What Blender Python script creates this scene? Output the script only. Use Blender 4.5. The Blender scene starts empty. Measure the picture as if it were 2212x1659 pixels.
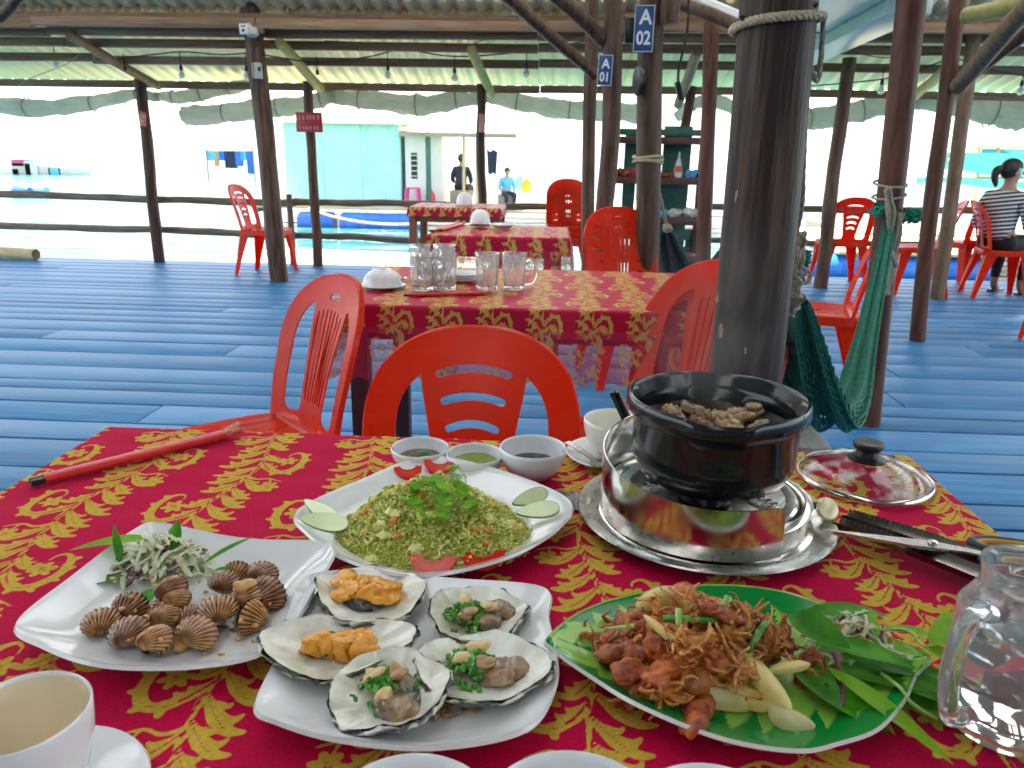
import bpy, bmesh, math, random
import numpy as np
from mathutils import Vector, Matrix, Euler
from mathutils.geometry import delaunay_2d_cdt
random.seed(7)
RNG = np.random.default_rng(11)
R = math.radians
scn = bpy.context.scene
COL = scn.collection

# ------------------------------------------------------------------ camera
CAM_H, PITCH, YAW, ROLL, FPX = 1.16, R(16.8), R(3.0), .0175, 1650.0
cam_d = bpy.data.cameras.new('camera')
cam = bpy.data.objects.new('camera', cam_d)
COL.objects.link(cam)
cam.matrix_world = (Matrix.Translation((0, 0, CAM_H)) @ Matrix.Rotation(YAW, 4, 'Z') @ Matrix.Rotation(R(90) - PITCH, 4, 'X')
                    @ Matrix.Rotation(ROLL, 4, 'Z'))
cam_d.sensor_width = 36.0
cam_d.lens = 36.0 * FPX / 2212.0
cam_d.clip_start = 0.02
cam_d.clip_end = 6000
cam_d.dof.use_dof = True
cam_d.dof.focus_distance = 0.95
cam_d.dof.aperture_fstop = 14.0
scn.camera = cam

# ------------------------------------------------------------------ world, sun, exposure
SUN_EL, SUN_AZ = 72.0, 338.0          # azimuth clockwise from +Y: near-noon sun, high beyond the railing
w = bpy.data.worlds.new('World')
scn.world = w
w.use_nodes = True
nt = w.node_tree
bg = nt.nodes['Background']
sky = nt.nodes.new('ShaderNodeTexSky')
sky.sky_type = 'NISHITA'
sky.sun_disc = False
sky.sun_elevation = R(SUN_EL)
sky.sun_rotation = R(SUN_AZ)
sky.air_density = 1.0
sky.dust_density = 1.2
sky.ozone_density = 1.0
hz = nt.nodes.new('ShaderNodeHueSaturation')      # hazy tropical daylight: the whole sky is paler
hz.inputs['Saturation'].default_value = .50
nt.links.new(sky.outputs['Color'], hz.inputs['Color'])
nt.links.new(hz.outputs['Color'], bg.inputs['Color'])
bg.inputs['Strength'].default_value = 0.065
sun_d = bpy.data.lights.new('sun', 'SUN')
sun_d.energy = 3.2
sun_d.angle = R(0.5)
sun_d.color = (1.0, 0.95, 0.87)
sun = bpy.data.objects.new('sun', sun_d)
COL.objects.link(sun)
_dir = Vector((math.sin(R(SUN_AZ)) * math.cos(R(SUN_EL)), math.cos(R(SUN_AZ)) * math.cos(R(SUN_EL)), math.sin(R(SUN_EL))))
sun.rotation_euler = (-_dir).to_track_quat('-Z', 'Y').to_euler()
sun.location = (0, -5, 12)
scn.view_settings.view_transform = 'Standard'
scn.view_settings.look = 'None'
scn.view_settings.gamma = 1.0
scn.view_settings.use_curve_mapping = False
scn.view_settings.exposure = 3.4
scn.cycles.use_denoising = True
scn.cycles.max_bounces = 10
scn.cycles.diffuse_bounces = 5
scn.cycles.glossy_bounces = 5
scn.cycles.transmission_bounces = 8
scn.cycles.transparent_max_bounces = 12
scn.cycles.sample_clamp_indirect = 8.0
scn.cycles.caustics_reflective = True

# ------------------------------------------------------------------ helpers: survey of the place
def _ray(px, py):
    dx, dy = (px - 1106.0) / FPX, (py - 829.5) / FPX
    u = dx * math.cos(ROLL) + dy * math.sin(ROLL)
    v = dx * math.sin(ROLL) - dy * math.cos(ROLL)
    f = math.cos(PITCH) + v * math.sin(PITCH)
    z = -math.sin(PITCH) + v * math.cos(PITCH)
    return u * math.cos(YAW) - f * math.sin(YAW), u * math.sin(YAW) + f * math.cos(YAW), z
def gp(px, py, z=0.75):
    """where the sight line of a surveyed point meets height z"""
    r = _ray(px, py)
    t = (z - CAM_H) / r[2]
    return Vector((r[0] * t, r[1] * t, z))
def vp(px, py, Y):
    """where the sight line of a surveyed point meets depth Y"""
    r = _ray(px, py)
    t = Y / r[1]
    return Vector((r[0] * t, Y, CAM_H + r[2] * t))

# ------------------------------------------------------------------ helpers: mesh building
class MB:
    def __init__(s):
        s.v = []; s.f = []; s.a = []      # verts, faces, attribute per vertex
    def add(s, v, f, M=None, a=None):
        n = len(s.v)
        if M is not None:
            v = [tuple(M @ Vector(p)) for p in v]
        s.v.extend([tuple(p) for p in v])
        s.f.extend([tuple(i + n for i in q) for q in f])
        if a is None:
            s.a.extend([0.0] * len(v))
        elif isinstance(a, (int, float)):
            s.a.extend([float(a)] * len(v))
        else:
            s.a.extend(list(a))
        return s
    def box(s, c, d, rot=None, M=None, bev=0.0):
        x, y, z = d[0] / 2, d[1] / 2, d[2] / 2
        if bev > 0:
            b = min(bev, x * .9, y * .9, z * .9)
            bm = bmesh.new()
            bmesh.ops.create_cube(bm, size=1)
            bmesh.ops.scale(bm, vec=(2 * x, 2 * y, 2 * z), verts=bm.verts)
            bmesh.ops.bevel(bm, geom=bm.edges[:], offset=b, segments=2, affect='EDGES', profile=.5)
            bm.verts.index_update()
            vs = [tuple(v.co) for v in bm.verts]
            fs = [tuple(v.index for v in f.verts) for f in bm.faces]
            bm.free()
        else:
            vs = [(i * x, j * y, k * z) for i in (-1, 1) for j in (-1, 1) for k in (-1, 1)]
            fs = [(0, 1, 3, 2), (4, 6, 7, 5), (0, 4, 5, 1), (2, 3, 7, 6), (0, 2, 6, 4), (1, 5, 7, 3)]
        T = Matrix.Translation(Vector(c))
        if rot is not None:
            T = T @ Euler(rot).to_matrix().to_4x4()
        if M is not None:
            T = M @ T
        return s.add(vs, fs, T)
    def tube(s, path, rad, n=8, cap=True, flat=1.0, a=None):
        P_ = [Vector(p) for p in path]
        m = len(P_)
        if not hasattr(rad, '__len__'):
            rad = [rad] * m
        vs = []; fs = []
        t0 = (P_[1] - P_[0]).normalized()
        up = Vector((0, 0, 1)) if abs(t0.z) < .9 else Vector((1, 0, 0))
        nrm = (up - t0 * up.dot(t0)).normalized()
        for i in range(m):
            t = (P_[min(i + 1, m - 1)] - P_[max(i - 1, 0)])
            t = t.normalized() if t.length > 1e-9 else t0
            nrm = nrm - t * nrm.dot(t)
            nrm = nrm.normalized() if nrm.length > 1e-6 else Vector((1, 0, 0))
            b = t.cross(nrm)
            for k in range(n):
                an = 2 * math.pi * k / n
                vs.append(P_[i] + nrm * (math.cos(an) * rad[i] * flat) + b * (math.sin(an) * rad[i]))
        for i in range(m - 1):
            for k in range(n):
                k2 = (k + 1) % n
                fs.append((i * n + k, i * n + k2, (i + 1) * n + k2, (i + 1) * n + k))
        if cap:
            fs.append(tuple(range(n - 1, -1, -1)))
            fs.append(tuple((m - 1) * n + k for k in range(n)))
        return s.add(vs, fs, None, a)
    def lathe(s, prof, n=32, M=None, a=None, arc=None):
        """profile of (r, z); closed around the axis"""
        vs = []; fs = []
        m = len(prof)
        full = arc is None
        a0, a1 = (0, 2 * math.pi) if full else arc
        cnt = n if full else n + 1
        for k in range(cnt):
            an = a0 + (a1 - a0) * k / n
            c, si = math.cos(an), math.sin(an)
            for r, z in prof:
                vs.append((r * c, r * si, z))
        for k in range(n):
            k2 = (k + 1) % cnt
            for i in range(m - 1):
                q = (k * m + i, k2 * m + i, k2 * m + i + 1, k * m + i + 1)
                if prof[i][0] < 1e-7:
                    q = (q[0], q[2], q[3])
                elif prof[i + 1][0] < 1e-7:
                    q = (q[0], q[1], q[2])
                fs.append(q)
        return s.add(vs, fs, M, a)
    def grid(s, F, nu, nv, wrap_u=False, M=None, A=None):
        vs = []; av = []
        for j in range(nv + 1):
            for i in range(nu if wrap_u else nu + 1):
                u, v = i / nu, j / nv
                vs.append(F(u, v))
                if A: av.append(A(u, v))
        cnt = nu if wrap_u else nu + 1
        fs = []
        for j in range(nv):
            for i in range(nu):
                i2 = (i + 1) % cnt
                fs.append((j * cnt + i, j * cnt + i2, (j + 1) * cnt + i2, (j + 1) * cnt + i))
        return s.add(vs, fs, M, av if A else None)
    def blob(s, c, r, seg=10, ring=7, noise=0.0, M=None, seed=0, a=None):
        if not hasattr(r, '__len__'): r = (r, r, r)
        rr = random.Random(seed)
        ph = [(rr.uniform(1.5, 3.6), rr.uniform(0, 6.3), rr.uniform(-1, 1), rr.uniform(-1, 1), rr.uniform(-1, 1)) for _ in range(5)]
        vs = []; fs = []
        def disp(d):
            t = 0
            for f, p, x, y, z in ph:
                t += math.sin(f * 2 * (d[0] * x + d[1] * y + d[2] * z) + p)
            return 1 + noise * t * .5
        vs.append((0, 0, -1)); 
        for j in range(1, ring):
            b = -math.pi / 2 + math.pi * j / ring
            for i in range(seg):
                an = 2 * math.pi * i / seg
                vs.append((math.cos(b) * math.cos(an), math.cos(b) * math.sin(an), math.sin(b)))
        vs.append((0, 0, 1))
        top = len(vs) - 1
        for i in range(seg):
            i2 = (i + 1) % seg
            fs.append((0, 1 + i2, 1 + i))
            for j in range(ring - 2):
                fs.append((1 + j * seg + i, 1 + j * seg + i2, 1 + (j + 1) * seg + i2, 1 + (j + 1) * seg + i))
            fs.append((1 + (ring - 2) * seg + i, 1 + (ring - 2) * seg + i2, top))
        out = []
        for d in vs:
            k = disp(d) if noise else 1
            out.append((c[0] + d[0] * r[0] * k, c[1] + d[1] * r[1] * k, c[2] + d[2] * r[2] * k))
        return s.add(out, fs, M, a)
    def data(s, name, smooth=True, attr=None, angle=None):
        me = bpy.data.meshes.new(name)
        me.from_pydata(s.v, [], s.f)
        if smooth:
            me.polygons.foreach_set('use_smooth', [True] * len(me.polygons))
            if angle is not None:
                me.set_sharp_from_angle(angle=R(angle))
        if attr:
            at = me.attributes.new(attr, 'FLOAT', 'POINT')
            at.data.foreach_set('value', np.array(s.a, dtype=np.float32))
        me.update()
        return me

def obj(name, mb, mat, parent=None, smooth=True, attr=None, angle=40, loc=None, rot=None, label=None):
    me = mb if isinstance(mb, bpy.types.Mesh) else mb.data(name, smooth, attr, angle)
    o = bpy.data.objects.new(name, me)
    COL.objects.link(o)
    if mat is not None and len(me.materials) == 0:
        me.materials.append(mat)
    if parent is not None: o.parent = parent
    if loc is not None: o.location = loc
    if rot is not None: o.rotation_euler = rot
    if label: o['label'] = label
    return o
def thing(name, label, cat, loc=(0, 0, 0), rot=(0, 0, 0), group=None):
    o = bpy.data.objects.new(name, None)
    o.empty_display_size = .05
    COL.objects.link(o)
    o.location = loc
    o.rotation_euler = rot if hasattr(rot, '__len__') else (0, 0, rot)
    return tag(o, label, cat, group)
def tag(o, label, cat, group=None, kind=None):
    o['label'] = label
    if cat: o['category'] = cat
    if group: o['group'] = group
    if kind: o['kind'] = kind
    return o
def structure(o, label=None):
    o['kind'] = 'structure'
    if label: o['label'] = label
    return o
KIDS = {}
def copy_tree(o, parent=None):
    c = o.copy()
    COL.objects.link(c)
    if parent is not None: c.parent = parent
    for ch in list(o.children):
        copy_tree(ch, c)
    return c
def spline(pts, n, closed=False):
    """Catmull-Rom through points"""
    P_ = [Vector(p) for p in pts]
    out = []
    m = len(P_)
    segs = m if closed else m - 1
    for i in range(segs):
        if closed:
            p0, p1, p2, p3 = P_[(i - 1) % m], P_[i], P_[(i + 1) % m], P_[(i + 2) % m]
        else:
            p0, p1, p2, p3 = P_[max(i - 1, 0)], P_[i], P_[i + 1], P_[min(i + 2, m - 1)]
        for k in range(n):
            t = k / n
            out.append(.5 * ((2 * p1) + (p2 - p0) * t + (2 * p0 - 5 * p1 + 4 * p2 - p3) * t * t + (3 * p1 - p0 - 3 * p2 + p3) * t ** 3))
    if not closed: out.append(P_[-1])
    return out
def wob(seed, t, f=3.0, amp=1.0):
    return amp * (math.sin(f * t + seed * 1.7) * .6 + math.sin(f * 2.3 * t + seed * 3.1) * .3 + math.sin(f * 5.1 * t + seed * .7) * .1)

# ------------------------------------------------------------------ materials
def _nodes(name):
    m = bpy.data.materials.new(name)
    m.use_nodes = True
    n = m.node_tree
    return m, n, n.nodes['Principled BSDF']
def _set(b, **k):
    for kk, v in k.items():
        if kk in b.inputs: b.inputs[kk].default_value = v
def c4(c): return (c[0], c[1], c[2], 1.0)
def pm(name, c1, c2=None, scale=8.0, rough=.5, metal=0.0, spec=.5, bump=0.0, bscale=None, stretch=(1, 1, 1), detail=5.0,
       coat=0.0, trans=0.0, sss=0.0, sssr=(.01, .005, .003), lo=.35, hi=.65, rnd=0.0, rough2=None, dist=0.0, ior=None, transl=0.0, alpha=1.0, hue=0.0):
    m, n, b = _nodes(name)
    L = n.links
    _set(b, **{'Base Color': c4(c1), 'Roughness': rough, 'Metallic': metal, 'Specular IOR Level': spec, 'Coat Weight': coat,
               'Transmission Weight': trans, 'Subsurface Weight': sss, 'Alpha': alpha})
    if ior: _set(b, IOR=ior)
    if sss: b.inputs['Subsurface Radius'].default_value = sssr; b.inputs['Subsurface Scale'].default_value = .08
    tc = n.nodes.new('ShaderNodeTexCoord')
    mp = n.nodes.new('ShaderNodeMapping')
    mp.inputs['Scale'].default_value = stretch
    L.new(tc.outputs['Object'], mp.inputs['Vector'])
    vec = mp.outputs['Vector']
    oi = None
    if rnd or hue or c2:
        oi = n.nodes.new('ShaderNodeObjectInfo')
        ad = n.nodes.new('ShaderNodeVectorMath'); ad.operation = 'MULTIPLY_ADD'
        cb = n.nodes.new('ShaderNodeCombineXYZ')
        L.new(oi.outputs['Random'], cb.inputs[0]); L.new(oi.outputs['Random'], cb.inputs[1]); L.new(oi.outputs['Random'], cb.inputs[2])
        L.new(cb.outputs[0], ad.inputs[0]); ad.inputs[1].default_value = (17, 31, 23); L.new(vec, ad.inputs[2])
        vec = ad.outputs[0]
    col = None
    if c2 is not None:
        nz = n.nodes.new('ShaderNodeTexNoise')
        nz.inputs['Scale'].default_value = scale; nz.inputs['Detail'].default_value = detail; nz.inputs['Distortion'].default_value = dist
        nz.inputs['Roughness'].default_value = .6
        L.new(vec, nz.inputs['Vector'])
        cr = n.nodes.new('ShaderNodeValToRGB')
        cr.color_ramp.elements[0].position = lo; cr.color_ramp.elements[0].color = c4(c1)
        cr.color_ramp.elements[1].position = hi; cr.color_ramp.elements[1].color = c4(c2)
        L.new(nz.outputs['Fac'], cr.inputs['Fac'])
        col = cr.outputs['Color']
        if rough2 is not None:
            mr = n.nodes.new('ShaderNodeMapRange')
            mr.inputs['From Min'].default_value = lo; mr.inputs['From Max'].default_value = hi
            mr.inputs['To Min'].default_value = rough; mr.inputs['To Max'].default_value = rough2
            L.new(nz.outputs['Fac'], mr.inputs['Value']); L.new(mr.outputs[0], b.inputs['Roughness'])
    if rnd:
        hs = n.nodes.new('ShaderNodeHueSaturation')
        mr = n.nodes.new('ShaderNodeMapRange')
        mr.inputs['To Min'].default_value = 1 - rnd; mr.inputs['To Max'].default_value = 1 + rnd
        L.new(oi.outputs['Random'], mr.inputs['Value']); L.new(mr.outputs[0], hs.inputs['Value'])
        if col is not None: L.new(col, hs.inputs['Color'])
        else: hs.inputs['Color'].default_value = c4(c1)
        col = hs.outputs['Color']
    if col is not None: L.new(col, b.inputs['Base Color'])
    if bump:
        nb = n.nodes.new('ShaderNodeTexNoise')
        nb.inputs['Scale'].default_value = bscale or scale * 3; nb.inputs['Detail'].default_value = 6
        L.new(vec, nb.inputs['Vector'])
        bp = n.nodes.new('ShaderNodeBump')
        bp.inputs['Strength'].default_value = bump; bp.inputs['Distance'].default_value = .01
        L.new(nb.outputs['Fac'], bp.inputs['Height']); L.new(bp.outputs['Normal'], b.inputs['Normal'])
    if transl:
        tr = n.nodes.new('ShaderNodeBsdfTranslucent')
        if col is not None: L.new(col, tr.inputs['Color'])
        else: tr.inputs['Color'].default_value = c4(c1)
        mx = n.nodes.new('ShaderNodeMixShader'); mx.inputs[0].default_value = transl
        L.new(b.outputs[0], mx.inputs[1]); L.new(tr.outputs[0], mx.inputs[2])
        L.new(mx.outputs[0], n.nodes['Material Output'].inputs['Surface'])
    return m

def attr_mat(name, attr, c_lo, c_hi, lo, hi, rough=.5, spec=.5, n_amt=0.0, n_scale=60.0, bump=0.0, bscale=200.0, c_noise=None, sss=0, coat=0, transl=0.0, weave=0.0, alpha=None, mid=None, rough_hi=None):
    """colour follows a float attribute of the mesh (ribs, prints, shell zones)"""
    m, n, b = _nodes(name)
    L = n.links
    _set(b, Roughness=rough, **{'Specular IOR Level': spec, 'Coat Weight': coat, 'Subsurface Weight': sss})
    if sss: b.inputs['Subsurface Radius'].default_value = (.006, .004, .002); b.inputs['Subsurface Scale'].default_value = .12
    at = n.nodes.new('ShaderNodeAttribute'); at.attribute_name = attr
    tc = n.nodes.new('ShaderNodeTexCoord')
    nz = n.nodes.new('ShaderNodeTexNoise'); nz.inputs['Scale'].default_value = n_scale; nz.inputs['Detail'].default_value = 5
    L.new(tc.outputs['Object'], nz.inputs['Vector'])
    fac = at.outputs['Fac']
    if n_amt:
        ma = n.nodes.new('ShaderNodeMath'); ma.operation = 'MULTIPLY_ADD'
        sb = n.nodes.new('ShaderNodeMath'); sb.operation = 'SUBTRACT'; sb.inputs[1].default_value = .5
        L.new(nz.outputs['Fac'], sb.inputs[0])
        L.new(sb.outputs[0], ma.inputs[0]); ma.inputs[1].default_value = n_amt; L.new(fac, ma.inputs[2])
        fac = ma.outputs[0]
    mr = n.nodes.new('ShaderNodeMapRange'); mr.inputs['From Min'].default_value = lo; mr.inputs['From Max'].default_value = hi
    L.new(fac, mr.inputs['Value'])
    cr = n.nodes.new('ShaderNodeValToRGB')
    cr.color_ramp.elements[0].color = c4(c_lo); cr.color_ramp.elements[1].color = c4(c_hi)
    if mid:
        e = cr.color_ramp.elements.new(mid[0]); e.color = c4(mid[1])
    L.new(mr.outputs[0], cr.inputs['Fac'])
    col = cr.outputs['Color']
    if rough_hi is not None:
        mr2 = n.nodes.new('ShaderNodeMapRange'); mr2.inputs['To Min'].default_value = rough; mr2.inputs['To Max'].default_value = rough_hi
        L.new(mr.outputs[0], mr2.inputs['Value']); L.new(mr2.outputs[0], b.inputs['Roughness'])
    if c_noise:
        mx = n.nodes.new('ShaderNodeMix'); mx.data_type = 'RGBA'; mx.blend_type = 'MULTIPLY'
        nz2 = n.nodes.new('ShaderNodeTexNoise'); nz2.inputs['Scale'].default_value = n_scale * .35; nz2.inputs['Detail'].default_value = 4
        L.new(tc.outputs['Object'], nz2.inputs['Vector'])
        c2 = n.nodes.new('ShaderNodeValToRGB')
        c2.color_ramp.elements[0].position = .35; c2.color_ramp.elements[0].color = c4(c_noise)
        c2.color_ramp.elements[1].position = .65; c2.color_ramp.elements[1].color = (1, 1, 1, 1)
        L.new(nz2.outputs['Fac'], c2.inputs['Fac'])
        mx.inputs['Factor'].default_value = 1.0
        L.new(col, mx.inputs['A']); L.new(c2.outputs['Color'], mx.inputs['B'])
        col = mx.outputs['Result']
    L.new(col, b.inputs['Base Color'])
    hgt = None
    if weave:
        wv = n.nodes.new('ShaderNodeTexWave'); wv.wave_type = 'BANDS'; wv.bands_direction = 'DIAGONAL'
        wv.inputs['Scale'].default_value = weave; wv.inputs['Distortion'].default_value = 1.5; wv.inputs['Detail'].default_value = 2
        L.new(tc.outputs['Object'], wv.inputs['Vector'])
        hgt = wv.outputs['Fac']
    if bump:
        nb = n.nodes.new('ShaderNodeTexNoise'); nb.inputs['Scale'].default_value = bscale; nb.inputs['Detail'].default_value = 6
        L.new(tc.outputs['Object'], nb.inputs['Vector'])
        bp = n.nodes.new('ShaderNodeBump'); bp.inputs['Strength'].default_value = bump; bp.inputs['Distance'].default_value = .002
        if hgt is not None:
            ad = n.nodes.new('ShaderNodeMath'); ad.operation = 'ADD'
            L.new(hgt, ad.inputs[0]); L.new(nb.outputs['Fac'], ad.inputs[1])
            L.new(ad.outputs[0], bp.inputs['Height'])
        else:
            L.new(nb.outputs['Fac'], bp.inputs['Height'])
        L.new(bp.outputs['Normal'], b.inputs['Normal'])
    out = b.outputs[0]
    if transl:
        tr = n.nodes.new('ShaderNodeBsdfTranslucent'); L.new(col, tr.inputs['Color'])
        mx = n.nodes.new('ShaderNodeMixShader'); mx.inputs[0].default_value = transl
        L.new(out, mx.inputs[1]); L.new(tr.outputs[0], mx.inputs[2]); out = mx.outputs[0]
    if alpha is not None:
        tp = n.nodes.new('ShaderNodeBsdfTransparent')
        mx = n.nodes.new('ShaderNodeMixShader')
        mr3 = n.nodes.new('ShaderNodeMapRange'); mr3.inputs['To Min'].default_value = alpha[0]; mr3.inputs['To Max'].default_value = alpha[1]
        L.new(mr.outputs[0], mr3.inputs['Value']); L.new(mr3.outputs[0], mx.inputs[0])
        L.new(tp.outputs[0], mx.inputs[1]); L.new(out, mx.inputs[2]); out = mx.outputs[0]
    L.new(out, n.nodes['Material Output'].inputs['Surface'])
    return m

M = {}
M['plank'] = pm('deck_sky_blue', (.008, .115, .31), (.075, .30, .55), scale=6, detail=9, rough=.38, rough2=.58, stretch=(.45, 5, 1), bump=.22, bscale=30, lo=.32, hi=.80, rnd=.12, spec=.28)  # blue sky reflection put into the colour of the worn planks
M['joist'] = pm('dark_timber', (.05, .04, .035), (.09, .07, .05), scale=10, rough=.8)
M['post'] = pm('post_wood', (.056, .024, .015), (.21, .115, .07), spec=.3, scale=14, rough=.42, rough2=.6, stretch=(2.2, 2.2, .22), bump=.35, bscale=40, lo=.38, hi=.75, rnd=.2)
M['post_red'] = pm('red_brown_post_wood', (.080, .022, .014), (.22, .095, .055), spec=.3, scale=14, rough=.42, rough2=.6, stretch=(2.2, 2.2, .22), bump=.3, bscale=40, lo=.35, hi=.75, rnd=.2)
M['post_big'] = pm('dark_weathered_post_wood', (.030, .015, .011), (.20, .12, .082), spec=.3, scale=16, rough=.50, rough2=.7, stretch=(2.6, 2.6, .16), bump=.35, bscale=45, lo=.46, hi=.8, detail=8)
M['brace'] = pm('bare_pole_wood', (.13, .065, .032), (.25, .15, .075), scale=10, rough=.55, stretch=(3, 3, .5), bump=.3, rnd=.15)
M['brace_y'] = pm('yellow_pole_wood', (.32, .27, .07), (.45, .36, .14), scale=12, rough=.6, bump=.3)
M['rail'] = pm('rail_wood', (.13, .085, .055), (.26, .19, .14), scale=9, rough=.65, stretch=(.4, 4, 4), bump=.4, rnd=.15)
M['purlin'] = pm('purlin_wood', (.22, .115, .062), (.36, .22, .13), scale=9, rough=.75, stretch=(.3, 4, 4), bump=.3, rnd=.25)
M['tin'] = pm('pale_corrugated_tin', (.85, .75, .46), (.89, .81, .58), scale=2.2, rough=.42, metal=.15, bump=.05, rnd=.1)
M['tin_rust'] = pm('rusty_corrugated_tin', (.80, .70, .50), (.54, .36, .18), scale=2.4, rough=.5, metal=.1, bump=.08, lo=.30, hi=.54, rnd=.25, detail=8)
M['tin_grey'] = pm('grey_corrugated_tin', (.30, .36, .40), (.42, .44, .44), scale=2.0, rough=.5, metal=.3, rnd=.15)
M['ceil'] = pm('painted_ceiling_board', (.62, .80, .66), (.70, .84, .74), scale=3, rough=.35)
M['tarp'] = pm('grey_green_tarpaulin', (.55, .57, .52), (.66, .67, .60), scale=5, rough=.6, spec=.25, bump=.8, bscale=14, rnd=.12, transl=.65)
M['chair'] = pm('red_plastic', (.90, .042, .004), (.80, .055, .014), scale=9, lo=.45, hi=.8, rough=.26, rough2=.42, spec=.35, sss=.0, transl=.48, bump=.02, bscale=60)
M['chair_dull'] = pm('dull_red_plastic', (.46, .014, .012), (.40, .03, .022), scale=6, rough=.38, transl=.12)  # darker red for the lowest stacked chair
M['white'] = pm('white_melamine', (.78, .78, .80), rough=.12, spec=.5, coat=.3)
M['cream'] = pm('cream_porcelain', (.78, .75, .66), rough=.15, coat=.3)
M['chrome'] = pm('polished_steel', (.72, .70, .66), (.62, .60, .56), scale=30, rough=.10, metal=1.0, bump=.03, bscale=12, rough2=.2)
M['steel'] = pm('worn_steel', (.55, .54, .52), (.42, .40, .37), scale=40, rough=.22, metal=1.0, bump=.04, rough2=.34)
M['black_glaze'] = pm('black_glazed_clay', (.006, .008, .011), (.012, .013, .015), scale=20, rough=.17, spec=.45, coat=.12, bump=.03, bscale=30)
M['black'] = pm('black_plastic', (.012, .014, .014), rough=.35)
M['blackwire'] = pm('black_wire', (.012, .012, .013), rough=.6)
M['glass'] = pm('clear_glass', (1, 1, 1), rough=.02, trans=1.0, ior=1.47)
M['glass2'] = pm('green_tinted_glass', (.93, .98, .96), rough=.03, trans=1.0, ior=1.45)
M['rope'] = pm('hemp_rope', (.42, .35, .22), (.55, .47, .32), scale=90, rough=.85, bump=.6, bscale=160)
M['rope_grey'] = pm('grey_rope', (.30, .26, .19), (.42, .36, .27), scale=90, rough=.85, bump=.6, bscale=160)
M['green_rag'] = pm('green_cloth', (.008, .16, .09), (.015, .25, .15), scale=30, rough=.8, bump=.4)
M['blue_sign'] = pm('blue_sign_enamel', (.012, .06, .20), (.02, .085, .25), scale=6, rough=.35)
M['white_print'] = pm('white_lettering', (.82, .82, .82), rough=.5)
M['red_sign'] = pm('red_sign_board', (.62, .035, .05), (.66, .06, .07), scale=8, rough=.4)
M['red_sign_pale'] = pm('faded_red_sign_board', (.62, .16, .14), (.66, .26, .22), scale=18, rough=.5)
M['leg_wood'] = pm('table_leg_wood', (.30, .10, .045), (.22, .07, .035), scale=9, rough=.5, stretch=(4, 4, .4), rnd=.1)
M['dark_leg'] = pm('dark_table_leg_wood', (.05, .018, .02), (.08, .03, .03), scale=9, rough=.45, stretch=(4, 4, .4))
M['grey_wood'] = pm('weathered_grey_wood', (.20, .21, .21), (.33, .34, .33), scale=10, rough=.6, stretch=(4, .5, 4), bump=.4)
M['turq'] = pm('turquoise_tin', (.40, .72, .74), (.50, .78, .78), scale=3, rough=.5)
M['blue_barrel'] = pm('blue_barrel_plastic', (.015, .13, .55), (.02, .17, .62), scale=4, rough=.35, rnd=.1)
M['sun_deck'] = pm('bleached_planks', (.26, .225, .16), (.36, .31, .23), scale=6, rough=.8, stretch=(.5, 5, 1), bump=.3, rnd=.12)
M['straw'] = pm('pale_raft_wood', (.50, .38, .19), (.60, .47, .28), scale=6, rough=.8, rnd=.2)
M['white_wall'] = pm('white_boarding', (.72, .72, .70), (.78, .78, .76), scale=4, rough=.6)
M['skin'] = pm('skin', (.42, .24, .16), (.46, .27, .19), scale=20, rough=.5, sss=.05)
M['hair'] = pm('dark_hair', (.016, .011, .009), (.04, .028, .02), scale=60, rough=.4, stretch=(1, 1, .2))
M['black_cloth'] = pm('black_cloth', (.012, .014, .02), (.022, .024, .032), scale=25, rough=.8)
M['navy_cloth'] = pm('navy_cloth', (.02, .026, .05), rough=.8)
M['blue_cloth'] = pm('light_blue_cloth', (.10, .42, .68), (.16, .5, .75), scale=12, rough=.8, bump=.4)
M['red_cloth'] = pm('dark_red_cloth', (.30, .05, .03), (.38, .09, .05), scale=18, rough=.7, bump=.5)
M['orange_cloth'] = pm('orange_cloth', (.75, .30, .03), rough=.8)
M['shelf_green'] = pm('green_painted_board', (.02, .10, .075), (.05, .17, .13), scale=8, rough=.5)
M['shelf_wood'] = pm('dark_shelf_wood', (.09, .032, .026), (.13, .05, .04), scale=8, rough=.45, stretch=(.4, 4, 4))
M['bulb'] = pm('frosted_bulb', (.85, .85, .82), rough=.15, trans=.45, ior=1.3)
M['plastic_grey'] = pm('pale_grey_plastic', (.55, .54, .48), rough=.4)

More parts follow.
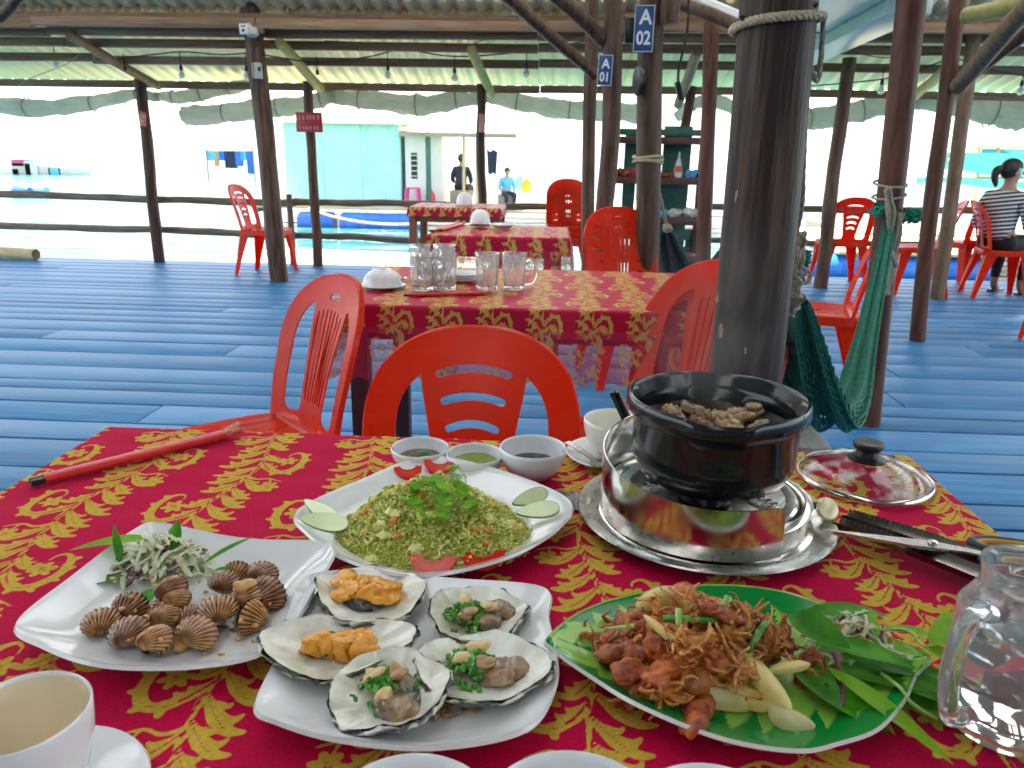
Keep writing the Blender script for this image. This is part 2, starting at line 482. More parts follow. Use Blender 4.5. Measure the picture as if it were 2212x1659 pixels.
def thin_glass(name, tint=(.95, .97, .96), rough=.03, dirt=0.0):
    m = bpy.data.materials.new(name); m.use_nodes = True
    n = m.node_tree; n.nodes.remove(n.nodes['Principled BSDF']); L = n.links
    tp = n.nodes.new('ShaderNodeBsdfTransparent'); tp.inputs['Color'].default_value = c4(tint)
    gl = n.nodes.new('ShaderNodeBsdfGlossy'); gl.inputs['Roughness'].default_value = rough
    lw = n.nodes.new('ShaderNodeLayerWeight'); lw.inputs['Blend'].default_value = .5
    pw = n.nodes.new('ShaderNodeMath'); pw.operation = 'POWER'; pw.inputs[1].default_value = 4.0
    fr = n.nodes.new('ShaderNodeMath'); fr.operation = 'MULTIPLY_ADD'; fr.inputs[1].default_value = .55; fr.inputs[2].default_value = .035
    L.new(lw.outputs['Facing'], pw.inputs[0]); L.new(pw.outputs[0], fr.inputs[0])
    mx = n.nodes.new('ShaderNodeMixShader')
    L.new(fr.outputs[0], mx.inputs[0]); L.new(tp.outputs[0], mx.inputs[1]); L.new(gl.outputs[0], mx.inputs[2])
    out = mx.outputs[0]
    if dirt:
        df = n.nodes.new('ShaderNodeBsdfDiffuse'); df.inputs['Color'].default_value = (.8, .82, .8, 1)
        nz = n.nodes.new('ShaderNodeTexNoise'); nz.inputs['Scale'].default_value = 38; nz.inputs['Detail'].default_value = 6
        tc = n.nodes.new('ShaderNodeTexCoord'); L.new(tc.outputs['Object'], nz.inputs['Vector'])
        mr = n.nodes.new('ShaderNodeMapRange'); mr.inputs['From Min'].default_value = .5; mr.inputs['From Max'].default_value = .75; mr.inputs['To Max'].default_value = dirt
        L.new(nz.outputs['Fac'], mr.inputs['Value'])
        m2 = n.nodes.new('ShaderNodeMixShader'); L.new(mr.outputs[0], m2.inputs[0]); L.new(out, m2.inputs[1]); L.new(df.outputs[0], m2.inputs[2]); out = m2.outputs[0]
    L.new(out, n.nodes['Material Output'].inputs['Surface'])
    return m
M['lid_glass'] = thin_glass('steamy_lid_glass', dirt=.55)
M['light_panel'] = pm('translucent_light_panel', (.80, .81, .82), (.74, .75, .75), scale=3, rough=.4, transl=.62)  # for translucent roof sheets added to let daylight down on the tables

def cloudy_glass(name, haze_):
    m, n, b = _nodes(name); L = n.links
    _set(b, Roughness=.03, IOR=1.47, **{'Base Color': (1, 1, 1, 1), 'Transmission Weight': 1.0})
    df = n.nodes.new('ShaderNodeBsdfDiffuse'); df.inputs['Color'].default_value = (.86, .90, .90, 1)
    tr = n.nodes.new('ShaderNodeBsdfTranslucent'); tr.inputs['Color'].default_value = (.86, .90, .90, 1)
    a = n.nodes.new('ShaderNodeMixShader'); a.inputs[0].default_value = .5; L.new(df.outputs[0], a.inputs[1]); L.new(tr.outputs[0], a.inputs[2])
    mx = n.nodes.new('ShaderNodeMixShader'); mx.inputs[0].default_value = haze_
    L.new(b.outputs[0], mx.inputs[1]); L.new(a.outputs[0], mx.inputs[2]); L.new(mx.outputs[0], n.nodes['Material Output'].inputs['Surface'])
    return m
M['mug_glass'] = cloudy_glass('wet_moulded_glass', .11)
M['pink'] = pm('pink_plastic', (.70, .06, .28), rough=.35)
# ================================================================== SETTING
EDGE = 8.0
def water_mat():
    m, n, b = _nodes('sea_water')
    L = n.links
    _set(b, Roughness=.14, **{'Base Color': (.02, .12, .13, 1), 'Specular IOR Level': .5, 'IOR': 1.33})
    tc = n.nodes.new('ShaderNodeTexCoord')
    nz = n.nodes.new('ShaderNodeTexNoise'); nz.inputs['Scale'].default_value = 1.1; nz.inputs['Detail'].default_value = 6
    mp = n.nodes.new('ShaderNodeMapping'); mp.inputs['Scale'].default_value = (.6, 1.6, 1)
    L.new(tc.outputs['Object'], mp.inputs[0]); L.new(mp.outputs[0], nz.inputs['Vector'])
    bp = n.nodes.new('ShaderNodeBump'); bp.inputs['Strength'].default_value = .8; bp.inputs['Distance'].default_value = .45
    L.new(nz.outputs['Fac'], bp.inputs['Height']); L.new(bp.outputs[0], b.inputs['Normal'])
    nz2 = n.nodes.new('ShaderNodeTexNoise'); nz2.inputs['Scale'].default_value = .22
    cr = n.nodes.new('ShaderNodeValToRGB'); cr.color_ramp.elements[0].color = (.015, .085, .10, 1); cr.color_ramp.elements[1].color = (.03, .115, .075, 1)
    L.new(tc.outputs['Object'], nz2.inputs['Vector']); L.new(nz2.outputs['Fac'], cr.inputs[0]); L.new(cr.outputs[0], b.inputs['Base Color'])
    return m
mb = MB()
mb.add([(-2500, -600, 0), (2500, -600, 0), (2500, 4500, 0), (-2500, 4500, 0)], [(0, 1, 2, 3)])
structure(obj('water', mb, water_mat(), loc=(0, 0, -.5)))

# floor: planks one by one
floor = thing('floor', 'weathered plank deck under the shelter, coloured by the reflected sky', None)
floor['kind'] = 'structure'
del floor['label']
wall = MB()
for k in range(60): wall.box((-9.4 + k * .32, 0, 1.45), (.30, .03 + .006 * (k % 3), 2.9))
structure(obj('unseen_dark_wall', wall, M['joist'], loc=(0, -7.0, 0), smooth=False))  # unseen boards added behind the camera to darken reflections
rr = random.Random(3)
y = -1.2
row = 0
while y < EDGE - .02:
    wdt = rr.choice((.15, .18, .2, .2, .22, .25, .28, .30))
    if y + wdt > EDGE - .06: wdt = EDGE - y
    x = -9.0 - rr.uniform(0, 2.5)
    while x < 9.5:
        ln = rr.uniform(3.2, 5.2)
        gap = rr.choice((.006, .008, .009, .011, .015, .020))
        pb = MB()
        pb.box((ln / 2, wdt / 2, -.02), (ln - .005, wdt - gap, .04), bev=.004)
        o = obj('plank', pb, M['plank'], floor, angle=30)
        o.location = (x, y, rr.uniform(-.0012, .0008))
        o.rotation_euler = (R(rr.uniform(-.10, .10)), 0, R(rr.uniform(-.05, .05)))
        x += ln
    y += wdt
    row += 1
back = MB(); y = -1.2
while y > -11.5:
    back.box((0, y - .12, -.02), (20, .232, .04)); y -= .24
o = obj('plank', back, M['plank'], floor, smooth=False); o['kind'] = 'stuff'
fj = MB()
for k in range(15):
    fj.box((-9 + k * 1.25, -1.75, -.105), (.09, 19.4, .12))
obj('joist', fj, M['joist'], floor)

# ------------------------------------------------------------------ roofs
def corrugated(width, length, pitch, depth, nl=3, trap=True):
    b = MB()
    per = 8
    nu = int(round(width / pitch)) * per
    def prof(u):
        ph = (u / pitch) % 1.0
        if trap:
            t = abs(ph - .5) * 2
            return depth * min(1, max(0, (t - .28) / .34))
        return depth * (.5 + .5 * math.cos(2 * math.pi * ph))
    b.grid(lambda u, v: (u * width, v * length, prof(u * width)), nu, nl)
    n = len(b.v)
    b2 = MB(); b2.v = list(b.v); b2.f = list(b.f); b2.a = [0] * n
    b2.add([(x, yy, z + .0015) for x, yy, z in b.v], [tuple(reversed(f)) for f in b.f])
    return b2
PUR = [(8.2, 1.79), (7.54, 1.955), (7.14, 2.055), (6.91, 2.112), (6.72, 2.16)]
SL = math.atan(.25)
lean = thing('lean_to_roof', 'low corrugated tin lean-to roof over the deck edge with brown purlins', 'roof', (0, 8.2, 1.79))
me = corrugated(1.02, 2.02, .146, .034).data('corrugated_sheet', True, None, 25)
me.materials.append(M['tin'])
for k in range(19):
    o = obj('corrugated_sheet', me, None, lean)
    o.location = (-9.2 + k * .985, .42, -.105 + .14 + (k % 2) * .002 - .004)
    o.rotation_euler = (SL, 0, math.pi)
    o.location.x += 1.02
bays = [(-9.2, -4.4), (-4.4, -2.5), (-2.5, -.2), (-.2, 2.0), (2.0, 4.6), (4.6, 9.3)]
for (py, pz) in PUR:
    for (xa, xb) in bays:
        pb = MB()
        pb.box(((xb - xa) / 2, 0, 0), (xb - xa - .004, .05, .072), bev=.006)
        o = obj('purlin', pb, M['purlin'], lean)
        o.location = (xa, py - 8.2 + rr.uniform(-.012, .012), pz - 1.79 - .012 + rr.uniform(-.01, .008))
        o.rotation_euler = (0, R(rr.uniform(-.25, .25)), R(rr.uniform(-.15, .15)))
# upper roof: front slope and rear slope over the tables
upper = thing('main_roof', 'high rusty corrugated tin roof and valance above the tables', 'roof', (0, 6.86, 2.22))
me = corrugated(1.02, .80, .085, .018, 3, False).data('valance_sheet', True, None, 60)
me.materials.append(M['tin_rust'])
me_g = me.copy(); me_g.materials.clear(); me_g.materials.append(M['tin_grey'])
for k in range(19):
    o = obj('valance_sheet', me if k < 12 else me_g, None, upper)
    o.location = (-9.2 + k * .985, (k % 2) * .003, 0)
    o.rotation_euler = (R(88), 0, 0)
FS, RS, LF, LRR = .30, .17, 5.3, 9.5  # unseen rear slope runs far back to dim light from behind
mf = corrugated(1.02, LF, .085, .018, 4, False).data('corrugated_sheet', True, None, 60)
mf.materials.append(M['tin_rust'])
mfg = mf.copy(); mfg.materials.clear(); mfg.materials.append(M['light_panel'])
mr_ = corrugated(1.02, LRR, .085, .018, 4, False).data('corrugated_sheet', True, None, 60)
mr_.materials.append(M['tin_rust'])
mrg = mr_.copy(); mrg.materials.clear(); mrg.materials.append(M['light_panel'])
af, ar = math.atan(FS), math.atan(RS)
yr, zr = .10 - LF * math.cos(af), .78 + LF * math.sin(af)
for k in range(19):
    is_light_sheet = k in (3, 5, 7, 9, 11, 13, 15)  # added sheets that brighten the tables from above
    o = obj('added_light_sheet' if is_light_sheet else 'corrugated_sheet', mfg if is_light_sheet else mf, None, upper)
    o.location = (-9.2 + k * .985 + 1.02, .10, .78 + (k % 2) * .003)
    o.rotation_euler = (af, 0, math.pi)
    o = obj('added_light_sheet' if k in (8, 13) else 'corrugated_sheet', mrg if k in (8, 13) else mr_, None, upper)
    o.location = (-9.2 + k * .985 + 1.02, yr, zr + .03 + (k % 2) * .003)
    o.rotation_euler = (-ar, 0, math.pi)
pb = MB(); pb.add([(-9.3, yr - .35, zr + .02), (9.3, yr - .35, zr + .02), (9.3, yr, zr + .085), (-9.3, yr, zr + .085), (9.3, yr + .35, zr - .07), (-9.3, yr + .35, zr - .07)], [(0, 1, 2, 3), (3, 2, 4, 5)])
obj('ridge_cap', pb, M['tin_grey'], upper, smooth=False)  # added over the ridge gap to keep a sun streak off the table
for (dy, dz) in ((-.02, -.03), (-.02, .70), (-1.7, 1.24), (-3.4, 1.75)):
    pb = MB(); pb.box((0, 0, 0), (18.4, .06, .08), bev=.006)
    o = obj('purlin', pb, M['purlin'], upper); o.location = (0, dy - .035, dz)

# ------------------------------------------------------------------ posts
def post(label, a, b, Y, dia, ztop, mat='post', seed=1, amp=.012, taper=.92, name='support_post', group=None, n=18, zbot=0.0):
    A, B = vp(a[0], a[1], Y), vp(b[0], b[1], Y)
    k = (A.x - B.x) / (A.z - B.z)
    xb = B.x + k * (zbot - B.z)
    ht = ztop - zbot
    path = []; rad = []
    st = 22
    for i in range(st + 1):
        t = i / st
        path.append((k * ht * t + wob(seed, t * 4, 1.3, amp), wob(seed + 9, t * 4, 1.1, amp * .7), ht * t))
        rad.append(dia / 2 * (1 - (1 - taper) * t) * (1 + wob(seed + 4, t * 9, 1.9, .035)))
    pb = MB(); pb.tube(path, rad, n)
    # uneven cross-section of a trimmed trunk
    vs = []
    for (x, yy, z) in pb.v:
        i = min(st, max(0, int(round(z / ht * st))))
        cx, cy = path[i][0], path[i][1]
        an = math.atan2(yy - cy, x - cx)
        f = 1 + .03 * math.sin(3 * an + seed) + .022 * math.sin(7 * an + seed * 2 + z * 1.2)
        vs.append((cx + (x - cx) * f, cy + (yy - cy) * f, z))
    pb.v = vs
    o = obj(name, pb, M[mat], loc=(xb, Y, zbot))
    tag(o, label, 'post', group)
    o['kind'] = 'thing'
    return o, xb, k
PX = {}
PX['A'] = post('thin dark round post at the railing carrying a small tilted red sign', (303, 180), (345, 568), 7.86, .115, 1.80, seed=2)
PX['B'] = post('dark round post with white camera and beige box near its top', (562, 200), (605, 610), 6.86, .165, 2.95, seed=3)
PX['C'] = post('thin dark post carrying the wide red sign at the railing', (667, 195), (687, 575), 7.88, .10, 1.80, seed=4)
PX['D'] = post('thin knotty post with a faded pinkish notice behind the far small table', (1037, 195), (1044, 440), 7.9, .095, 1.80, seed=5, amp=.018)
PX['E'] = post('slim grey brown post just behind the curved post with sign A 01', (1275, 90), (1272, 430), 6.5, .11, 3.05, seed=6)
PX['F'] = post('gently curved brown post carrying the blue A 01 sign', (1322, 0), (1305, 425), 5.3, .125, 3.40, seed=7, amp=.028)
PX['G'] = post('brown post with the blue A 02 sign and a tied rope loop', (1410, 0), (1392, 590), 4.3, .135, 3.68, seed=8)
PX['H'] = post('reddish post in front of the right end of the dark shelf', (1538, 60), (1520, 590), 6.1, .115, 3.15, mat='post_red', seed=9)
PX['I'] = post('very thick dark polished post behind the hot pot with rope round its top', (1683, 0), (1612, 800), 1.62, .150, 4.38, mat='post_big', seed=10, amp=.006, n=40)
post_big = bpy.data.objects[[o_.name for o_ in bpy.data.objects if o_.name.startswith('support_post')][-1]]
M['scar'] = pm('bare_wood_scar', (.38, .22, .09), (.52, .34, .16), scale=200, rough=.6)
PX['J'] = post('red brown post tied with the green hammock and green cloth', (1962, 0), (1872, 915), 3.39, .112, 3.95, mat='post_red', seed=11)
PX['K'] = post('slim grey brown post behind the green hammock rising to the white ceiling box', (1846, 55), (1771, 615), 7.3, .125, 2.0, seed=12)
PX['L'] = post('bare brown post standing alone on the blue deck, bracing poles at its top', (2070, 0), (1981, 737), 5.16, .10, 3.45, mat='post_red', seed=13)
PX['N'] = post('pale brown post just behind the braced post near the seated woman', (2105, 40), (2027, 645), 6.85, .115, 2.95, mat='brace', seed=14)
PX['O'] = post('short reddish eave post seen above the dark shelf', (1489, 230), (1474, 320), 7.86, .10, 1.80, mat='post_red', seed=15)

for k, (px, py, w_, h_) in enumerate(((1557, 715, .004, .018), (1549, 645, .0025, .010), (1610, 757, .002, .008), (1590, 420, .002, .010))):
    q = vp(px, py, 1.549)
    pb = MB(); pb.blob((0, 0, 0), (w_, .0022, h_), 10, 8, .3, seed=k)
    o = obj('bark_scar', pb, M['scar'], post_big); o.location = q - post_big.location
def pole(label, a, b, Ya, Yb, d0, d1=None, mat='brace', name='brace_pole', seed=1, cat='pole', group=None, ext=0.0):
    A, B = vp(a[0], a[1], Ya), vp(b[0], b[1], Yb)
    A2 = A + (A - B) * ext
    path = []; rad = []
    for i in range(11):
        t = i / 10
        p = A2.lerp(B, t) - B
        path.append((p.x + wob(seed, t * 3, 1.5, .008), p.y, p.z + wob(seed + 3, t * 3, 1.7, .008)))
        rad.append((d0 * (1 - t) + (d1 or d0) * t) / 2 * (1 + wob(seed + 7, t * 8, 2, .04)))
    pb = MB(); pb.tube(path, rad, 12)
    return tag(obj(name, pb, M[mat], loc=B), label, cat, group)
pole('long brown brace pole slanting down to the slim post by sign A 01', (1108, 0), (1284, 163), 5.6, 6.4, .095, .085, 'post', seed=2, ext=.5)
pole('short brown brace pole slanting down to the curved A 01 post', (1213, 0), (1308, 92), 5.1, 5.3, .10, .09, 'post', seed=3, ext=.6)
pole('thick bare brace pole on the lone brown post, upper of the two', (2205, 32), (2072, 185), 4.3, 5.1, .10, .10, 'brace', seed=4, ext=.5)
pole('reddish brace pole on the lone brown post, lower of the two', (2230, 62), (2082, 178), 4.6, 5.3, .07, .06, 'post_red', seed=5, ext=.5)
pole('thick yellowish pole crossing the top right corner', (2212, 6), (2088, 36), 4.4, 4.9, .10, .09, 'brace_y', seed=6, ext=.5)
pole('yellow rafter pole ending at the post tied with the hammock', (2042, 150), (1977, 207), 7.0, 8.05, .085, .085, 'brace_y', seed=7)
pole('yellow rafter board end above the wide red sign', (604, 92), (692, 190), 6.85, 8.1, .085, .10, 'brace_y', name='rafter', seed=8, cat='rafter')
pole('orange brown rafter above the post with the small tilted sign', (150, 76), (342, 186), 6.85, 8.05, .085, .085, 'brace', name='rafter', seed=9, cat='rafter')
pole('yellow rafter above the knotty post with faded notice', (1020, 108), (1060, 205), 6.9, 8.1, .085, .085, 'brace_y', name='rafter', seed=10, cat='rafter')
pole('short pale rafter pole above the shelf', (1507, 108), (1466, 225), 6.9, 8.0, .09, .09, 'brace', name='rafter', seed=11, cat='rafter')
pole('dark pole end under the roof in the top left corner', (55, -20), (0, 38), 5.6, 5.7, .075, .075, 'post', seed=12, ext=.6)
pole('dark tied pole stub beside sign A 02', (1452, -20), (1442, 55), 4.25, 4.25, .11, .10, 'post', seed=13, ext=.6)
pole('brown cross pole under the roof right of sign A 02', (1480, 10), (1600, 62), 5.2, 5.0, .075, .075, 'post', seed=14, ext=.3)

# pale ceiling box
cb = [gp(1752, 121, 2.02), gp(2010, -6, 2.02), gp(1760, -120, 2.02), gp(1640, 60, 2.02)]
base = cb[0].copy()
box = thing('ceiling_box', 'pale mint painted boxed ceiling soffit right of the thick post', 'ceiling box', base)
pb = MB()
q = [p - base for p in cb]
T = .16
pb.add([tuple(p) for p in q] + [(p.x, p.y, T) for p in q], [(0, 1, 2, 3), (7, 6, 5, 4), (0, 4, 5, 1), (1, 5, 6, 2), (2, 6, 7, 3), (3, 7, 4, 0)])
obj('soffit', pb, M['ceil'], box, smooth=False)
e0, e1 = q[0], q[1]
dr = (e1 - e0).normalized(); nr = Vector((-dr.y, dr.x, 0))
if nr.dot(q[2] - q[0]) < 0: nr = -nr
pb = MB()
Mx = Matrix(((dr.x, nr.x, 0, 0), (dr.y, nr.y, 0, 0), (0, 0, 1, 0), (0, 0, 0, 1)))
ln = (e1 - e0).length
pb.box((ln / 2, .10, -.045), (ln, .24, .08), M=Matrix.Translation(e0) @ Mx, bev=.004)
obj('fascia_board', pb, M['ceil'], box)
sm = MB()
sm.box((ln * .52, .42, -.006), (.008, .38, .008), M=Matrix.Translation(e0) @ Mx)
obj('seam_strip', sm, M['purlin'], box)
# white strip standing in for daylight through a gap of the roof
A, B = vp(1478, -14, 5.4), vp(1612, 44, 5.0)
pb = MB(); d = B - A
pb.tube([(0, 0, 0), tuple(d)], .035, 8)
tag(obj('roof_gap_glow_strip', pb, M['white_wall'], loc=A), 'long white strip standing in for daylight in a roof gap left of the thick post', 'daylight strip')

# ------------------------------------------------------------------ railings
def rail(label, pts, Y, dia, seed, z=None):
    P_ = [vp(p[0], p[1], Y) for p in pts]
    b0 = P_[0]
    sp = spline([p - b0 for p in P_], 10)
    pth = [(p.x, p.y + wob(seed, i * .2, 1, .01), p.z + wob(seed + 2, i * .25, 1.3, .008)) for i, p in enumerate(sp)]
    pb = MB(); pb.tube(pth, [dia / 2 * (1 + wob(seed + 5, i * .6, 1, .10)) for i in range(len(pth))], 10)
    return tag(obj('railing_pole', pb, M['rail'], loc=b0), label, 'railing')
rail('upper rough railing pole along the left deck edge', [(-80, 417), (140, 424), (345, 430), (520, 437), (640, 437)], 7.98, .075, 1)
rail('lower rough railing pole along the left deck edge', [(-80, 487), (140, 491), (345, 497), (520, 504), (640, 508)], 7.98, .075, 2)
rail('upper railing pole behind the far tables', [(636, 436), (760, 438), (900, 441), (1080, 446), (1280, 447)], 7.99, .07, 3)
rail('lower railing pole behind the far tables', [(636, 508), (760, 512), (880, 519), (1080, 523), (1280, 526)], 7.99, .07, 4)
rail('upper railing pole on the right behind the red chairs', [(1530, 446), (1700, 450), (1950, 454), (2260, 458)], 7.99, .07, 5)
rail('lower railing pole on the right behind the red chairs', [(1530, 520), (1700, 524), (1950, 528), (2260, 534)], 7.99, .06, 6)
for lab, px in (('short grey stake holding the railing beside the lone left chair', 634), ('short brown stake holding the right railing', 1700)):
    b0 = vp(px, 575, 7.93); b0.z = 0
    pb = MB(); pb.tube([(0, 0, -.1), (.004, 0, .3), (0, 0, .72)], [.035, .033, .03], 10)
    tag(obj('railing_stake', pb, M['rail'], loc=b0), lab, 'stake')
# pale pipe lying on the deck edge
A, B = gp(-90, 541, .06), gp(78, 550, .06)
pb = MB()
d = B - A
pb.tube([(0, 0, 0), tuple(d * .5 + Vector((0, 0, .004))), tuple(d)], [.062, .06, .058], 16, cap=False)
pb.tube([tuple(d), (0, 0, 0)], [.050, .054], 16, cap=False)
tag(obj('bamboo_pole', pb, M['straw'], loc=A), 'pale cut pole lying on the left deck edge', 'pole')

# ------------------------------------------------------------------ rolled tarpaulins under the eave
def awning(label, pts, Y, radii, seed, drop=.55, flat=1.0):
    P_ = [vp(p[0], p[1], Y + (p[2] if len(p) > 2 else 0)) for p in pts]
    b0 = P_[0]
    sp = spline([p - b0 for p in P_], 14)
    rs = []
    m = len(radii) - 1
    for i in range(len(sp)):
        t = i / (len(sp) - 1) * m
        k = min(int(t), m - 1)
        rs.append((radii[k] * (1 - (t - k)) + radii[k + 1] * (t - k)) * (1 + wob(seed, i * .5, 1, .12)))
    pb = MB(); pb.tube(sp, rs, 20)
    vs = []
    for i, v in enumerate(pb.v):
        ring, k = divmod(i, 20)
        f = 1 + .14 * math.sin(k * .95 + ring * .22 + seed) + .09 * math.sin(k * 1.9 - ring * .55) + .05 * math.sin(k * 3.1 + ring * 1.3)
        c = sp[min(ring, len(sp) - 1)]
        vs.append((c.x + (v[0] - c.x) * f, c.y + (v[1] - c.y) * f, c.z + (v[2] - c.z) * f))
    pb.v = vs
    o = obj('rolled_tarpaulin', pb, M['tarp'], loc=b0)
    m2 = len(sp)
    for q in (.22, .5, .78):
        i = int(q * (m2 - 1)); c = sp[i]; tg = (sp[min(i + 1, m2 - 1)] - sp[max(i - 1, 0)]).normalized()
        a1 = tg.orthogonal().normalized(); a2 = tg.cross(a1)
        tb = MB(); tb.tube([c + a1 * (rs[i] * 1.12 * math.cos(k * .5236)) + a2 * (rs[i] * 1.12 * math.sin(k * .5236)) for k in range(13)], .008, 5, False)
        obj('tie_rope', tb, M['rope_grey'], o)
    return tag(o, label, 'tarpaulin')
awning('grey rolled tarpaulin sagging under the eave at far left', [(-60, 226), (80, 232), (200, 223), (290, 203), (345, 212)], 8.28, [.085, .085, .07, .05, .04], 1)
awning('grey tarpaulin bunched beyond the tilted sign post', [(335, 208), (400, 208), (470, 196), (545, 178)], 8.30, [.04, .065, .06, .05], 2)
awning('straight rolled grey tarpaulin with open end left of the camera post', [(396, 249), (500, 243), (600, 233), (690, 216), (725, 206)], 8.25, [.095, .09, .085, .07, .055], 3)
awning('grey green tarpaulin drooping over the turquoise shed', [(705, 205), (790, 217), (900, 226), (980, 219), (1052, 210)], 8.3, [.06, .085, .095, .08, .045], 4)
awning('bluish grey tarpaulin drooping between the knotty post and the A 01 posts', [(1045, 208), (1130, 224), (1230, 236), (1330, 243), (1420, 246)], 8.28, [.045, .08, .09, .085, .08], 5)
awning('pale tarpaulin sagging across the shelf post', [(1460, 255), (1500, 225), (1540, 218), (1600, 240), (1680, 262)], 8.28, [.05, .055, .06, .06, .05], 6)
awning('blue grey tarpaulin drooping between the thick post and the hammock post', [(1690, 262), (1760, 255), (1860, 240), (1930, 226), (1980, 212)], 8.3, [.10, .10, .095, .08, .045], 7)
awning('dark grey tarpaulin with sagging belly at the far right', [(1975, 218), (2060, 222), (2140, 240), (2210, 246), (2290, 240)], 8.28, [.07, .11, .13, .13, .10], 8)
# ================================================================== CLOTH PRINT (signed distance of an acanthus repeat)
TW, TH, RES = .15, .30, .00075
NX, NY = int(round(TW / RES)), int(round(TH / RES))
SD = np.full((NY, NX), .02, dtype=np.float32)
VD = np.full((NY, NX), .02, dtype=np.float32)
def _stamp(A_, x, yy, r, win=.014):
    k = int(win / RES)
    ci, cj = int(round(x / RES)), int(round(yy / RES))
    ii = np.arange(ci - k, ci + k + 1); jj = np.arange(cj - k, cj + k + 1)
    dx = ii * RES - x; dy = jj * RES - yy
    d = np.sqrt(dx[None, :] ** 2 + dy[:, None] ** 2) - r
    ix = np.ix_(jj % NY, ii % NX)
    A_[ix] = np.minimum(A_[ix], d)
def _curve(pts, n=40):
    sp = spline([(p[0], p[1], 0) for p in pts], n)
    return [(p.x, p.y) for p in sp]
def stroke(pts, rads, vein=False, n=16):
    c = _curve(pts, n)
    m = len(rads) - 1
    for i, (x, yy) in enumerate(c):
        t = i / (len(c) - 1) * m
        k = min(int(t), m - 1)
        r = rads[k] * (1 - (t - k)) + rads[k + 1] * (t - k)
        _stamp(SD, x, yy, r)
        if vein: _stamp(VD, x, yy, 0)
def veinline(pts, n=16):
    for x, yy in _curve(pts, n): _stamp(VD, x, yy, 0)
def vine_x(yy): return TW / 2 + .011 * math.sin(2 * math.pi * yy / TH)
def frond(yy, side, L, ang, wid, hook=1.0):
    """one acanthus leaflet: hugs the stem, widens, and its tip curls outward with two notched lobes"""
    x0 = vine_x(yy)
    dx, dy = side * math.sin(ang), math.cos(ang)
    px_, py_ = side * math.cos(ang), -math.sin(ang)          # outward normal
    def at(a, o): return (x0 + dx * L * a + px_ * L * o, yy + dy * L * a + py_ * L * o)
    ctrl = [(x0, yy), at(.28, .02), at(.60, .06), at(.86, .17), at(.98, .36 * hook)]
    stroke(ctrl, [.0014, wid * .80, wid * 1.15, wid * .90, wid * .34], n=9)
    stroke([at(.55, .07), at(.70, .24), at(.66, .40)], [wid * .95, wid * .70, wid * .22], n=7)
    stroke([at(.30, .04), at(.44, .19), at(.40, .30)], [wid * .80, wid * .55, wid * .16], n=7)
    veinline([ctrl[0], ctrl[1], ctrl[2], at(.80, .13)], 12)
def petals(x, yy, r, n, rot):
    for k in range(n):
        an = rot + 2 * math.pi * k / n
        for q in (.30, .55, .8, 1.0, 1.2):
            _stamp(SD, x + math.cos(an) * r * q, yy + math.sin(an) * r * q, r * (.34 - .10 * abs(q - .75) - (.14 if q > 1.1 else 0)))
    _stamp(SD, x, yy, r * .42)
    for k in range(12):
        an = 2 * math.pi * k / 12
        _stamp(VD, x + math.cos(an) * r * .26, yy + math.sin(an) * r * .26, 0)
stroke([(vine_x(t * TH / 24), t * TH / 24) for t in range(-2, 27)], [.0030] * 2, n=6)
veinline([(vine_x(t * TH / 24), t * TH / 24) for t in range(-2, 27)], 6)
for half in (0, 1):
    y0 = half * TH / 2
    sg = 1 if half == 0 else -1
    for k in range(5):
        yy = y0 + .004 + k * .029
        L_ = (.052, .058, .058, .053, .046)[k]
        frond(yy, -sg, L_, .50 + .06 * (k % 2), .0059)
        if k != 2: frond(yy + .013, sg, L_ * (.92 if k > 2 else .72), .46, .0054)
    xv = vine_x(y0 + .062)
    P0 = (xv, y0 + .050)
    rel = [(0, 0), (.012, .020), (.027, .031), (.043, .029), (.053, .014), (.055, -.006), (.050, -.026), (.040, -.036), (.031, -.031), (.029, -.022)]
    sp_c = [(P0[0] + sg * a, P0[1] + q) for a, q in rel]
    stroke(sp_c, [.0024, .0036, .0050, .0058, .0054, .0050, .0040, .0024, .0015, .0013], n=10)
    veinline(sp_c[:4], 10)
    for (a, ox, oy) in ((2, -.002, .010), (3, .008, .007), (4, .010, .001), (5, .009, -.004), (6, .008, -.005)):
        stroke([sp_c[a], (sp_c[a][0] + sg * ox * .6, sp_c[a][1] + oy * .8), (sp_c[a][0] + sg * ox, sp_c[a][1] + oy)], [.0046, .0034, .0012], n=6)
    petals(P0[0] + sg * .033, P0[1] - .004, .0112, 6, .35)
    xs = vine_x(y0 + .110)
    stroke([(xs, y0 + .100), (xs + sg * .016, y0 + .108), (xs + sg * .032, y0 + .104), (xs + sg * .050, y0 + .112)], [.0026, .0021, .0018, .0011])
    stroke([(xs + sg * .034, y0 + .105), (xs + sg * .036, y0 + .116)], [.0018, .0015], n=6)
    petals(xs + sg * .037, y0 + .128, .0112, 6, 0)
PRINT = np.maximum(SD, np.where(SD < -.0010, .0010, .0008) - VD)
def print_at(x, yy, sc=1.0):
    fx = (np.asarray(x) / sc / RES) % NX; fy = (np.asarray(yy) / sc / RES) % NY
    i0 = np.floor(fx).astype(int); j0 = np.floor(fy).astype(int)
    tx, ty = fx - i0, fy - j0
    i0 %= NX; j0 %= NY
    i1, j1 = (i0 + 1) % NX, (j0 + 1) % NY
    return ((PRINT[j0, i0] * (1 - tx) + PRINT[j0, i1] * tx) * (1 - ty) + (PRINT[j1, i0] * (1 - tx) + PRINT[j1, i1] * tx) * ty) * 1000

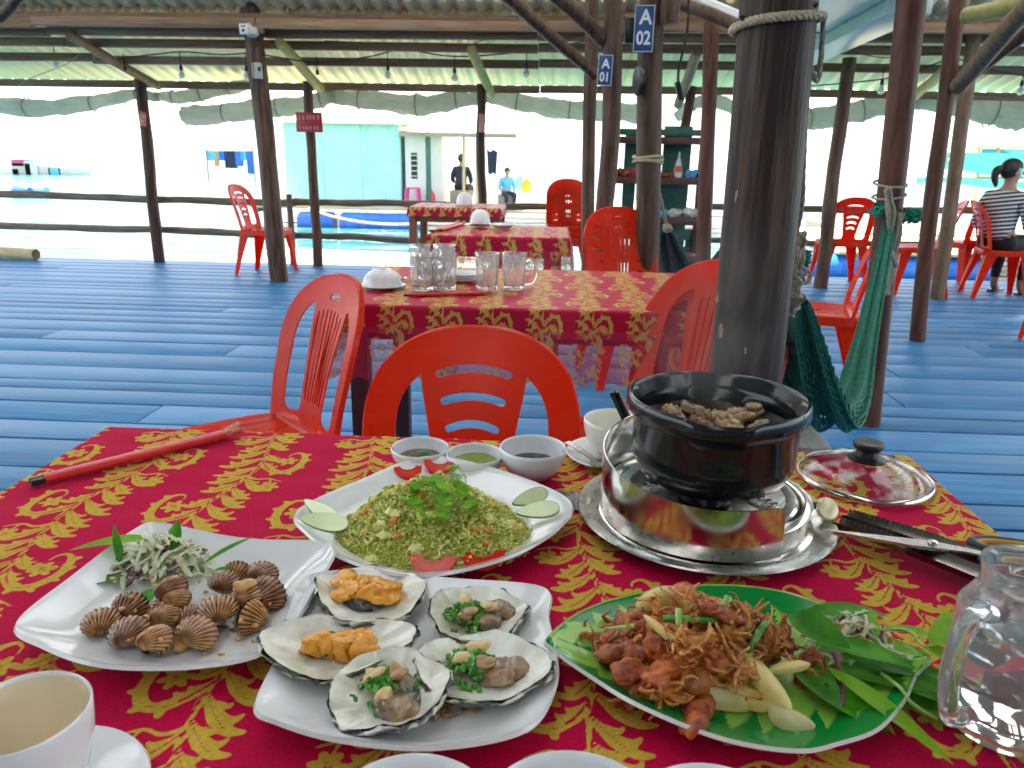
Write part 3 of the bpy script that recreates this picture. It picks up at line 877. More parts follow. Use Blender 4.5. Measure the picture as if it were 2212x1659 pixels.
M['cloth'] = attr_mat('brocade_cloth', 'print', (.60, .41, .05), (.56, .004, .058), -.25, .25, rough=.7, spec=.06, n_amt=.25, n_scale=900, bump=.22, bscale=1100, weave=420, c_noise=(.80, .80, .82))
M['cloth_lite'] = attr_mat('brocade_cloth_far', 'print', (.54, .37, .07), (.46, .004, .045), -.35, .35, rough=.45, spec=.22)
M['lace'] = attr_mat('printed_clear_skirt', 'print', (.55, .36, .12), (.62, .03, .10), -.5, .5, rough=.3, spec=.5, alpha=(.80, .50))

def cloth(name, x0, x1, y0, y1, drop, step, sc=1.0, off=(0, 0), seed=1, edge=.008, wr=.0008, jdrop=None, flip=1):
    """table cloth: top sheet that rolls over the edges and hangs on four sides"""
    jdrop = jdrop or step * 2
    nx = max(8, int((x1 - x0) / step)); ny = max(8, int((y1 - y0) / step))
    nd = max(4, int(drop / jdrop))
    xs = np.concatenate([-np.linspace(drop, 0, nd, endpoint=False) , np.linspace(0, x1 - x0, nx + 1), (x1 - x0) + np.linspace(0, drop, nd + 1)[1:]])
    ys = np.concatenate([-np.linspace(drop, 0, nd, endpoint=False), np.linspace(0, y1 - y0, ny + 1), (y1 - y0) + np.linspace(0, drop, nd + 1)[1:]])
    Wd, Dp = x1 - x0, y1 - y0
    def fold(a, mx):
        # returns coordinate on the top and hang length
        h = np.where(a < 0, -a, np.where(a > mx, a - mx, 0.0))
        return np.clip(a, 0, mx), h, np.where(a < 0, -1, np.where(a > mx, 1, 0))
    X, Y = np.meshgrid(xs, ys)
    cx, hx, sx = fold(X, Wd); cy, hy, sy = fold(Y, Dp)
    h = np.maximum(hx, hy) ; both = np.minimum(hx, hy)
    flare = .10
    ph = seed * 1.3
    ripx = .010 * np.sin(cy * 22 + ph) * np.minimum(1, hx / .1)
    ripy = .008 * np.sin(cx * 19 + ph * 2) * np.minimum(1, hy / .1)
    r = edge
    def roll(hh):
        out = np.where(hh < r * 1.57, r * np.sin(np.minimum(hh / r, 1.57)), r + (hh - r * 1.57) * flare)
        dn = np.where(hh < r * 1.57, r * (1 - np.cos(np.minimum(hh / r, 1.57))), r + (hh - r * 1.57))
        return out, dn
    ox, dx = roll(hx); oy, dy = roll(hy)
    VX = x0 + cx + sx * (ox + ripx * (hx > 0)); VY = y0 + cy + sy * (oy + ripy * (hy > 0))
    VZ = -np.maximum(dx, dy) - .25 * np.minimum(dx, dy)
    top = (h == 0)
    wz = wr * 1.5 * np.exp(-((X - Wd * .36) / .006) ** 2) + wr * 1.3 * np.exp(-((Y - Dp * .52) / .006) ** 2) + wr * (np.sin(X * 31 + Y * 17 + ph) * .5 + np.sin(X * 57 - Y * 43 + ph * 3) * .3 + np.sin(X * 8 + Y * 95) * .35)
    VZ = VZ + np.where(top, wz, 0)
    pr = print_at(flip * X + off[0], flip * Y + off[1], sc)
    n1, n0 = X.shape[1], X.shape[0]
    verts = np.stack([VX.ravel(), VY.ravel(), VZ.ravel()], 1)
    idx = np.arange(n0 * n1).reshape(n0, n1)
    f = np.stack([idx[:-1, :-1].ravel(), idx[:-1, 1:].ravel(), idx[1:, 1:].ravel(), idx[1:, :-1].ravel()], 1)
    # leave the corners open beyond a short fold
    bb = both.ravel()[f].min(1)
    f = f[bb < .02]
    me = bpy.data.meshes.new(name)
    me.vertices.add(len(verts)); me.vertices.foreach_set('co', verts.astype(np.float32).ravel())
    me.loops.add(len(f) * 4); me.loops.foreach_set('vertex_index', f.ravel().astype(np.int32))
    me.polygons.add(len(f)); me.polygons.foreach_set('loop_start', np.arange(0, len(f) * 4, 4, dtype=np.int32))
    me.polygons.foreach_set('use_smooth', np.ones(len(f), dtype=bool))
    me.update(calc_edges=True)
    at = me.attributes.new('print', 'FLOAT', 'POINT'); at.data.foreach_set('value', pr.ravel().astype(np.float32))
    me.validate()
    return me
def skirt(name, x0, x1, y0, y1, z0, z1, out, sc, step=.006):
    """clear printed plastic strip hanging under the cloth hem, scalloped below"""
    per = [(x0 - out, y0 - out), (x1 + out, y0 - out), (x1 + out, y1 + out), (x0 - out, y1 + out), (x0 - out, y0 - out)]
    pts = []; s = 0; ss = []
    for a, b in zip(per[:-1], per[1:]):
        ln = math.hypot(b[0] - a[0], b[1] - a[1]); n = max(4, int(ln / step))
        for i in range(n):
            t = i / n
            nx_, ny_ = (b[1] - a[1]) / ln, -(b[0] - a[0]) / ln
            rp = .009 * math.sin((s + t * ln) * 21)
            pts.append((a[0] + (b[0] - a[0]) * t + nx_ * rp, a[1] + (b[1] - a[1]) * t + ny_ * rp, nx_, ny_)); ss.append(s + t * ln)
        s += ln
    nr = 14
    mbk = MB()
    n = len(pts)
    vs = []; av = []
    for j in range(nr + 1):
        t = j / nr
        for (x, yy, nx_, ny_), sv in zip(pts, ss):
            zz = z0 + (z1 - z0) * t - (.012 * abs(math.sin(sv * math.pi / .055)) * t)
            vs.append((x + nx_ * .012 * t, yy + ny_ * .012 * t, zz))
            av.append(float(print_at(sv, -zz + .62, sc)))
    fs = [(j * n + i, j * n + (i + 1) % n, (j + 1) * n + (i + 1) % n, (j + 1) * n + i) for j in range(nr) for i in range(n)]
    mbk.add(vs, fs, None, av)
    return mbk

def table(label, cat, x0, x1, y0, y1, ztop, leg_mat, leg_w, rotz=0.0, pivot=None, inset=.05, drop=.12, step=.006, sc=1.0, off=(0, 0), clothlab='', skirt_drop=0, mat='cloth_lite', seed=1, group=None, apron=True, wr=.0008):
    cx, cy = (x0 + x1) / 2, (y0 + y1) / 2
    t = thing('table', label, cat, (cx, cy, 0), rotz, group)
    a, b = (x1 - x0) / 2, (y1 - y0) / 2
    tb = MB(); tb.box((0, 0, ztop - .018), (2 * a - .014, 2 * b - .014, .026), bev=.004)
    obj('tabletop', tb, M[leg_mat], t)
    if apron:
        ap = MB()
        for (px, py, dx, dy) in ((0, -b + inset, 2 * a - 2 * inset, .022), (0, b - inset, 2 * a - 2 * inset, .022), (-a + inset, 0, .022, 2 * b - 2 * inset - .03), (a - inset, 0, .022, 2 * b - 2 * inset - .03)):
            ap.box((px, py, ztop - .075), (dx, dy, .08))
        obj('apron', ap, M[leg_mat], t)
    for (sx, sy) in ((-1, -1), (1, -1), (1, 1), (-1, 1)):
        lb = MB(); lb.box((0, 0, (ztop - .035) / 2), (leg_w, leg_w, ztop - .035), bev=.004)
        o = obj('leg', lb, M[leg_mat], t); o.location = (sx * (a - inset), sy * (b - inset), 0)
    c = obj('tablecloth', cloth('tablecloth', -a, a, -b, b, drop, step, sc, off, seed, wr=wr, flip=-1 if mat == 'cloth' else 1), M[mat], loc=(cx, cy, ztop), rot=(0, 0, rotz))
    tag(c, clothlab, 'tablecloth')
    if skirt_drop:
        sk = skirt('printed_skirt', -a, a, -b, b, -drop * .72, -drop - skirt_drop, .020, sc)
        obj('clear_skirt', sk, M['lace'], c, attr='print')
    return t
TZ = .75
table('front dining table carrying all the dishes', 'table', -.672, .520, .235, 1.066, TZ - .002, 'leg_wood', .055, drop=.13, step=.0026, sc=1.0, wr=.0013, off=(.045, .02),
      clothlab='red cloth with gold scrolls under the dishes on the front table', mat='cloth', seed=2, inset=.07)
table('second table behind the front one with the glass mugs', 'table', -.635, .472, 2.095, 2.843, TZ - .002, 'dark_leg', .055, drop=.085, step=.0034, sc=.93, off=(.03, .1),
      clothlab='red and gold cloth with clear printed skirt on the table with glass mugs', skirt_drop=.115, seed=3, inset=.07)
table('small low looking third table with upturned white bowl', 'table', -.665, .072, 3.99, 4.59, TZ - .002, 'leg_wood', .05, drop=.10, step=.006, sc=.88, off=(.02, .02),
      clothlab='red and gold cloth on the third table from the front', skirt_drop=.12, seed=4, inset=.06)
table('farthest table by the railing with plain brown legs', 'table', -1.15, -.43, 6.05, 6.60, TZ - .002, 'leg_wood', .06, drop=.075, step=.01, sc=.8, off=(.02, .05),
      clothlab='pinkish red cloth on the farthest table by the railing', skirt_drop=.0, seed=5, inset=.03)

# ================================================================== CHAIRS
def inpoly(px, py, poly):
    x = np.asarray([p[0] for p in poly]); yv = np.asarray([p[1] for p in poly])
    r = np.zeros(len(px), bool)
    j = len(x) - 1
    for i in range(len(x)):
        c = ((yv[i] > py) != (yv[j] > py)) & (px < (x[j] - x[i]) * (py - yv[i]) / (yv[j] - yv[i] + 1e-12) + x[i])
        r ^= c; j = i
    return r
def plate2d(outer, holes, step):
    """triangulated flat plate with holes; returns 2d verts, triangles and boundary loops"""
    loops = [outer] + holes
    vs = []; es = []
    for lp in loops:
        n0 = len(vs)
        vs += [Vector((p[0], p[1])) for p in lp]
        es += [(n0 + i, n0 + (i + 1) % len(lp)) for i in range(len(lp))]
    xs = [p[0] for p in outer]; yy = [p[1] for p in outer]
    gx, gy = np.meshgrid(np.arange(min(xs) + step * .5, max(xs), step), np.arange(min(yy) + step * .5, max(yy), step))
    gx, gy = gx.ravel(), gy.ravel()
    ok = inpoly(gx, gy, outer)
    for h in holes: ok &= ~inpoly(gx, gy, h)
    B = np.array([(v.x, v.y) for v in vs])
    for x, q in zip(gx[ok], gy[ok]):
        if np.min(np.abs(B[:, 0] - x) + np.abs(B[:, 1] - q)) > step * .45: vs.append(Vector((x, q)))
    v2, e2, f2, ov, oe, of = delaunay_2d_cdt(vs, es, [], 0, 1e-7)
    P2 = np.array([(v.x, v.y) for v in v2])
    F = np.array([f for f in f2 if len(f) == 3])
    c = P2[F].mean(1)
    ok = inpoly(c[:, 0], c[:, 1], outer)
    for h in holes: ok &= ~inpoly(c[:, 0], c[:, 1], h)
    return P2, F[ok]
def bent(outer, holes, fmap, thick, step=.016, lip=0.0, attr=None):
    """plate bent by fmap(u, v, w) with real thickness and, if wanted, a rolled lip round the outer edge"""
    P2, F = plate2d(outer, holes, step)
    b = MB()
    n = len(P2)
    fr = [fmap(u, v, 0) for u, v in P2]; bk = [fmap(u, v, thick) for u, v in P2]
    A = [attr(u, v) for u, v in P2] if attr else None
    b.add(fr, [tuple(f) for f in F], None, A); b.add(bk, [tuple(reversed(f)) for f in F], None, A)
    cnt = {}
    for f in F:
        for i in range(3):
            e = (int(f[i]), int(f[(i + 1) % 3])); cnt[tuple(sorted(e))] = cnt.get(tuple(sorted(e)), []) + [e]
    wall = [v[0] for v in cnt.values() if len(v) == 1]
    idx = {}
    vs = []; av = []
    def gi(i, w):
        if (i, w) not in idx:
            idx[(i, w)] = len(vs); vs.append(fr[i] if w == 0 else bk[i]); av.append(A[i] if A else 0)
        return idx[(i, w)]
    fs = [(gi(i, 0), gi(i, 1), gi(j, 1), gi(j, 0)) for i, j in wall]
    b.add(vs, fs, None, av)
    if lip:
        m = len(outer)
        vs = []; fs = []
        cxm = sum(p[0] for p in outer) / m; cym = sum(p[1] for p in outer) / m
        for u, v in outer:
            d = Vector((u - cxm, v - cym)); d.normalize()
            for k in range(4):
                o_, w_ = ((0, -.001), (.003, .001), (.0035, lip), (.001, lip))[k]
                vs.append(fmap(u + d.x * o_, v + d.y * o_, w_))
        for i in range(m):
            i2 = (i + 1) % m
            for k in range(3): fs.append((i * 4 + k, i2 * 4 + k, i2 * 4 + k + 1, i * 4 + k + 1))
        b.add(vs, fs)
    return b
def slot(cx, cy, wd, ht, arch=0.0, n=6, vert=False):
    """rounded slot outline"""
    pts = []
    hw, hh = wd / 2 - ht / 2, ht / 2
    top = [(cx - hw + 2 * hw * i / n, cy + hh + arch * (1 - (2 * i / n - 1) ** 2)) for i in range(n + 1)]
    bot = [(cx - hw + 2 * hw * i / n, cy - hh + arch * (1 - (2 * i / n - 1) ** 2)) for i in range(n + 1)]
    rc = [(cx + hw + hh * math.sin(a), cy + hh * math.cos(a)) for a in (R(40), R(90), R(140))]
    lc = [(cx - hw - hh * math.sin(a), cy - hh * math.cos(a)) for a in (R(40), R(90), R(140))]
    return top + rc + bot[::-1] + lc
def arch_outline(hw, vtop, v0, n=26, p=2.5, neck=.0):
    pts = [(-hw + neck, 0), (-hw + neck * .4, v0 * .45), (-hw, v0)]
    for i in range(1, n):
        a = math.pi - math.pi * i / n
        c, s_ = math.cos(a), math.sin(a)
        pts.append((hw * math.copysign(abs(c) ** (2 / p), c), v0 + (vtop - v0) * abs(s_) ** (2 / p)))
    pts += [(hw, v0), (hw - neck * .4, v0 * .45), (hw - neck, 0)]
    return pts
SEATZ = .425
def back_map(u, v, wv):
    yy = .165 + .17 * v + .28 * v * v - .75 * u * u
    return (u, yy + wv, SEATZ - .005 + v * .955)
def side_opening(hw, splat_lo, splat_hi, vlo, vhi, v0, vtop, band, sgn, n=12):
    """opening between the arch leg and the middle splat"""
    out = []
    iw = hw - band
    # outer boundary upward
    out.append((iw - .004, vlo + .02)); out.append((iw, (vlo + v0) * .5)); out.append((iw, v0))
    vt = vtop - band * 1.1
    xs = splat_hi
    for i in range(1, n):
        a = (math.pi / 2) * i / n
        x = iw * math.cos(a) ** .82; v = v0 + (vt - v0) * math.sin(a) ** .82
        if x < xs + .004: break
        out.append((x, v))
    out.append((xs + .003, min(vhi, vt - .012)))
    out.append((xs - .001, vhi - .03))
    out.append(((splat_lo + xs) / 2 - .006, (vlo + vhi) / 2 - .01))
    out.append((splat_lo, vlo + .03)); out.append((splat_lo + .008, vlo + .006)); out.append(((splat_lo + iw) / 2, vlo)); out.append((iw - .018, vlo + .004))
    p = [(sgn * x, v) for x, v in out]
    return p if sgn > 0 else p[::-1]
def chair_proto(kind, label, mat):
    t = thing('plastic_chair', label, 'chair')
    hw, vtop, v0 = .205, .432, .24
    outer = arch_outline(hw, vtop, v0, 30, 2.45, .012)
    holes = []
    if kind == 'slots':
        holes += [side_opening(hw, .058, .100, .03, .345, v0, vtop, .058, s) for s in (1, -1)]
        for v, wd in ((.345, .150), (.292, .128), (.239, .106), (.186, .086), (.133, .072)): holes.append(slot(0, v, wd, .0165, .010))
    elif kind == 'grooves':
        holes += [side_opening(hw, .060, .086, .03, .345, v0, vtop, .056, s) for s in (1, -1)]
        holes.append(slot(0, .372, .056, .020, .003))
        for k in range(7):
            x = (k - 3) / 3
            lo, hi = (x * .042, .075), (x * .062, .325 + .012 * (1 - x * x))
            w2 = .0034
            holes.append([(lo[0] - w2, lo[1]), (lo[0] + w2, lo[1]), (hi[0] + w2, hi[1]), (hi[0], hi[1] + .004), (hi[0] - w2, hi[1])])
    else:   # ladder bars at the sides, fine grooves in the middle
        for s in (1, -1):
            for v, xa, xb in ((.325, .100, .150), (.262, .092, .158), (.199, .086, .160)):
                q = [(s * xa, v - .012), (s * (xb - .004), v - .003), (s * xb, v + .012), (s * (xa + .004), v + .004)]
                holes.append(q if s > 0 else q[::-1])
            q = [(s * .076, .03), (s * .15, .03), (s * .155, .13), (s * .10, .145), (s * .082, .10)]
            holes.append(q if s > 0 else q[::-1])
        holes.append(slot(0, .372, .056, .014, .003))
        for k in range(6):
            x = (k - 2.5) / 2.5
            w2 = .003
            for lo, hi in (((x * .040, .06), (x * .050, .185)), ((x * .052, .20), (x * .064, .33))):
                holes.append([(lo[0] - w2, lo[1]), (lo[0] + w2, lo[1]), (hi[0] + w2, hi[1]), (hi[0] - w2, hi[1])])
    obj('backrest', bent(outer, holes, back_map, .0045, .015, lip=.016), M[mat], t, angle=50)
    # seat: dished rounded square with ribs and a deep skirt
    so = []
    for i in range(40):
        a = 2 * math.pi * i / 40
        c, s_ = math.cos(a), math.sin(a)
        x = math.copysign(abs(c) ** .42, c) * (.205 - .012 * (s_ + 1) * .5); yy = math.copysign(abs(s_) ** .42, s_) * .198 - .01
        so.append((x, yy))
    def seat_map(u, v, wv):
        d = max(abs(u) / .2, abs(v + .01) / .198)
        dip = -.012 * max(0, 1 - d ** 2.2)
        rib = .0016 * math.cos(u * 2 * math.pi / .042) * max(0, 1 - d ** 4)
        fr = -.10 * max(0, -v - .13) ** 1.0
        return (u, v, SEATZ + dip + rib + fr - wv)
    sb = bent(so, [], seat_map, .005, .0105)
    m = len(so); vs = []; fs = []
    for (x, yy) in so:
        z0 = seat_map(x, yy, 0)[2]
        for k, (o_, dz) in enumerate(((0, 0), (.004, -.004), (.006, -.012), (.008, -.048), (.005, -.048))):
            l = math.hypot(x, yy)
            vs.append((x * (1 + o_ / l), yy * (1 + o_ / l), z0 + dz))
    for i in range(m):
        i2 = (i + 1) % m
        for k in range(4): fs.append((i * 5 + k, i * 5 + k + 1, i2 * 5 + k + 1, i2 * 5 + k))
    sb.add(vs, fs)
    obj('seat', sb, M[mat], t, angle=45)
    # legs: angled channel legs, splayed
    for (sx, sy) in ((-1, -1), (1, -1), (1, 1), (-1, 1)):
        lb = MB()
        top = Vector((sx * .178, sy * .172 - .01, SEATZ - .01)); bot = Vector((sx * .215, -.205 if sy < 0 else .235, 0))
        n = 8; vs = []; fs = []
        for i in range(n + 1):
            q = i / n
            c = top.lerp(bot, q) + Vector((0, 0, 0))
            wd = .062 * (1 - q) ** 1.3 + .030; th = .007
            # L section: one flange across, one flange along
            prof = [(sx * .004, sy * .004), (-sx * wd, sy * .004), (-sx * wd, sy * (.004 - th)), (sx * (.004 - th), sy * (.004 - th)), (sx * (.004 - th), -sy * wd), (sx * .004, -sy * wd)]
            for (x, yy) in prof: vs.append((c.x + x, c.y + yy, c.z))
        for i in range(n):
            for k in range(6):
                k2 = (k + 1) % 6
                fs.append((i * 6 + k, i * 6 + k2, (i + 1) * 6 + k2, (i + 1) * 6 + k))
        fs.append(tuple(range(6))); fs.append(tuple(n * 6 + k for k in range(5, -1, -1)))
        lb.add(vs, fs)
        bmx = lb.data('leg', True, None, 35)
        bm = bmesh.new(); bm.from_mesh(bmx); bmesh.ops.recalc_face_normals(bm, faces=bm.faces); bm.to_mesh(bmx); bm.free()
        obj('leg', bmx, M[mat], t)
    return t
def put(o, x, yy, rz, z=0.0, tilt=(0, 0)):
    o.location = (x, yy, z); o.rotation_euler = (tilt[0], tilt[1], rz)
    return o
protos = {}
def chair(kind, x, yy, face, label, group, z=0.0, mat='chair', tilt=(0, 0)):
    """face: direction the sitter would look, degrees from -Y, counter-clockwise"""
    key = (kind, mat)
    if key not in protos:
        o = chair_proto(kind, label, mat); protos[key] = o
    else:
        o = copy_tree(protos[key])
    o['label'] = label
    if group: o['group'] = group
    return put(o, x, yy, R(face), z, tilt)
G1 = 'red plastic chairs on the deck'
chair('slots', -.148, 1.16, 0, 'red chair with four horizontal slots tucked behind the front table', G1)
chair('grooves', -.785, 1.84, -47, 'red chair with vertical grooves turned sideways behind the front table', G1)
for k in range(3):
    chair('grooves', .285 - .012 * k, 1.845 - .013 * k, (-43, -40, -46)[k], ('lowest red chair of the stack of three beside the thick post', 'middle red chair of the stack of three beside the thick post', 'topmost red chair of the stack of three beside the thick post')[k], G1, z=.0 + .034 * k, mat='chair' if k else 'chair_dull')
chair('grooves', 1.36, 3.95, -104, 'red chair with broad seat seen through the green hammock', G1)
for k in range(2):
    chair('ladder', .405, 4.02 + .015 * k, 14, ('lower red chair of the pair stacked left of the roped post', 'upper red chair of the pair stacked left of the roped post')[k], G1, z=.055 * k)
for k in range(3):
    chair('ladder', .12, 7.35 + .012 * k, 3, ('bottom red chair of the far stack by the railing', 'middle red chair of the far stack by the railing', 'top red chair of the far stack by the railing')[k], G1, z=.05 * k)
chair('slots', -2.80, 7.36, 84, 'lone red chair by the left railing facing right', G1)
chair('slots', 2.72, 7.52, 178, 'far red chair by the right railing behind the slim grey post', G1)
chair('slots', 3.30, 7.15, 255, 'red chair half hidden behind the hammock post', G1)
chair('slots', 3.95, 7.66, 200, 'far red chair partly behind the braced post', G1)
chair('slots', 3.95, 7.05, 78, 'red chair under the woman in stripes', G1)
chair('slots', 3.45, 5.15, -80, 'red chair at the right edge of the picture', G1)
# ================================================================== THINGS ON THE FRONT TABLE
def dish(name, label, cat, outline_px, zrim, mat, rim_h, flat=.60, attr=None, thick=.0035, lip=.004, n_ring=14, corner=0.0, sub=10, zbase=TZ, outline=None, under=None):
    """shallow dish whose rim follows the surveyed outline; foot stands on the cloth"""
    if outline is None:
        pts = [gp(p[0], p[1], zrim) for p in outline_px]
    else:
        pts = outline
    c = sum(pts, Vector()) / len(pts); c.z = zbase
    ring = spline([p - Vector((c.x, c.y, zrim)) for p in pts], sub, True)
    m = len(ring)
    rmax = max(p.length for p in ring)
    prof = []
    for i in range(n_ring + 1):
        s = i / n_ring
        if s <= flat: z = .006
        else:
            t = (s - flat) / (1 - flat)
            z = .006 + (rim_h - .006) * (t * t * (1.9 - .9 * t))
        prof.append((s, z))
    outer = [(1.0 + lip * .5 / rmax, rim_h + .0015), (1.0 + lip / rmax, rim_h - .0015), (1.0, rim_h - thick * 1.2)]
    back = []
    for i in range(n_ring - 1, -1, -2):
        s = i / n_ring
        z = prof[i][1] - thick
        if s < flat: break
        back.append((s * .995, max(z, .002)))
    back += [(flat * .97, .0), (flat * .88, .0), (flat * .85, .002), (0, .002)]
    allp = prof + outer + back
    vs = []; av = []
    for (s, z) in allp:
        for p in ring:
            k = (p.length / rmax)
            zz = z
            if s > flat: zz += corner * max(0, k - .72) * ((s - flat) / (1 - flat)) ** 2
            vs.append((p.x * s, p.y * s, zz)); av.append(0.0)
    fs = []
    for j in range(len(allp) - 1):
        for i in range(m):
            i2 = (i + 1) % m
            fs.append((j * m + i, j * m + i2, (j + 1) * m + i2, (j + 1) * m + i))
    if attr:
        av = [attr(v, j // m, len(prof)) for j, v in enumerate(vs)]
    b = MB(); b.add(vs, fs, None, av)
    o = obj(name, b, mat, loc=c, attr='print' if attr else None, angle=60)
    tag(o, label, cat)
    return o, c
rice_plate, RC = dish('dinner_plate', 'white square plate of green fried rice with rounded corners', 'plate',
    [(648, 1106), (780, 1040), (925, 992), (1085, 1022), (1222, 1083), (1205, 1140), (1090, 1205), (905, 1243), (760, 1212), (672, 1158)], TZ + .024, M['white'], .024, flat=.62, corner=.008)
cockle_plate, CC = dish('dinner_plate', 'white leaf shaped plate holding the brown cockles', 'plate',
    [(42, 1350), (165, 1243), (290, 1155), (352, 1140), (520, 1165), (708, 1184), (682, 1262), (628, 1352), (560, 1415), (420, 1438), (230, 1436), (105, 1398)], TZ + .024, M['white'], .024, flat=.60, corner=.014)
oyster_plate, OC = dish('dinner_plate', 'white square plate with wavy edge holding five oysters', 'plate',
    [(557, 1527), (600, 1420), (625, 1330), (668, 1255), (800, 1240), (960, 1252), (1166, 1277), (1180, 1340), (1197, 1415), (1192, 1490), (1130, 1578), (940, 1612), (750, 1598), (610, 1562)], TZ + .022, M['white'], .022, flat=.66, corner=.012)
leafpts = [(1187, 1386), (1262, 1325), (1380, 1285), (1540, 1266), (1700, 1283), (1860, 1345), (1935, 1388), (2002, 1424), (1972, 1462), (1948, 1512), (1892, 1572), (1810, 1602), (1720, 1618), (1560, 1592), (1390, 1525), (1280, 1462), (1205, 1412)]
La, Lb = gp(1187, 1386, TZ + .02), gp(2002, 1424, TZ + .02)
def leaf_attr(v, ring, nprof):
    """jagged pale centre of the printed leaf; the underside and lip are white"""
    if ring >= nprof: return 2.0
    ax = (Lb - La); L_ = ax.length; ax.normalize(); nx_ = Vector((-ax.y, ax.x, 0))
    p = Vector(v) + LCENT - La
    a = p.dot(ax) / L_; b = p.dot(nx_)
    wv = .100 * math.sin(max(0, min(1, a)) * math.pi) ** .7 + 1e-4
    q = abs(b) / wv
    saw = ((a * 13 + q * .55) % 1.0)
    edge = .52 + .34 * (1 - saw)
    return (edge - q) * 2.0 if q > .05 else -.6
M['leaf_plate'] = attr_mat('printed_leaf_melamine', 'print', (.003, .22, .035), (.26, .50, .07), -.06, .06, rough=.16, spec=.4, coat=.15)
def _leafdish():
    global LCENT
    pts = [gp(p[0], p[1], TZ + .022) for p in leafpts]
    LCENT = sum(pts, Vector()) / len(pts); LCENT.z = TZ
    o, c = dish('leaf_plate', 'green leaf shaped plate with white rim holding the fried squid', 'plate', None, TZ + .022, M['leaf_plate'], .022, flat=.52, corner=.010, attr=leaf_attr, outline=pts, n_ring=60, sub=16)
    return o, c
leaf_plate, LC = _leafdish()
# white lip and underside of the leaf plate: its own material on those faces
leaf_plate.data.materials.append(M['white'])
_a = [d.value for d in leaf_plate.data.attributes['print'].data]
for p in leaf_plate.data.polygons:
    if min(_a[i] for i in p.vertices) > 1.5: p.material_index = 1

def bowl_mb(r, h, foot=.5, thick=.0028):
    pr = []
    n = 14
    for i in range(n + 1):
        t = i / n
        pr.append((r * (.42 + .58 * math.sin(t * math.pi / 2) ** .8) if t > 0 else 0.0, .005 + (h - .005) * (1 - math.cos(t * math.pi / 2)) ** .85))
    pr[0] = (0, .006)
    inner = pr
    outer = [(a + thick, b) for a, b in reversed(pr[2:])]
    outer[0] = (r + thick, h - .0006)
    prof = inner + [(r + thick * .5, h + .0012)] + outer + [(r * foot + .004, .004), (r * foot, 0), (r * foot - .004, 0), (r * foot - .005, .003), (0, .003)]
    b = MB(); b.lathe(prof, 48)
    return b
def bowl(name, label, px, py, zrim, r, mat='white', cat='bowl', group=None, z0=TZ, foot=.5, at=None):
    p = gp(px, py, zrim) if at is None else at
    o = obj(name, bowl_mb(r, zrim - z0, foot), M[mat], loc=(p.x, p.y, z0), angle=50)
    return tag(o, label, cat, group), Vector((p.x, p.y, z0))
def disc_fill(name, label, cat, c, z, r, mat, parent=None, dome=0.0, noise=0.0):
    b = MB()
    n = 40; m = 8
    b.grid(lambda u, v: (r * v * math.cos(2 * math.pi * u), r * v * math.sin(2 * math.pi * u), dome * (1 - v * v) + noise * math.sin(u * 40 + v * 9) * math.sin(v * 23 + u * 12) * (1 - v)), n, m, True)
    b.grid(lambda u, v: (r * (1 - .25 * v) * math.cos(2 * math.pi * u), r * (1 - .25 * v) * math.sin(2 * math.pi * u), -.006 * v), n, 1, True)
    o = obj(name, b, M[mat], loc=(c.x, c.y, z))
    return tag(o, label, cat)
M['soy'] = pm('soy_sauce', (.018, .006, .004), rough=.06, spec=.6, coat=.4)
M['greensauce'] = pm('green_chilli_sauce', (.16, .21, .010), (.24, .28, .02), scale=160, rough=.18, coat=.3)
M['saltpepper'] = pm('salt_and_pepper', (.30, .24, .19), (.06, .045, .04), scale=420, rough=.9, bump=.8, bscale=300)
M['lime'] = pm('lime_skin', (.02, .09, .015), (.035, .14, .02), scale=80, rough=.3, bump=.15, bscale=300)
o, c = bowl('dip_bowl', 'small white dip bowl with salt, pepper and a lime piece', 907, 966, TZ + .030, .0365)
disc_fill('salt_pepper', 'grey brown salt and pepper heap with lime in the left dip bowl', 'seasoning', c, c.z + .0165, .0290, 'saltpepper', dome=.006, noise=.001)
b = MB(); b.blob((0, 0, 0), (.011, .009, .007), 14, 10); tag(obj('lime_piece', b, M['lime'], loc=(c.x + .009, c.y - .012, c.z + .0235), rot=(.3, .2, .5)), 'dark green lime piece lying on the salt and pepper', 'lime')
o, c = bowl('dip_bowl', 'small white dip bowl with green chilli sauce', 1026, 980, TZ + .030, .0358)
disc_fill('green_sauce', 'green chilli sauce in the middle dip bowl', 'sauce', c, c.z + .0195, .0300, 'greensauce')
o, c = bowl('dip_bowl', 'deeper white dip bowl with dark soy sauce', 1151, 965, TZ + .042, .0412, foot=.52)
disc_fill('soy_sauce', 'dark soy sauce in the deepest dip bowl', 'sauce', c, c.z + .0205, .0325, 'soy')
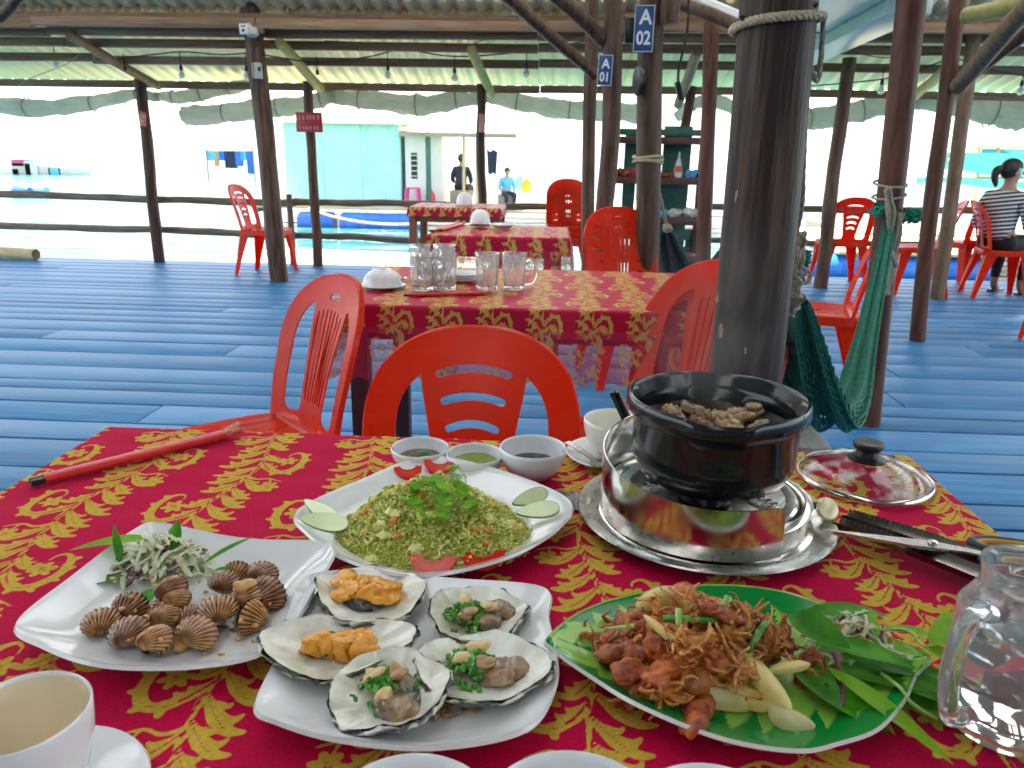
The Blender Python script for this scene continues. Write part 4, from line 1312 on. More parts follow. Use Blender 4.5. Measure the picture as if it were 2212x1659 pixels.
# soup bowl on its saucer with a spoon
sc_ = gp(1322, 975, TZ + .012)
def saucer(label, c, r, mat='white', z0=TZ, name='saucer', group=None, h=.012):
    prof = [(0, .004), (r * .5, .004), (r * .62, .0055), (r * .95, h), (r, h + .0012), (r + .0015, h - .001), (r * .9, h - .005), (r * .60, .001), (r * .56, 0), (r * .5, 0), (r * .49, .002), (0, .002)]
    b = MB(); b.lathe(prof, 56)
    return tag(obj(name, b, M[mat], loc=(c.x, c.y, z0), angle=50), label, 'saucer', group)
saucer('white saucer with spoon under the cream soup bowl beside the stove', sc_, .063)
bowl('soup_bowl', 'cream soup bowl standing on its saucer behind the stove', 1330, 905, TZ + .056, .042, 'cream', z0=TZ + .006, foot=.5)
def spoon_mb(L=.13):
    b = MB()
    def F(u, v):
        x = u * L
        if u < .34:
            hw = .017 * math.sin(math.pi * min(1, (u / .34) * .86 + .07)) ** .7; dz = -.006 * math.sin(math.pi * u / .34)
        else:
            hw = .0045 + .0015 * (u - .34); dz = .006 * math.sin((u - .34) * 2.4)
        w2 = (v - .5) * 2
        return (x, hw * w2, dz * (1 - w2 * w2 * (1 if u < .34 else 0)) + .001)
    b.grid(F, 44, 8)
    n = len(b.v); vv = list(b.v); ff = list(b.f)
    b.add([(x, yy, z - .0012) for x, yy, z in vv], [tuple(reversed(f)) for f in ff])
    return b
p = gp(1225, 962, TZ + .02)
q = gp(1316, 1006, TZ + .018)
d = q - p
tag(obj('spoon', spoon_mb(.085), M['steel'], loc=(q.x, q.y, TZ + .0165), rot=(0, -.02, math.atan2(p.y - q.y, p.x - q.x))), 'steel spoon lying across the saucer beside the soup bowl', 'spoon')
# pair of dark chopsticks leaning out of the bowl
a = gp(1322, 846, TZ + .125); bq = gp(1366, 945, TZ + .058)
for k in range(2):
    b = MB(); off = Vector((.0065 * k, .002 * k, 0))
    dd = (a - bq)
    b.tube([tuple(-dd * .25), tuple(dd)], [.0032, .0044], 4)
    tag(obj('chopstick', b, M['black'], loc=bq + off, angle=30), ('black chopstick leaning on the soup bowl, outer of the pair', 'black chopstick leaning on the soup bowl, inner of the pair')[k], 'chopstick')
# wrapped chopsticks on the left
M['red_paper'] = pm('red_paper_sleeve', (.55, .008, .012), (.62, .02, .02), scale=30, rough=.32, spec=.3, coat=.12, bump=.25, bscale=60)
M['red_foil'] = pm('crumpled_red_film', (.60, .06, .05), (.75, .25, .20), scale=120, rough=.25, bump=.9, bscale=140)
def wrapped_sticks(label, A, B, w, h):
    t = thing('chopstick_packet', label, 'chopsticks', A)
    d = B - A; L = d.length
    t.rotation_euler = (0, 0, math.atan2(d.y, d.x))
    b = MB()
    def F(u, v):
        an = v * 2 * math.pi
        c, s_ = math.cos(an), math.sin(an)
        k = 1 + .03 * math.sin(u * 60) * math.sin(an * 2)
        return (L * (.055 + .86 * u), w / 2 * math.copysign(abs(c) ** .6, c) * k, h / 2 + h / 2 * math.copysign(abs(s_) ** .7, s_) * k)
    b.grid(lambda u, v: F(v, u), 16, 40, True)
    obj('paper_sleeve', b, M['red_paper'], t)
    b = MB()
    b.grid(lambda u, v: (L * (.91 + .09 * v) , w / 2 * math.cos(u * 6.283) * (1 - .25 * v + .35 * abs(math.sin(u * 19 + v * 7)) * v), h / 2 + h * .7 * math.sin(u * 6.283) * (.8 + .5 * abs(math.sin(u * 12 + 9 * v)) * v) + .006 * v), 24, 8, True)
    b.v = [(x, yy, max(.0006, z)) for x, yy, z in b.v]
    obj('sleeve_end', b, M['red_foil'], t)
    for k in (-1, 1):
        b = MB(); b.box((L * .16, k * w * .21, h / 2), (L * .32, w * .36, h * .62), bev=.001)
        obj('chopstick', b, M['black'], t)
    return t
wrapped_sticks('red paper sleeve of chopsticks on the left of the front table', gp(66, 1046, TZ + .004) - Vector((0, 0, .004 - .0012)), gp(518, 934, TZ + .004) - Vector((0, 0, .004)), .020, .011)

# ------------------------------------------------------------------ tray, stove, pot
SC = Vector((.184, .826, TZ))
t = obj('steel_tray', MB().lathe([(0, .004), (.112, .004), (.118, .006), (.130, .014), (.140, .016), (.1455, .0165), (.147, .015), (.145, .0135), (.132, .011), (.119, .003), (.112, .001), (0, .001)], 72), M['steel'], loc=SC, angle=35)
tag(t, 'round steel tray under the gas stove', 'tray')
ST = thing('gas_stove', 'polished steel table stove with wind guard under the black pot', 'stove', SC + Vector((0, 0, .005)))
b = MB()
b.lathe([(.116, .002), (.1215, .003), (.1215, .006), (.1165, .008), (.1165, .029), (.1180, .031), (.1180, .0335), (.1155, .035), (.110, .0365), (.107, .0345), (.102, .034), (.099, .036), (.088, .035), (.080, .029), (.055, .024), (.03, .023), (0, .023)], 80)
obj('stove_body', b, M['chrome'], ST, angle=28)
# wind guard: a bent sheet round the left and front, higher at the back left
b = MB()
a0, a1 = R(70), R(300)
def guard(u, v, r):
    an = a0 + (a1 - a0) * u
    yy = math.sin(an)
    top = .066 + .015 * (yy + 1)
    e = min(u, 1 - u) * (a1 - a0) * .12
    if e < .02: top = .050 + (top - .050) * (1 - (1 - e / .02) ** 2) ** .5
    return (r * math.cos(an), r * math.sin(an), .009 + (top - .009) * v)
b.grid(lambda u, v: guard(u, v, .1205), 110, 6)
n = len(b.v); vv = list(b.v); ff = list(b.f)
b.grid(lambda u, v: guard(1 - u, v, .1192), 110, 6)
b.grid(lambda u, v: tuple(Vector(guard(u, 1, .1192)).lerp(Vector(guard(u, 1, .1205)), v) + Vector((0, 0, .0004))), 110, 1)
obj('wind_guard', b, M['chrome'], ST, angle=40)
b = MB(); b.lathe([(.022, .023), (.030, .026), (.031, .042), (.026, .046), (.012, .047), (0, .047)], 32)
obj('burner', b, M['black'], ST, angle=35)
for k in range(4):
    an = R(32 + 90 * k)
    b = MB()
    b.box((.066, 0, .0525), (.078, .007, .012), bev=.001)
    b.box((.100, 0, .039), (.010, .012, .036), bev=.001)
    for q in range(7): b.box((.046 + q * .009, 0, .0592), (.004, .0085, .0022))
    o = obj('pot_support', b, M['steel'], ST, angle=30); o.rotation_euler = (0, 0, an)
b = MB()
Mk = Matrix.Translation((.1205, -.004, .022)) @ Matrix.Rotation(R(90), 4, 'Y')
b.lathe([(0, 0), (.004, 0), (.004, .014), (0, .014)], 16, Mk)
obj('knob_stem', b, M['black'], ST)
b = MB()
Mk = Matrix.Translation((.136, -.012, .022)) @ Euler((R(58), 0, R(18))).to_matrix().to_4x4()
b.lathe([(0, -.003), (.012, -.003), (.0135, 0), (.012, .004), (.004, .0055), (0, .0055)], 32, Mk)
obj('control_knob', b, pm('pale_gold_knob', (.72, .60, .36), (.80, .72, .5), scale=30, rough=.3, metal=.4), ST, angle=40)

PZ = SC.z + .0585
POT = thing('clay_pot', 'black glazed clay hot pot steaming on the stove', 'pot', (SC.x + .002, SC.y - .006, PZ))
b = MB()
seg = 96
prof = [(0, .004), (.05, .004), (.066, .012), (.080, .034), (.0845, .060), (.0850, .074), (.0865, .078), (.0875, .082), (.0855, .0835), (.0885, .088), (.0925, .0955), (.0945, .0985), (.0975, .0990), (.0990, .0965), (.0995, .091), (.0990, .083), (.0965, .0795), (.0925, .0775), (.0905, .073), (.0905, .045), (.0890, .026), (.0820, .011), (.0700, .002), (.064, 0), (.058, .0), (0, .001)]
b.lathe(prof, seg)
vs = []
for (x, yy, z) in b.v:
    r = math.hypot(x, yy); an = math.atan2(yy, x)
    # two flat pinched lugs on the rim, front and back
    if r > .084 and z > .074:
        for c0 in (R(-98), R(80)):
            dd = (an - c0 + math.pi) % (2 * math.pi) - math.pi
            g = 1 / (1 + math.exp((abs(dd) - .36) * 28))
            x += math.cos(an) * .0045 * g; yy += math.sin(an) * .0045 * g; z -= .0022 * g * (z > .09)
    vs.append((x, yy, z))
b.v = vs
obj('pot_body', b, M['black_glaze'], POT, angle=60)
M['chip'] = pm('bare_clay_chip', (.45, .25, .14), rough=.8)
for an, rr_ in ((-120, .0985), (-93, .101), (-40, .0985), (152, .0985), (-150, .098)):
    b = MB(); b.blob((0, 0, 0), (.0022, .0016, .0009), 7, 5, .3, seed=an); o = obj('glaze_chip', b, M['chip'], POT)
    o.location = (rr_ * math.cos(R(an)), rr_ * math.sin(R(an)), .0972 - (.005 if an == -93 else 0)); o.rotation_euler = (0, 0, R(an))
M['broth'] = pm('dark_broth', (.030, .014, .006), (.055, .026, .010), scale=50, rough=.07, spec=.6, coat=.3, bump=.15, bscale=60)
b = MB()
b.grid(lambda u, v: (.0842 * v * math.cos(6.2832 * u), .0842 * v * math.sin(6.2832 * u), .0006 * math.sin(u * 25 + v * 14) * math.sin(v * 19) * (1 - v)), 48, 12, True)
b.grid(lambda u, v: (.0842 * math.cos(6.2832 * u), .0842 * math.sin(6.2832 * u), -.01 * v), 48, 1, True)
tag(obj('broth', b, M['broth'], loc=POT.location + Vector((0, 0, .066))), 'dark brown broth in the black clay pot', 'soup')
M['squid_pale'] = pm('boiled_squid', (.24, .13, .05), (.44, .30, .13), scale=70, rough=.25, sss=.1, coat=.4, bump=.3, bscale=90)
M['squid_brown'] = pm('browned_squid', (.11, .042, .016), (.24, .11, .045), scale=70, rough=.25, coat=.4, bump=.3, bscale=90)
rs = random.Random(21)
for k, (x, yy, s) in enumerate([(-.045, .012, 1.0), (-.018, .028, 1.1), (.004, .000, 1.3), (-.020, -.018, 1.2), (.032, .018, 1.0), (.046, -.014, .9), (.012, -.042, 1.2), (-.046, -.030, .9), (.050, .036, .8), (-.006, -.060, 1.0)]):
    b = MB()
    for q in range(3): b.blob((rs.uniform(-.010, .010) * s, rs.uniform(-.006, .006) * s, rs.uniform(0, .004)), (.013 * s, .008 * s, .0055 * s), 12, 8, .16, seed=k * 7 + q)
    if k % 2 == 0:
        for q in range(9):
            an = q * .7; b.blob((.004 + .009 * s * math.cos(an), .009 * s * math.sin(an), .006 + .002 * s), (.0032, .0032, .0036), 7, 5)
        b.blob((.004, 0, .0075), (.007, .007, .005), 9, 6)
    lab = ['browned squid piece at the left rim of the pot', 'pale squid piece at the back of the pot', 'largest flower cut squid piece in the middle of the broth', 'browned squid piece left of the middle in the broth', 'flower cut squid piece right of the back in the broth', 'browned squid piece at the right of the broth', 'flower cut squid piece nearest the front rim of the pot', 'small browned squid piece at the front left in the pot', 'small curled squid piece at the back right of the pot', 'browned squid piece right under the front rim of the pot'][k]
    tag(obj('squid_piece', b, M['squid_pale' if k % 2 == 0 else 'squid_brown'], loc=POT.location + Vector((x, yy, .066)), rot=(rs.uniform(-.2, .2), rs.uniform(-.2, .2), rs.uniform(0, 6))), lab, 'squid', 'squid pieces in the hot pot')

# glass lid
lc = gp(1866, 1024, TZ + .008)
LID = thing('pot_cover', 'glass pot lid with black knob lying right of the stove', 'lid', (lc.x, lc.y, TZ + .001))
rl = .083
b = MB(); b.lathe([(rl, .006), (rl * .9, .013), (rl * .7, .0215), (rl * .4, .028), (.016, .0305), (.0, .031), (0, .0285), (.016, .028), (rl * .4, .0255), (rl * .7, .019), (rl * .9, .0105), (rl * .985, .005)], 64)
obj('glass_dome', b, M['lid_glass'], LID, angle=60)
b = MB(); b.lathe([(rl - .002, .003), (rl - .001, .0075), (rl + .001, .008), (rl + .0028, .006), (rl + .003, .001), (rl + .001, 0), (rl - .002, .001), (rl - .002, .003)], 72)
obj('rim_band', b, M['chrome'], LID, angle=60)
b = MB(); b.lathe([(.0235, .0285), (.024, .031), (.015, .034), (.0135, .041), (.0185, .0455), (.0195, .050), (.018, .053), (.006, .0545), (0, .0545)], 36)
obj('lid_knob', b, M['black'], LID, angle=40)
b = MB(); b.lathe([(0, 0), (.0028, 0), (.003, .0008), (.0015, .0012), (0, .0012)], 12)
o = obj('steam_vent', b, M['black'], LID); o.location = (.048, .028, .0228); o.rotation_euler = (.2, .35, 0)

# dark foil packet between rice plate and stove
M['packet'] = pm('printed_dark_foil', (.02, .022, .03), (.35, .12, .05), scale=90, rough=.25, spec=.6, coat=.6, lo=.52, hi=.75, bump=.5, bscale=60, stretch=(1, 2, 1))
A, B = gp(1196, 1085, TZ + .004), gp(1272, 1090, TZ + .004)
b = MB()
b.grid(lambda u, v: ((u - .5) * .075, (v - .5) * .050, .0045 * math.sin(math.pi * min(1, max(0, u))) ** .5 * math.sin(math.pi * v) ** .5 + .0012 + .0006 * math.sin(u * 30 + v * 21)), 30, 20)
b.grid(lambda u, v: ((.5 - u) * .075, (v - .5) * .050, .0006), 8, 8)
tag(obj('wipe_packet', b, M['packet'], loc=(gp(1236, 1082, TZ).x, gp(1236, 1082, TZ).y, TZ), rot=(0, 0, -.12)), 'dark printed foil packet between the rice plate and the stove', 'packet')

# ------------------------------------------------------------------ tongs and scissors
M['tong'] = pm('dull_dark_steel', (.30, .25, .23), (.24, .20, .18), scale=30, rough=.24, metal=1.0, bump=.04)
TA, TB = gp(1806, 1130, TZ + .012), gp(2215, 1292, TZ + .012)
d = TB - TA; L = .24
TG = thing('kitchen_tongs', 'dark steel kitchen tongs with saw toothed jaws at the right table edge', 'tongs', (TA.x, TA.y, TZ + .001), (0, 0, math.atan2(d.y, d.x)))
for k, (oy, rz) in enumerate(((0, 0), (.018, .06))):
    b = MB()
    def F(u, v, k=k):
        x = u * L
        wd = .0135 if u > .35 else .0135 - .003 * (1 - u / .35)
        a = (v - .5) * 2
        jag = (.0012 * (abs(((x / .0056) % 1) - .5) * 2) if u < .42 and abs(a) > .98 else 0)
        return (x, a * wd, .004 + .012 * abs(a) ** 1.5 + jag + .004 * math.sin(u * 3.1))
    b.grid(lambda u, v: F(u, v), 170, 12)
    n = len(b.v); vv = list(b.v); ff = list(b.f)
    b.add([(x, yy * .96, z - .001) for x, yy, z in vv], [tuple(reversed(f)) for f in ff])
    o = obj('jaw_arm', b, M['tong'], TG, angle=40)
    o.location = (0, oy, .0 + k * .004); o.rotation_euler = (0 if k == 0 else .0, 0, rz)
M['gold_grip'] = pm('amber_rubber_grip', (.42, .24, .035), (.48, .28, .05), scale=20, rough=.4)
M['grip_black'] = pm('black_rubber', (.015, .02, .026), rough=.35)
pv = gp(2010, 1196, TZ + .014)
hd = gp(2200, 1222, TZ + .014)
d = hd - pv
SCI = thing('kitchen_scissors', 'kitchen scissors with black and amber handle loops beside the tongs', 'scissors', (pv.x, pv.y, TZ + .022), (0, 0, math.atan2(d.y, d.x)))
for k in (0, 1):
    sg = 1 if k == 0 else -1
    b = MB()
    vs = [(-.105, sg * .001, 0), (-.02, sg * .010, 0), (.03, sg * .008, 0), (.045, sg * .012, 0), (.045, sg * .002, 0), (-.0, -sg * .007, 0), (-.105, -sg * .0005, 0)]
    b.add([(x, yy, z + .0012 + k * .0026) for x, yy, z in vs] + [(x, yy, z - .0012 + k * .0026) for x, yy, z in vs], [tuple(range(7)), tuple(range(13, 6, -1))] + [(i, i + 7, (i + 1) % 7 + 7, (i + 1) % 7) for i in range(7)])
    o = obj('blade', b, M['steel'], SCI, smooth=False)
    lp = []
    cx, cy = .092, sg * .020
    for i in range(28):
        a = 2 * math.pi * i / 28
        lp.append((cx + .050 * math.cos(a), cy + (.0145 - .004 * math.cos(a)) * math.sin(a), .001))
    b = MB(); b.tube(lp + [lp[0]], .0052, 10, cap=False)
    obj('handle_loop', b, M['grip_black'], SCI)
    lp2 = [(cx + .0445 * math.cos(2 * math.pi * i / 28), cy + (.0108 - .003 * math.cos(2 * math.pi * i / 28)) * math.sin(2 * math.pi * i / 28), .0015) for i in range(28)]
    b = MB(); b.tube(lp2 + [lp2[0]], .0036, 8, cap=False)
    obj('grip_lining', b, M['gold_grip'], SCI)
b = MB(); b.lathe([(.0055, .0035), (.0055, .006), (.004, .0072), (0, .0076)], 20); obj('pivot_screw', b, M['chrome'], SCI, angle=40)

# ------------------------------------------------------------------ glass mug with ice at the right
M['water'] = pm('iced_water', (.97, .98, 1.0), rough=.0, trans=1.0, ior=1.33)
def mug(label, x, yy, z0, rot, H=.125, r0=.036, r1=.040, rt=.034, neck=None, rib=12, handle=True, group=None, name='glass_mug', bands=True, flip=False):
    t = thing(name, label, 'mug', (x, yy, z0), rot if not flip else (math.pi, 0, rot), group)
    b = MB()
    n = rib * 6
    no = 30
    def rad(v):
        if neck:
            if v < .72: return r0 + (r1 - r0) * math.sin(min(1, v / .5) * math.pi / 2)
            k = (v - .72) / .28
            return r1 + (neck - r1) * min(1, k * 2.2) ** .7 + (rt - neck) * max(0, (k - .45) / .55) ** 2
        return r0 + (rt - r0) * v
    def outer(u, v):
        an = 2 * math.pi * u
        r = rad(v)
        band = 0
        if bands:
            for bv in (.30, .62): band += math.exp(-((v - bv) / .018) ** 2)
        fl = .0016 * abs(math.cos(an * rib / 2)) if .08 < v < .86 else 0
        r = r - .0016 + fl * (1 - band) + .0008 * band
        return (r * math.cos(an), r * math.sin(an), H * v)
    b.grid(outer, n, no, True)
    def inner(u, v):
        an = 2 * math.pi * (1 - u); vv = .09 + .91 * v
        r = (rad(vv) - .0052) * (1 if v > .04 else .8)
        return (r * math.cos(an), r * math.sin(an), H * vv)
    b.grid(inner, n, no, True)
    k0 = no * n; base2 = (no + 1) * n
    top = [(i + no * n, (i + 1) % n + no * n, base2 + no * n + (n - (i + 1)) % n, base2 + no * n + (n - i) % n) for i in range(n)]
    b.f += top
    b.f.append(tuple(range(n - 1, -1, -1)))
    b.f.append(tuple(base2 + i for i in range(n - 1, -1, -1)))
    me = b.data('glass_body', True, None, 50)
    bm = bmesh.new(); bm.from_mesh(me); bmesh.ops.recalc_face_normals(bm, faces=bm.faces); bm.to_mesh(me); bm.free()
    obj('glass_body', me, M['mug_glass'], t)
    if handle:
        b = MB()
        hr = r1
        pth = spline([(-hr + .001, 0, H * .80), (-hr - .012, 0, H * .84), (-hr - .026, 0, H * .72), (-hr - .029, 0, H * .45), (-hr - .018, 0, H * .20), (-hr + .002, 0, H * .16)], 8)
        b.tube(pth, .0068, 12)
        obj('handle', b, M['mug_glass'], t)
    return t, rad
MG = gp(2212, 1600, TZ)
mg = Vector((MG.x - .008, MG.y + .018, TZ))
t, rad = mug('tall glass mug of iced water with thick handle at the right edge', mg.x, mg.y, TZ + .001, R(28), H=.132, r0=.039, r1=.0445, rt=.0365, neck=.034, rib=10)
b = MB(); b.lathe([(0, .0130)] + [(rad(v) - .0056, .132 * v) for v in (.11, .3, .5, .62)] + [(0, .132 * .62)], 40)
tag(obj('ice_water', b, M['water'], loc=(mg.x, mg.y, TZ + .001), angle=40), 'clear water filling half of the tall glass mug', 'water')
M['ice'] = pm('cloudy_ice', (.95, .97, .98), rough=.12, trans=.85, ior=1.31, bump=.3, bscale=60)
for k, (x, yy, z, s) in enumerate(((-.012, -.012, .045, .019), (.012, -.006, .052, .021), (-.004, .014, .058, .018), (-.010, -.004, .080, .020), (.010, .006, .084, .017))):
    b = MB(); b.box((0, 0, 0), (s, s * .9, s * 1.05), bev=.004)
    tag(obj('ice_cube', b, M['ice'], loc=(mg.x + x, mg.y + yy, TZ + z), rot=(k * .7, k * .4, k)), ('ice cube low at the left in the tall mug', 'ice cube low at the right in the tall mug', 'ice cube at the back of the tall mug', 'ice cube at the top left in the tall mug', 'ice cube at the top right in the tall mug')[k], 'ice cube', 'ice cubes in the tall mug')

# ------------------------------------------------------------------ cup and bowls at the near edge
zc = TZ + .066
cp = gp(48, 1552, zc)
b = MB()
b.lathe([(0, .010), (.022, .010), (.031, .022), (.0365, .045), (.0378, .0655), (.0388, .0668), (.0398, .0655), (.0385, .045), (.033, .020), (.0235, .006), (.0215, 0), (.019, 0), (.018, .004), (0, .004)], 56)
saucer('white saucer under the large cup in the near left corner', Vector((cp.x + .004, cp.y - .008, 0)), .066, h=.010)
tag(obj('tea_cup', b, M['white'], loc=(cp.x, cp.y, TZ + .005), angle=50), 'large white cup on a saucer in the near left corner', 'cup')
cup_ = [o_ for o_ in bpy.data.objects if o_.name.startswith('tea_cup')][0]
b = MB(); b.lathe([(0, .0106), (.022, .0106), (.0305, .0224), (.0359, .045), (.0372, .064)], 56)
obj('inner_shading', b, pm('warm_cream_shading', (.80, .66, .46), (.82, .72, .55), scale=30, rough=.2, coat=.3), cup_)  # warm shading inside the cup put into the colour of this lining
for px, py, rr_, lab in ((915, 1634, .050, 'white bowl at the near table edge, left of the two cut off rims'), (1237, 1628, .053, 'white bowl at the near table edge, right of the two cut off rims'), (1520, 1655, .05, 'white bowl barely showing at the near edge below the leaf plate')):
    q = gp(px, py, TZ + .05)
    bowl('rice_bowl', lab, 0, 0, TZ + .05, rr_, at=Vector((q.x, q.y - rr_, 0)))
# ================================================================== FOOD
M['rice'] = attr_mat('green_fried_rice', 'print', (.36, .39, .035), (.84, .80, .42), 0, 1, rough=.36, spec=.45, sss=.12, coat=.2, mid=(.5, (.60, .60, .11)))
M['tomato'] = attr_mat('tomato_flesh', 'print', (.68, .020, .006), (.66, .07, .028), 0, 1, rough=.2, spec=.35, n_amt=.5, n_scale=120, sss=.2, coat=.12)
M['cucumber'] = attr_mat('cucumber_flesh', 'print', (.74, .82, .48), (.12, .36, .03), .82, .97, rough=.16, spec=.5, sss=.2, coat=.4, n_amt=.1, n_scale=150)
M['carrot'] = pm('carrot', (.62, .17, .020), (.70, .23, .04), scale=100, rough=.3, sss=.1)
M['corn'] = pm('corn', (.60, .40, .045), (.68, .50, .10), scale=100, rough=.25, sss=.15, coat=.3)
M['cilantro'] = pm('coriander_leaf', (.14, .42, .012), (.28, .58, .04), spec=.25, scale=50, rough=.4, transl=.35)
M['herb'] = pm('herb_leaf', (.030, .20, .006), (.10, .36, .02), scale=40, rough=.42, spec=.25, transl=.35, rnd=.25)
M['herb_pale'] = pm('light_herb_leaf', (.18, .46, .015), (.30, .58, .03), spec=.25, scale=40, rough=.4, transl=.45)  # paler green for the sprig and a few leaves
M['cabbage'] = pm('white_cabbage', (.78, .78, .54), (.84, .84, .70), scale=60, rough=.4, spec=.3, transl=.45)
M['cabbage_p'] = pm('purple_cabbage', (.22, .03, .14), (.36, .09, .24), scale=60, rough=.35, transl=.15)
M['cockle'] = attr_mat('glazed_cockle', 'print', (.050, .016, .004), (.46, .20, .055), .15, .85, rough=.14, spec=.5, n_amt=.9, n_scale=110, coat=.5, c_noise=(.55, .33, .14), mid=(.5, (.25, .088, .020)))
M['cockle_pale'] = attr_mat('glazed_pale_cockle', 'print', (.12, .046, .012), (.58, .35, .12), .15, .85, rough=.14, spec=.5, n_amt=.9, n_scale=110, coat=.5, c_noise=(.70, .42, .18), mid=(.5, (.38, .18, .052)))
M['glaze_bits'] = pm('fried_garlic', (.50, .24, .05), (.62, .36, .10), scale=120, rough=.3, coat=.4)
M['shell'] = attr_mat('oyster_shell', 'print', (.84, .83, .76), (.085, .08, .07), .88, 1.08, rough=.18, spec=.5, n_amt=.14, n_scale=110, bump=.22, bscale=160, c_noise=(.66, .62, .50), coat=.25, mid=(.55, (.34, .33, .27)), rough_hi=.7)
M['yolk'] = pm('orange_oyster_sauce', (.72, .27, .010), (.80, .36, .025), scale=70, rough=.16, sss=.15, coat=.25, bump=.3, bscale=110)
M['oyster_meat'] = pm('grilled_oyster_meat', (.15, .08, .04), (.36, .22, .11), scale=60, rough=.22, coat=.5, sss=.1, bump=.25, bscale=90)
M['oyster_dark'] = pm('dark_oyster_fringe', (.03, .025, .03), (.10, .08, .08), scale=80, rough=.2, coat=.5, bump=.3)
M['scallion'] = pm('chopped_scallion', (.02, .20, .02), (.16, .45, .06), scale=90, rough=.25, coat=.4, transl=.15)
M['peanut'] = pm('roasted_peanut', (.62, .42, .17), (.74, .56, .28), scale=90, rough=.35, coat=.2, sss=.08)
M['peanut_b'] = pm('brown_fried_peanut', (.34, .17, .07), (.46, .26, .11), scale=90, rough=.3, coat=.3)
M['squid'] = pm('chilli_fried_squid', (.20, .036, .010), (.60, .23, .045), scale=60, rough=.22, spec=.4, coat=.15, bump=.35, bscale=110, lo=.32, hi=.68, rnd=.3)
M['squid_red'] = pm('red_glazed_squid', (.22, .020, .007), (.56, .14, .03), scale=90, rough=.17, spec=.4, coat=.2, bump=.8, bscale=130, rnd=.2)
M['tentacle'] = pm('fried_tentacle', (.36, .10, .018), (.66, .33, .07), scale=90, rough=.28, spec=.35, coat=.1, bump=.3, bscale=160, rnd=.25)
M['onion'] = pm('fried_onion', (.84, .66, .20), (.88, .80, .46), scale=30, rough=.25, coat=.15, transl=.35, rnd=.12)
M['stem'] = pm('scallion_stem', (.20, .36, .04), (.42, .52, .14), scale=40, rough=.25, coat=.4)
FLOORZ = TZ + .0065

# ------------------------------------------------------------------ fried rice
rp = random.Random(31)
FR = thing('fried_rice', 'mound of green fried rice with carrot and corn on the rounded square plate', 'fried rice', (RC.x, RC.y, TZ))
m0 = gp(935, 1120, TZ + .03); cxr, cyr = m0.x - RC.x, m0.y - RC.y + .004
AX, AY, HH = .106, .080, .064
def mound(x, yy):
    q = ((x - cxr) / AX) ** 2 + ((yy - cyr) / AY) ** 2
    if q >= 1: return 0
    return HH * (1 - q ** .78) ** .92 * (1 + .09 * math.sin(x * 95) * math.sin(yy * 110 + 1) + .05 * math.sin(x * 230 + yy * 170))
b = MB()
b.grid(lambda u, v: (cxr + AX * .97 * v * math.cos(6.2832 * u), cyr + AY * .97 * v * math.sin(6.2832 * u), .005 + mound(cxr + AX * .97 * v * math.cos(6.2832 * u), cyr + AY * .97 * v * math.sin(6.2832 * u)) * .86), 60, 22, True, None, lambda u, v: .35)
gv = []
for j, (zz, rr_) in enumerate(((-1, .0), (-.6, .72), (.1, 1.0), (.65, .68), (1, 0))):
    pass
def grain(b, p, d, L, w, a):
    d = Vector(d).normalized(); s = d.orthogonal().normalized(); t_ = d.cross(s)
    vs = [p - d * L]
    for q, k in ((-.45, .85), (.5, .8)):
        for i in range(5):
            an = 1.2566 * i
            vs.append(p + d * (L * q) + s * (w * k * math.cos(an)) + t_ * (w * k * math.sin(an)))
    vs.append(p + d * L)
    fs = [(0, 1 + (i + 1) % 5, 1 + i) for i in range(5)] + [(1 + i, 1 + (i + 1) % 5, 6 + (i + 1) % 5, 6 + i) for i in range(5)] + [(6 + i, 6 + (i + 1) % 5, 11) for i in range(5)]
    b.add(vs, fs, None, a)
for k in range(7200):
    an = rp.uniform(0, 6.2832); q = math.sqrt(rp.uniform(0, 1.04)) * (1.0 if rp.random() < .95 else 1.06)
    x = cxr + AX * q * math.cos(an); yy = cyr + AY * q * math.sin(an)
    z = .0078 + mound(x, yy) * rp.uniform(.93, 1.03) + rp.uniform(-.0012, .0034)
    cl = math.sin(x * 190 + 3) * math.sin(yy * 210) * .25
    grain(b, Vector((x, yy, z)), (rp.uniform(-1, 1), rp.uniform(-1, 1), rp.uniform(-.6, .7)), rp.uniform(.0024, .0034), rp.uniform(.0010, .0014), min(1, max(0, rp.gauss(.45, .27) + cl)))
for k in range(24):
    cx, cy = rp.uniform(-1, 1), rp.uniform(-1, 1)
    x = cxr + AX * .9 * cx; yy = cyr + AY * .9 * cy
    if mound(x, yy) <= .002: continue
    for q in range(3): b.blob((x + rp.uniform(-.004, .004), yy + rp.uniform(-.004, .004), .008 + mound(x, yy) + .0015), (rp.uniform(.004, .007), rp.uniform(.004, .006), rp.uniform(.003, .005)), 8, 6, .25, None, k * 3 + q, rp.uniform(.5, .85))
o = obj('rice_grains', b, M['rice'], FR, attr='print'); o['kind'] = 'stuff'
cd = [MB().box((0, 0, 0), (.0078, .0068, .0062), bev=.001).data('carrot_cube', True, None, 40), MB().blob((0, 0, 0), (.0052, .0040, .0036), 9, 7, .12, seed=4).data('corn_kernel')]
cd[0].materials.append(M['carrot']); cd[1].materials.append(M['corn'])
for k in range(24):
    for _ in range(20):
        an = rp.uniform(3.0, 6.6); q = math.sqrt(rp.uniform(.02, .96))
        x = cxr + AX * q * math.cos(an); yy = cyr + AY * q * math.sin(an)
        if mound(x, yy) > .004: break
    o = obj('carrot_cube' if k % 2 else 'corn_kernel', cd[0 if k % 2 else 1], None, FR)
    s = rp.uniform(.75, 1.2)
    o.location = (x, yy, .0095 + mound(x, yy)); o.rotation_euler = (rp.uniform(0, 3), rp.uniform(0, 3), rp.uniform(0, 3)); o.scale = (s, s * rp.uniform(.8, 1), s)
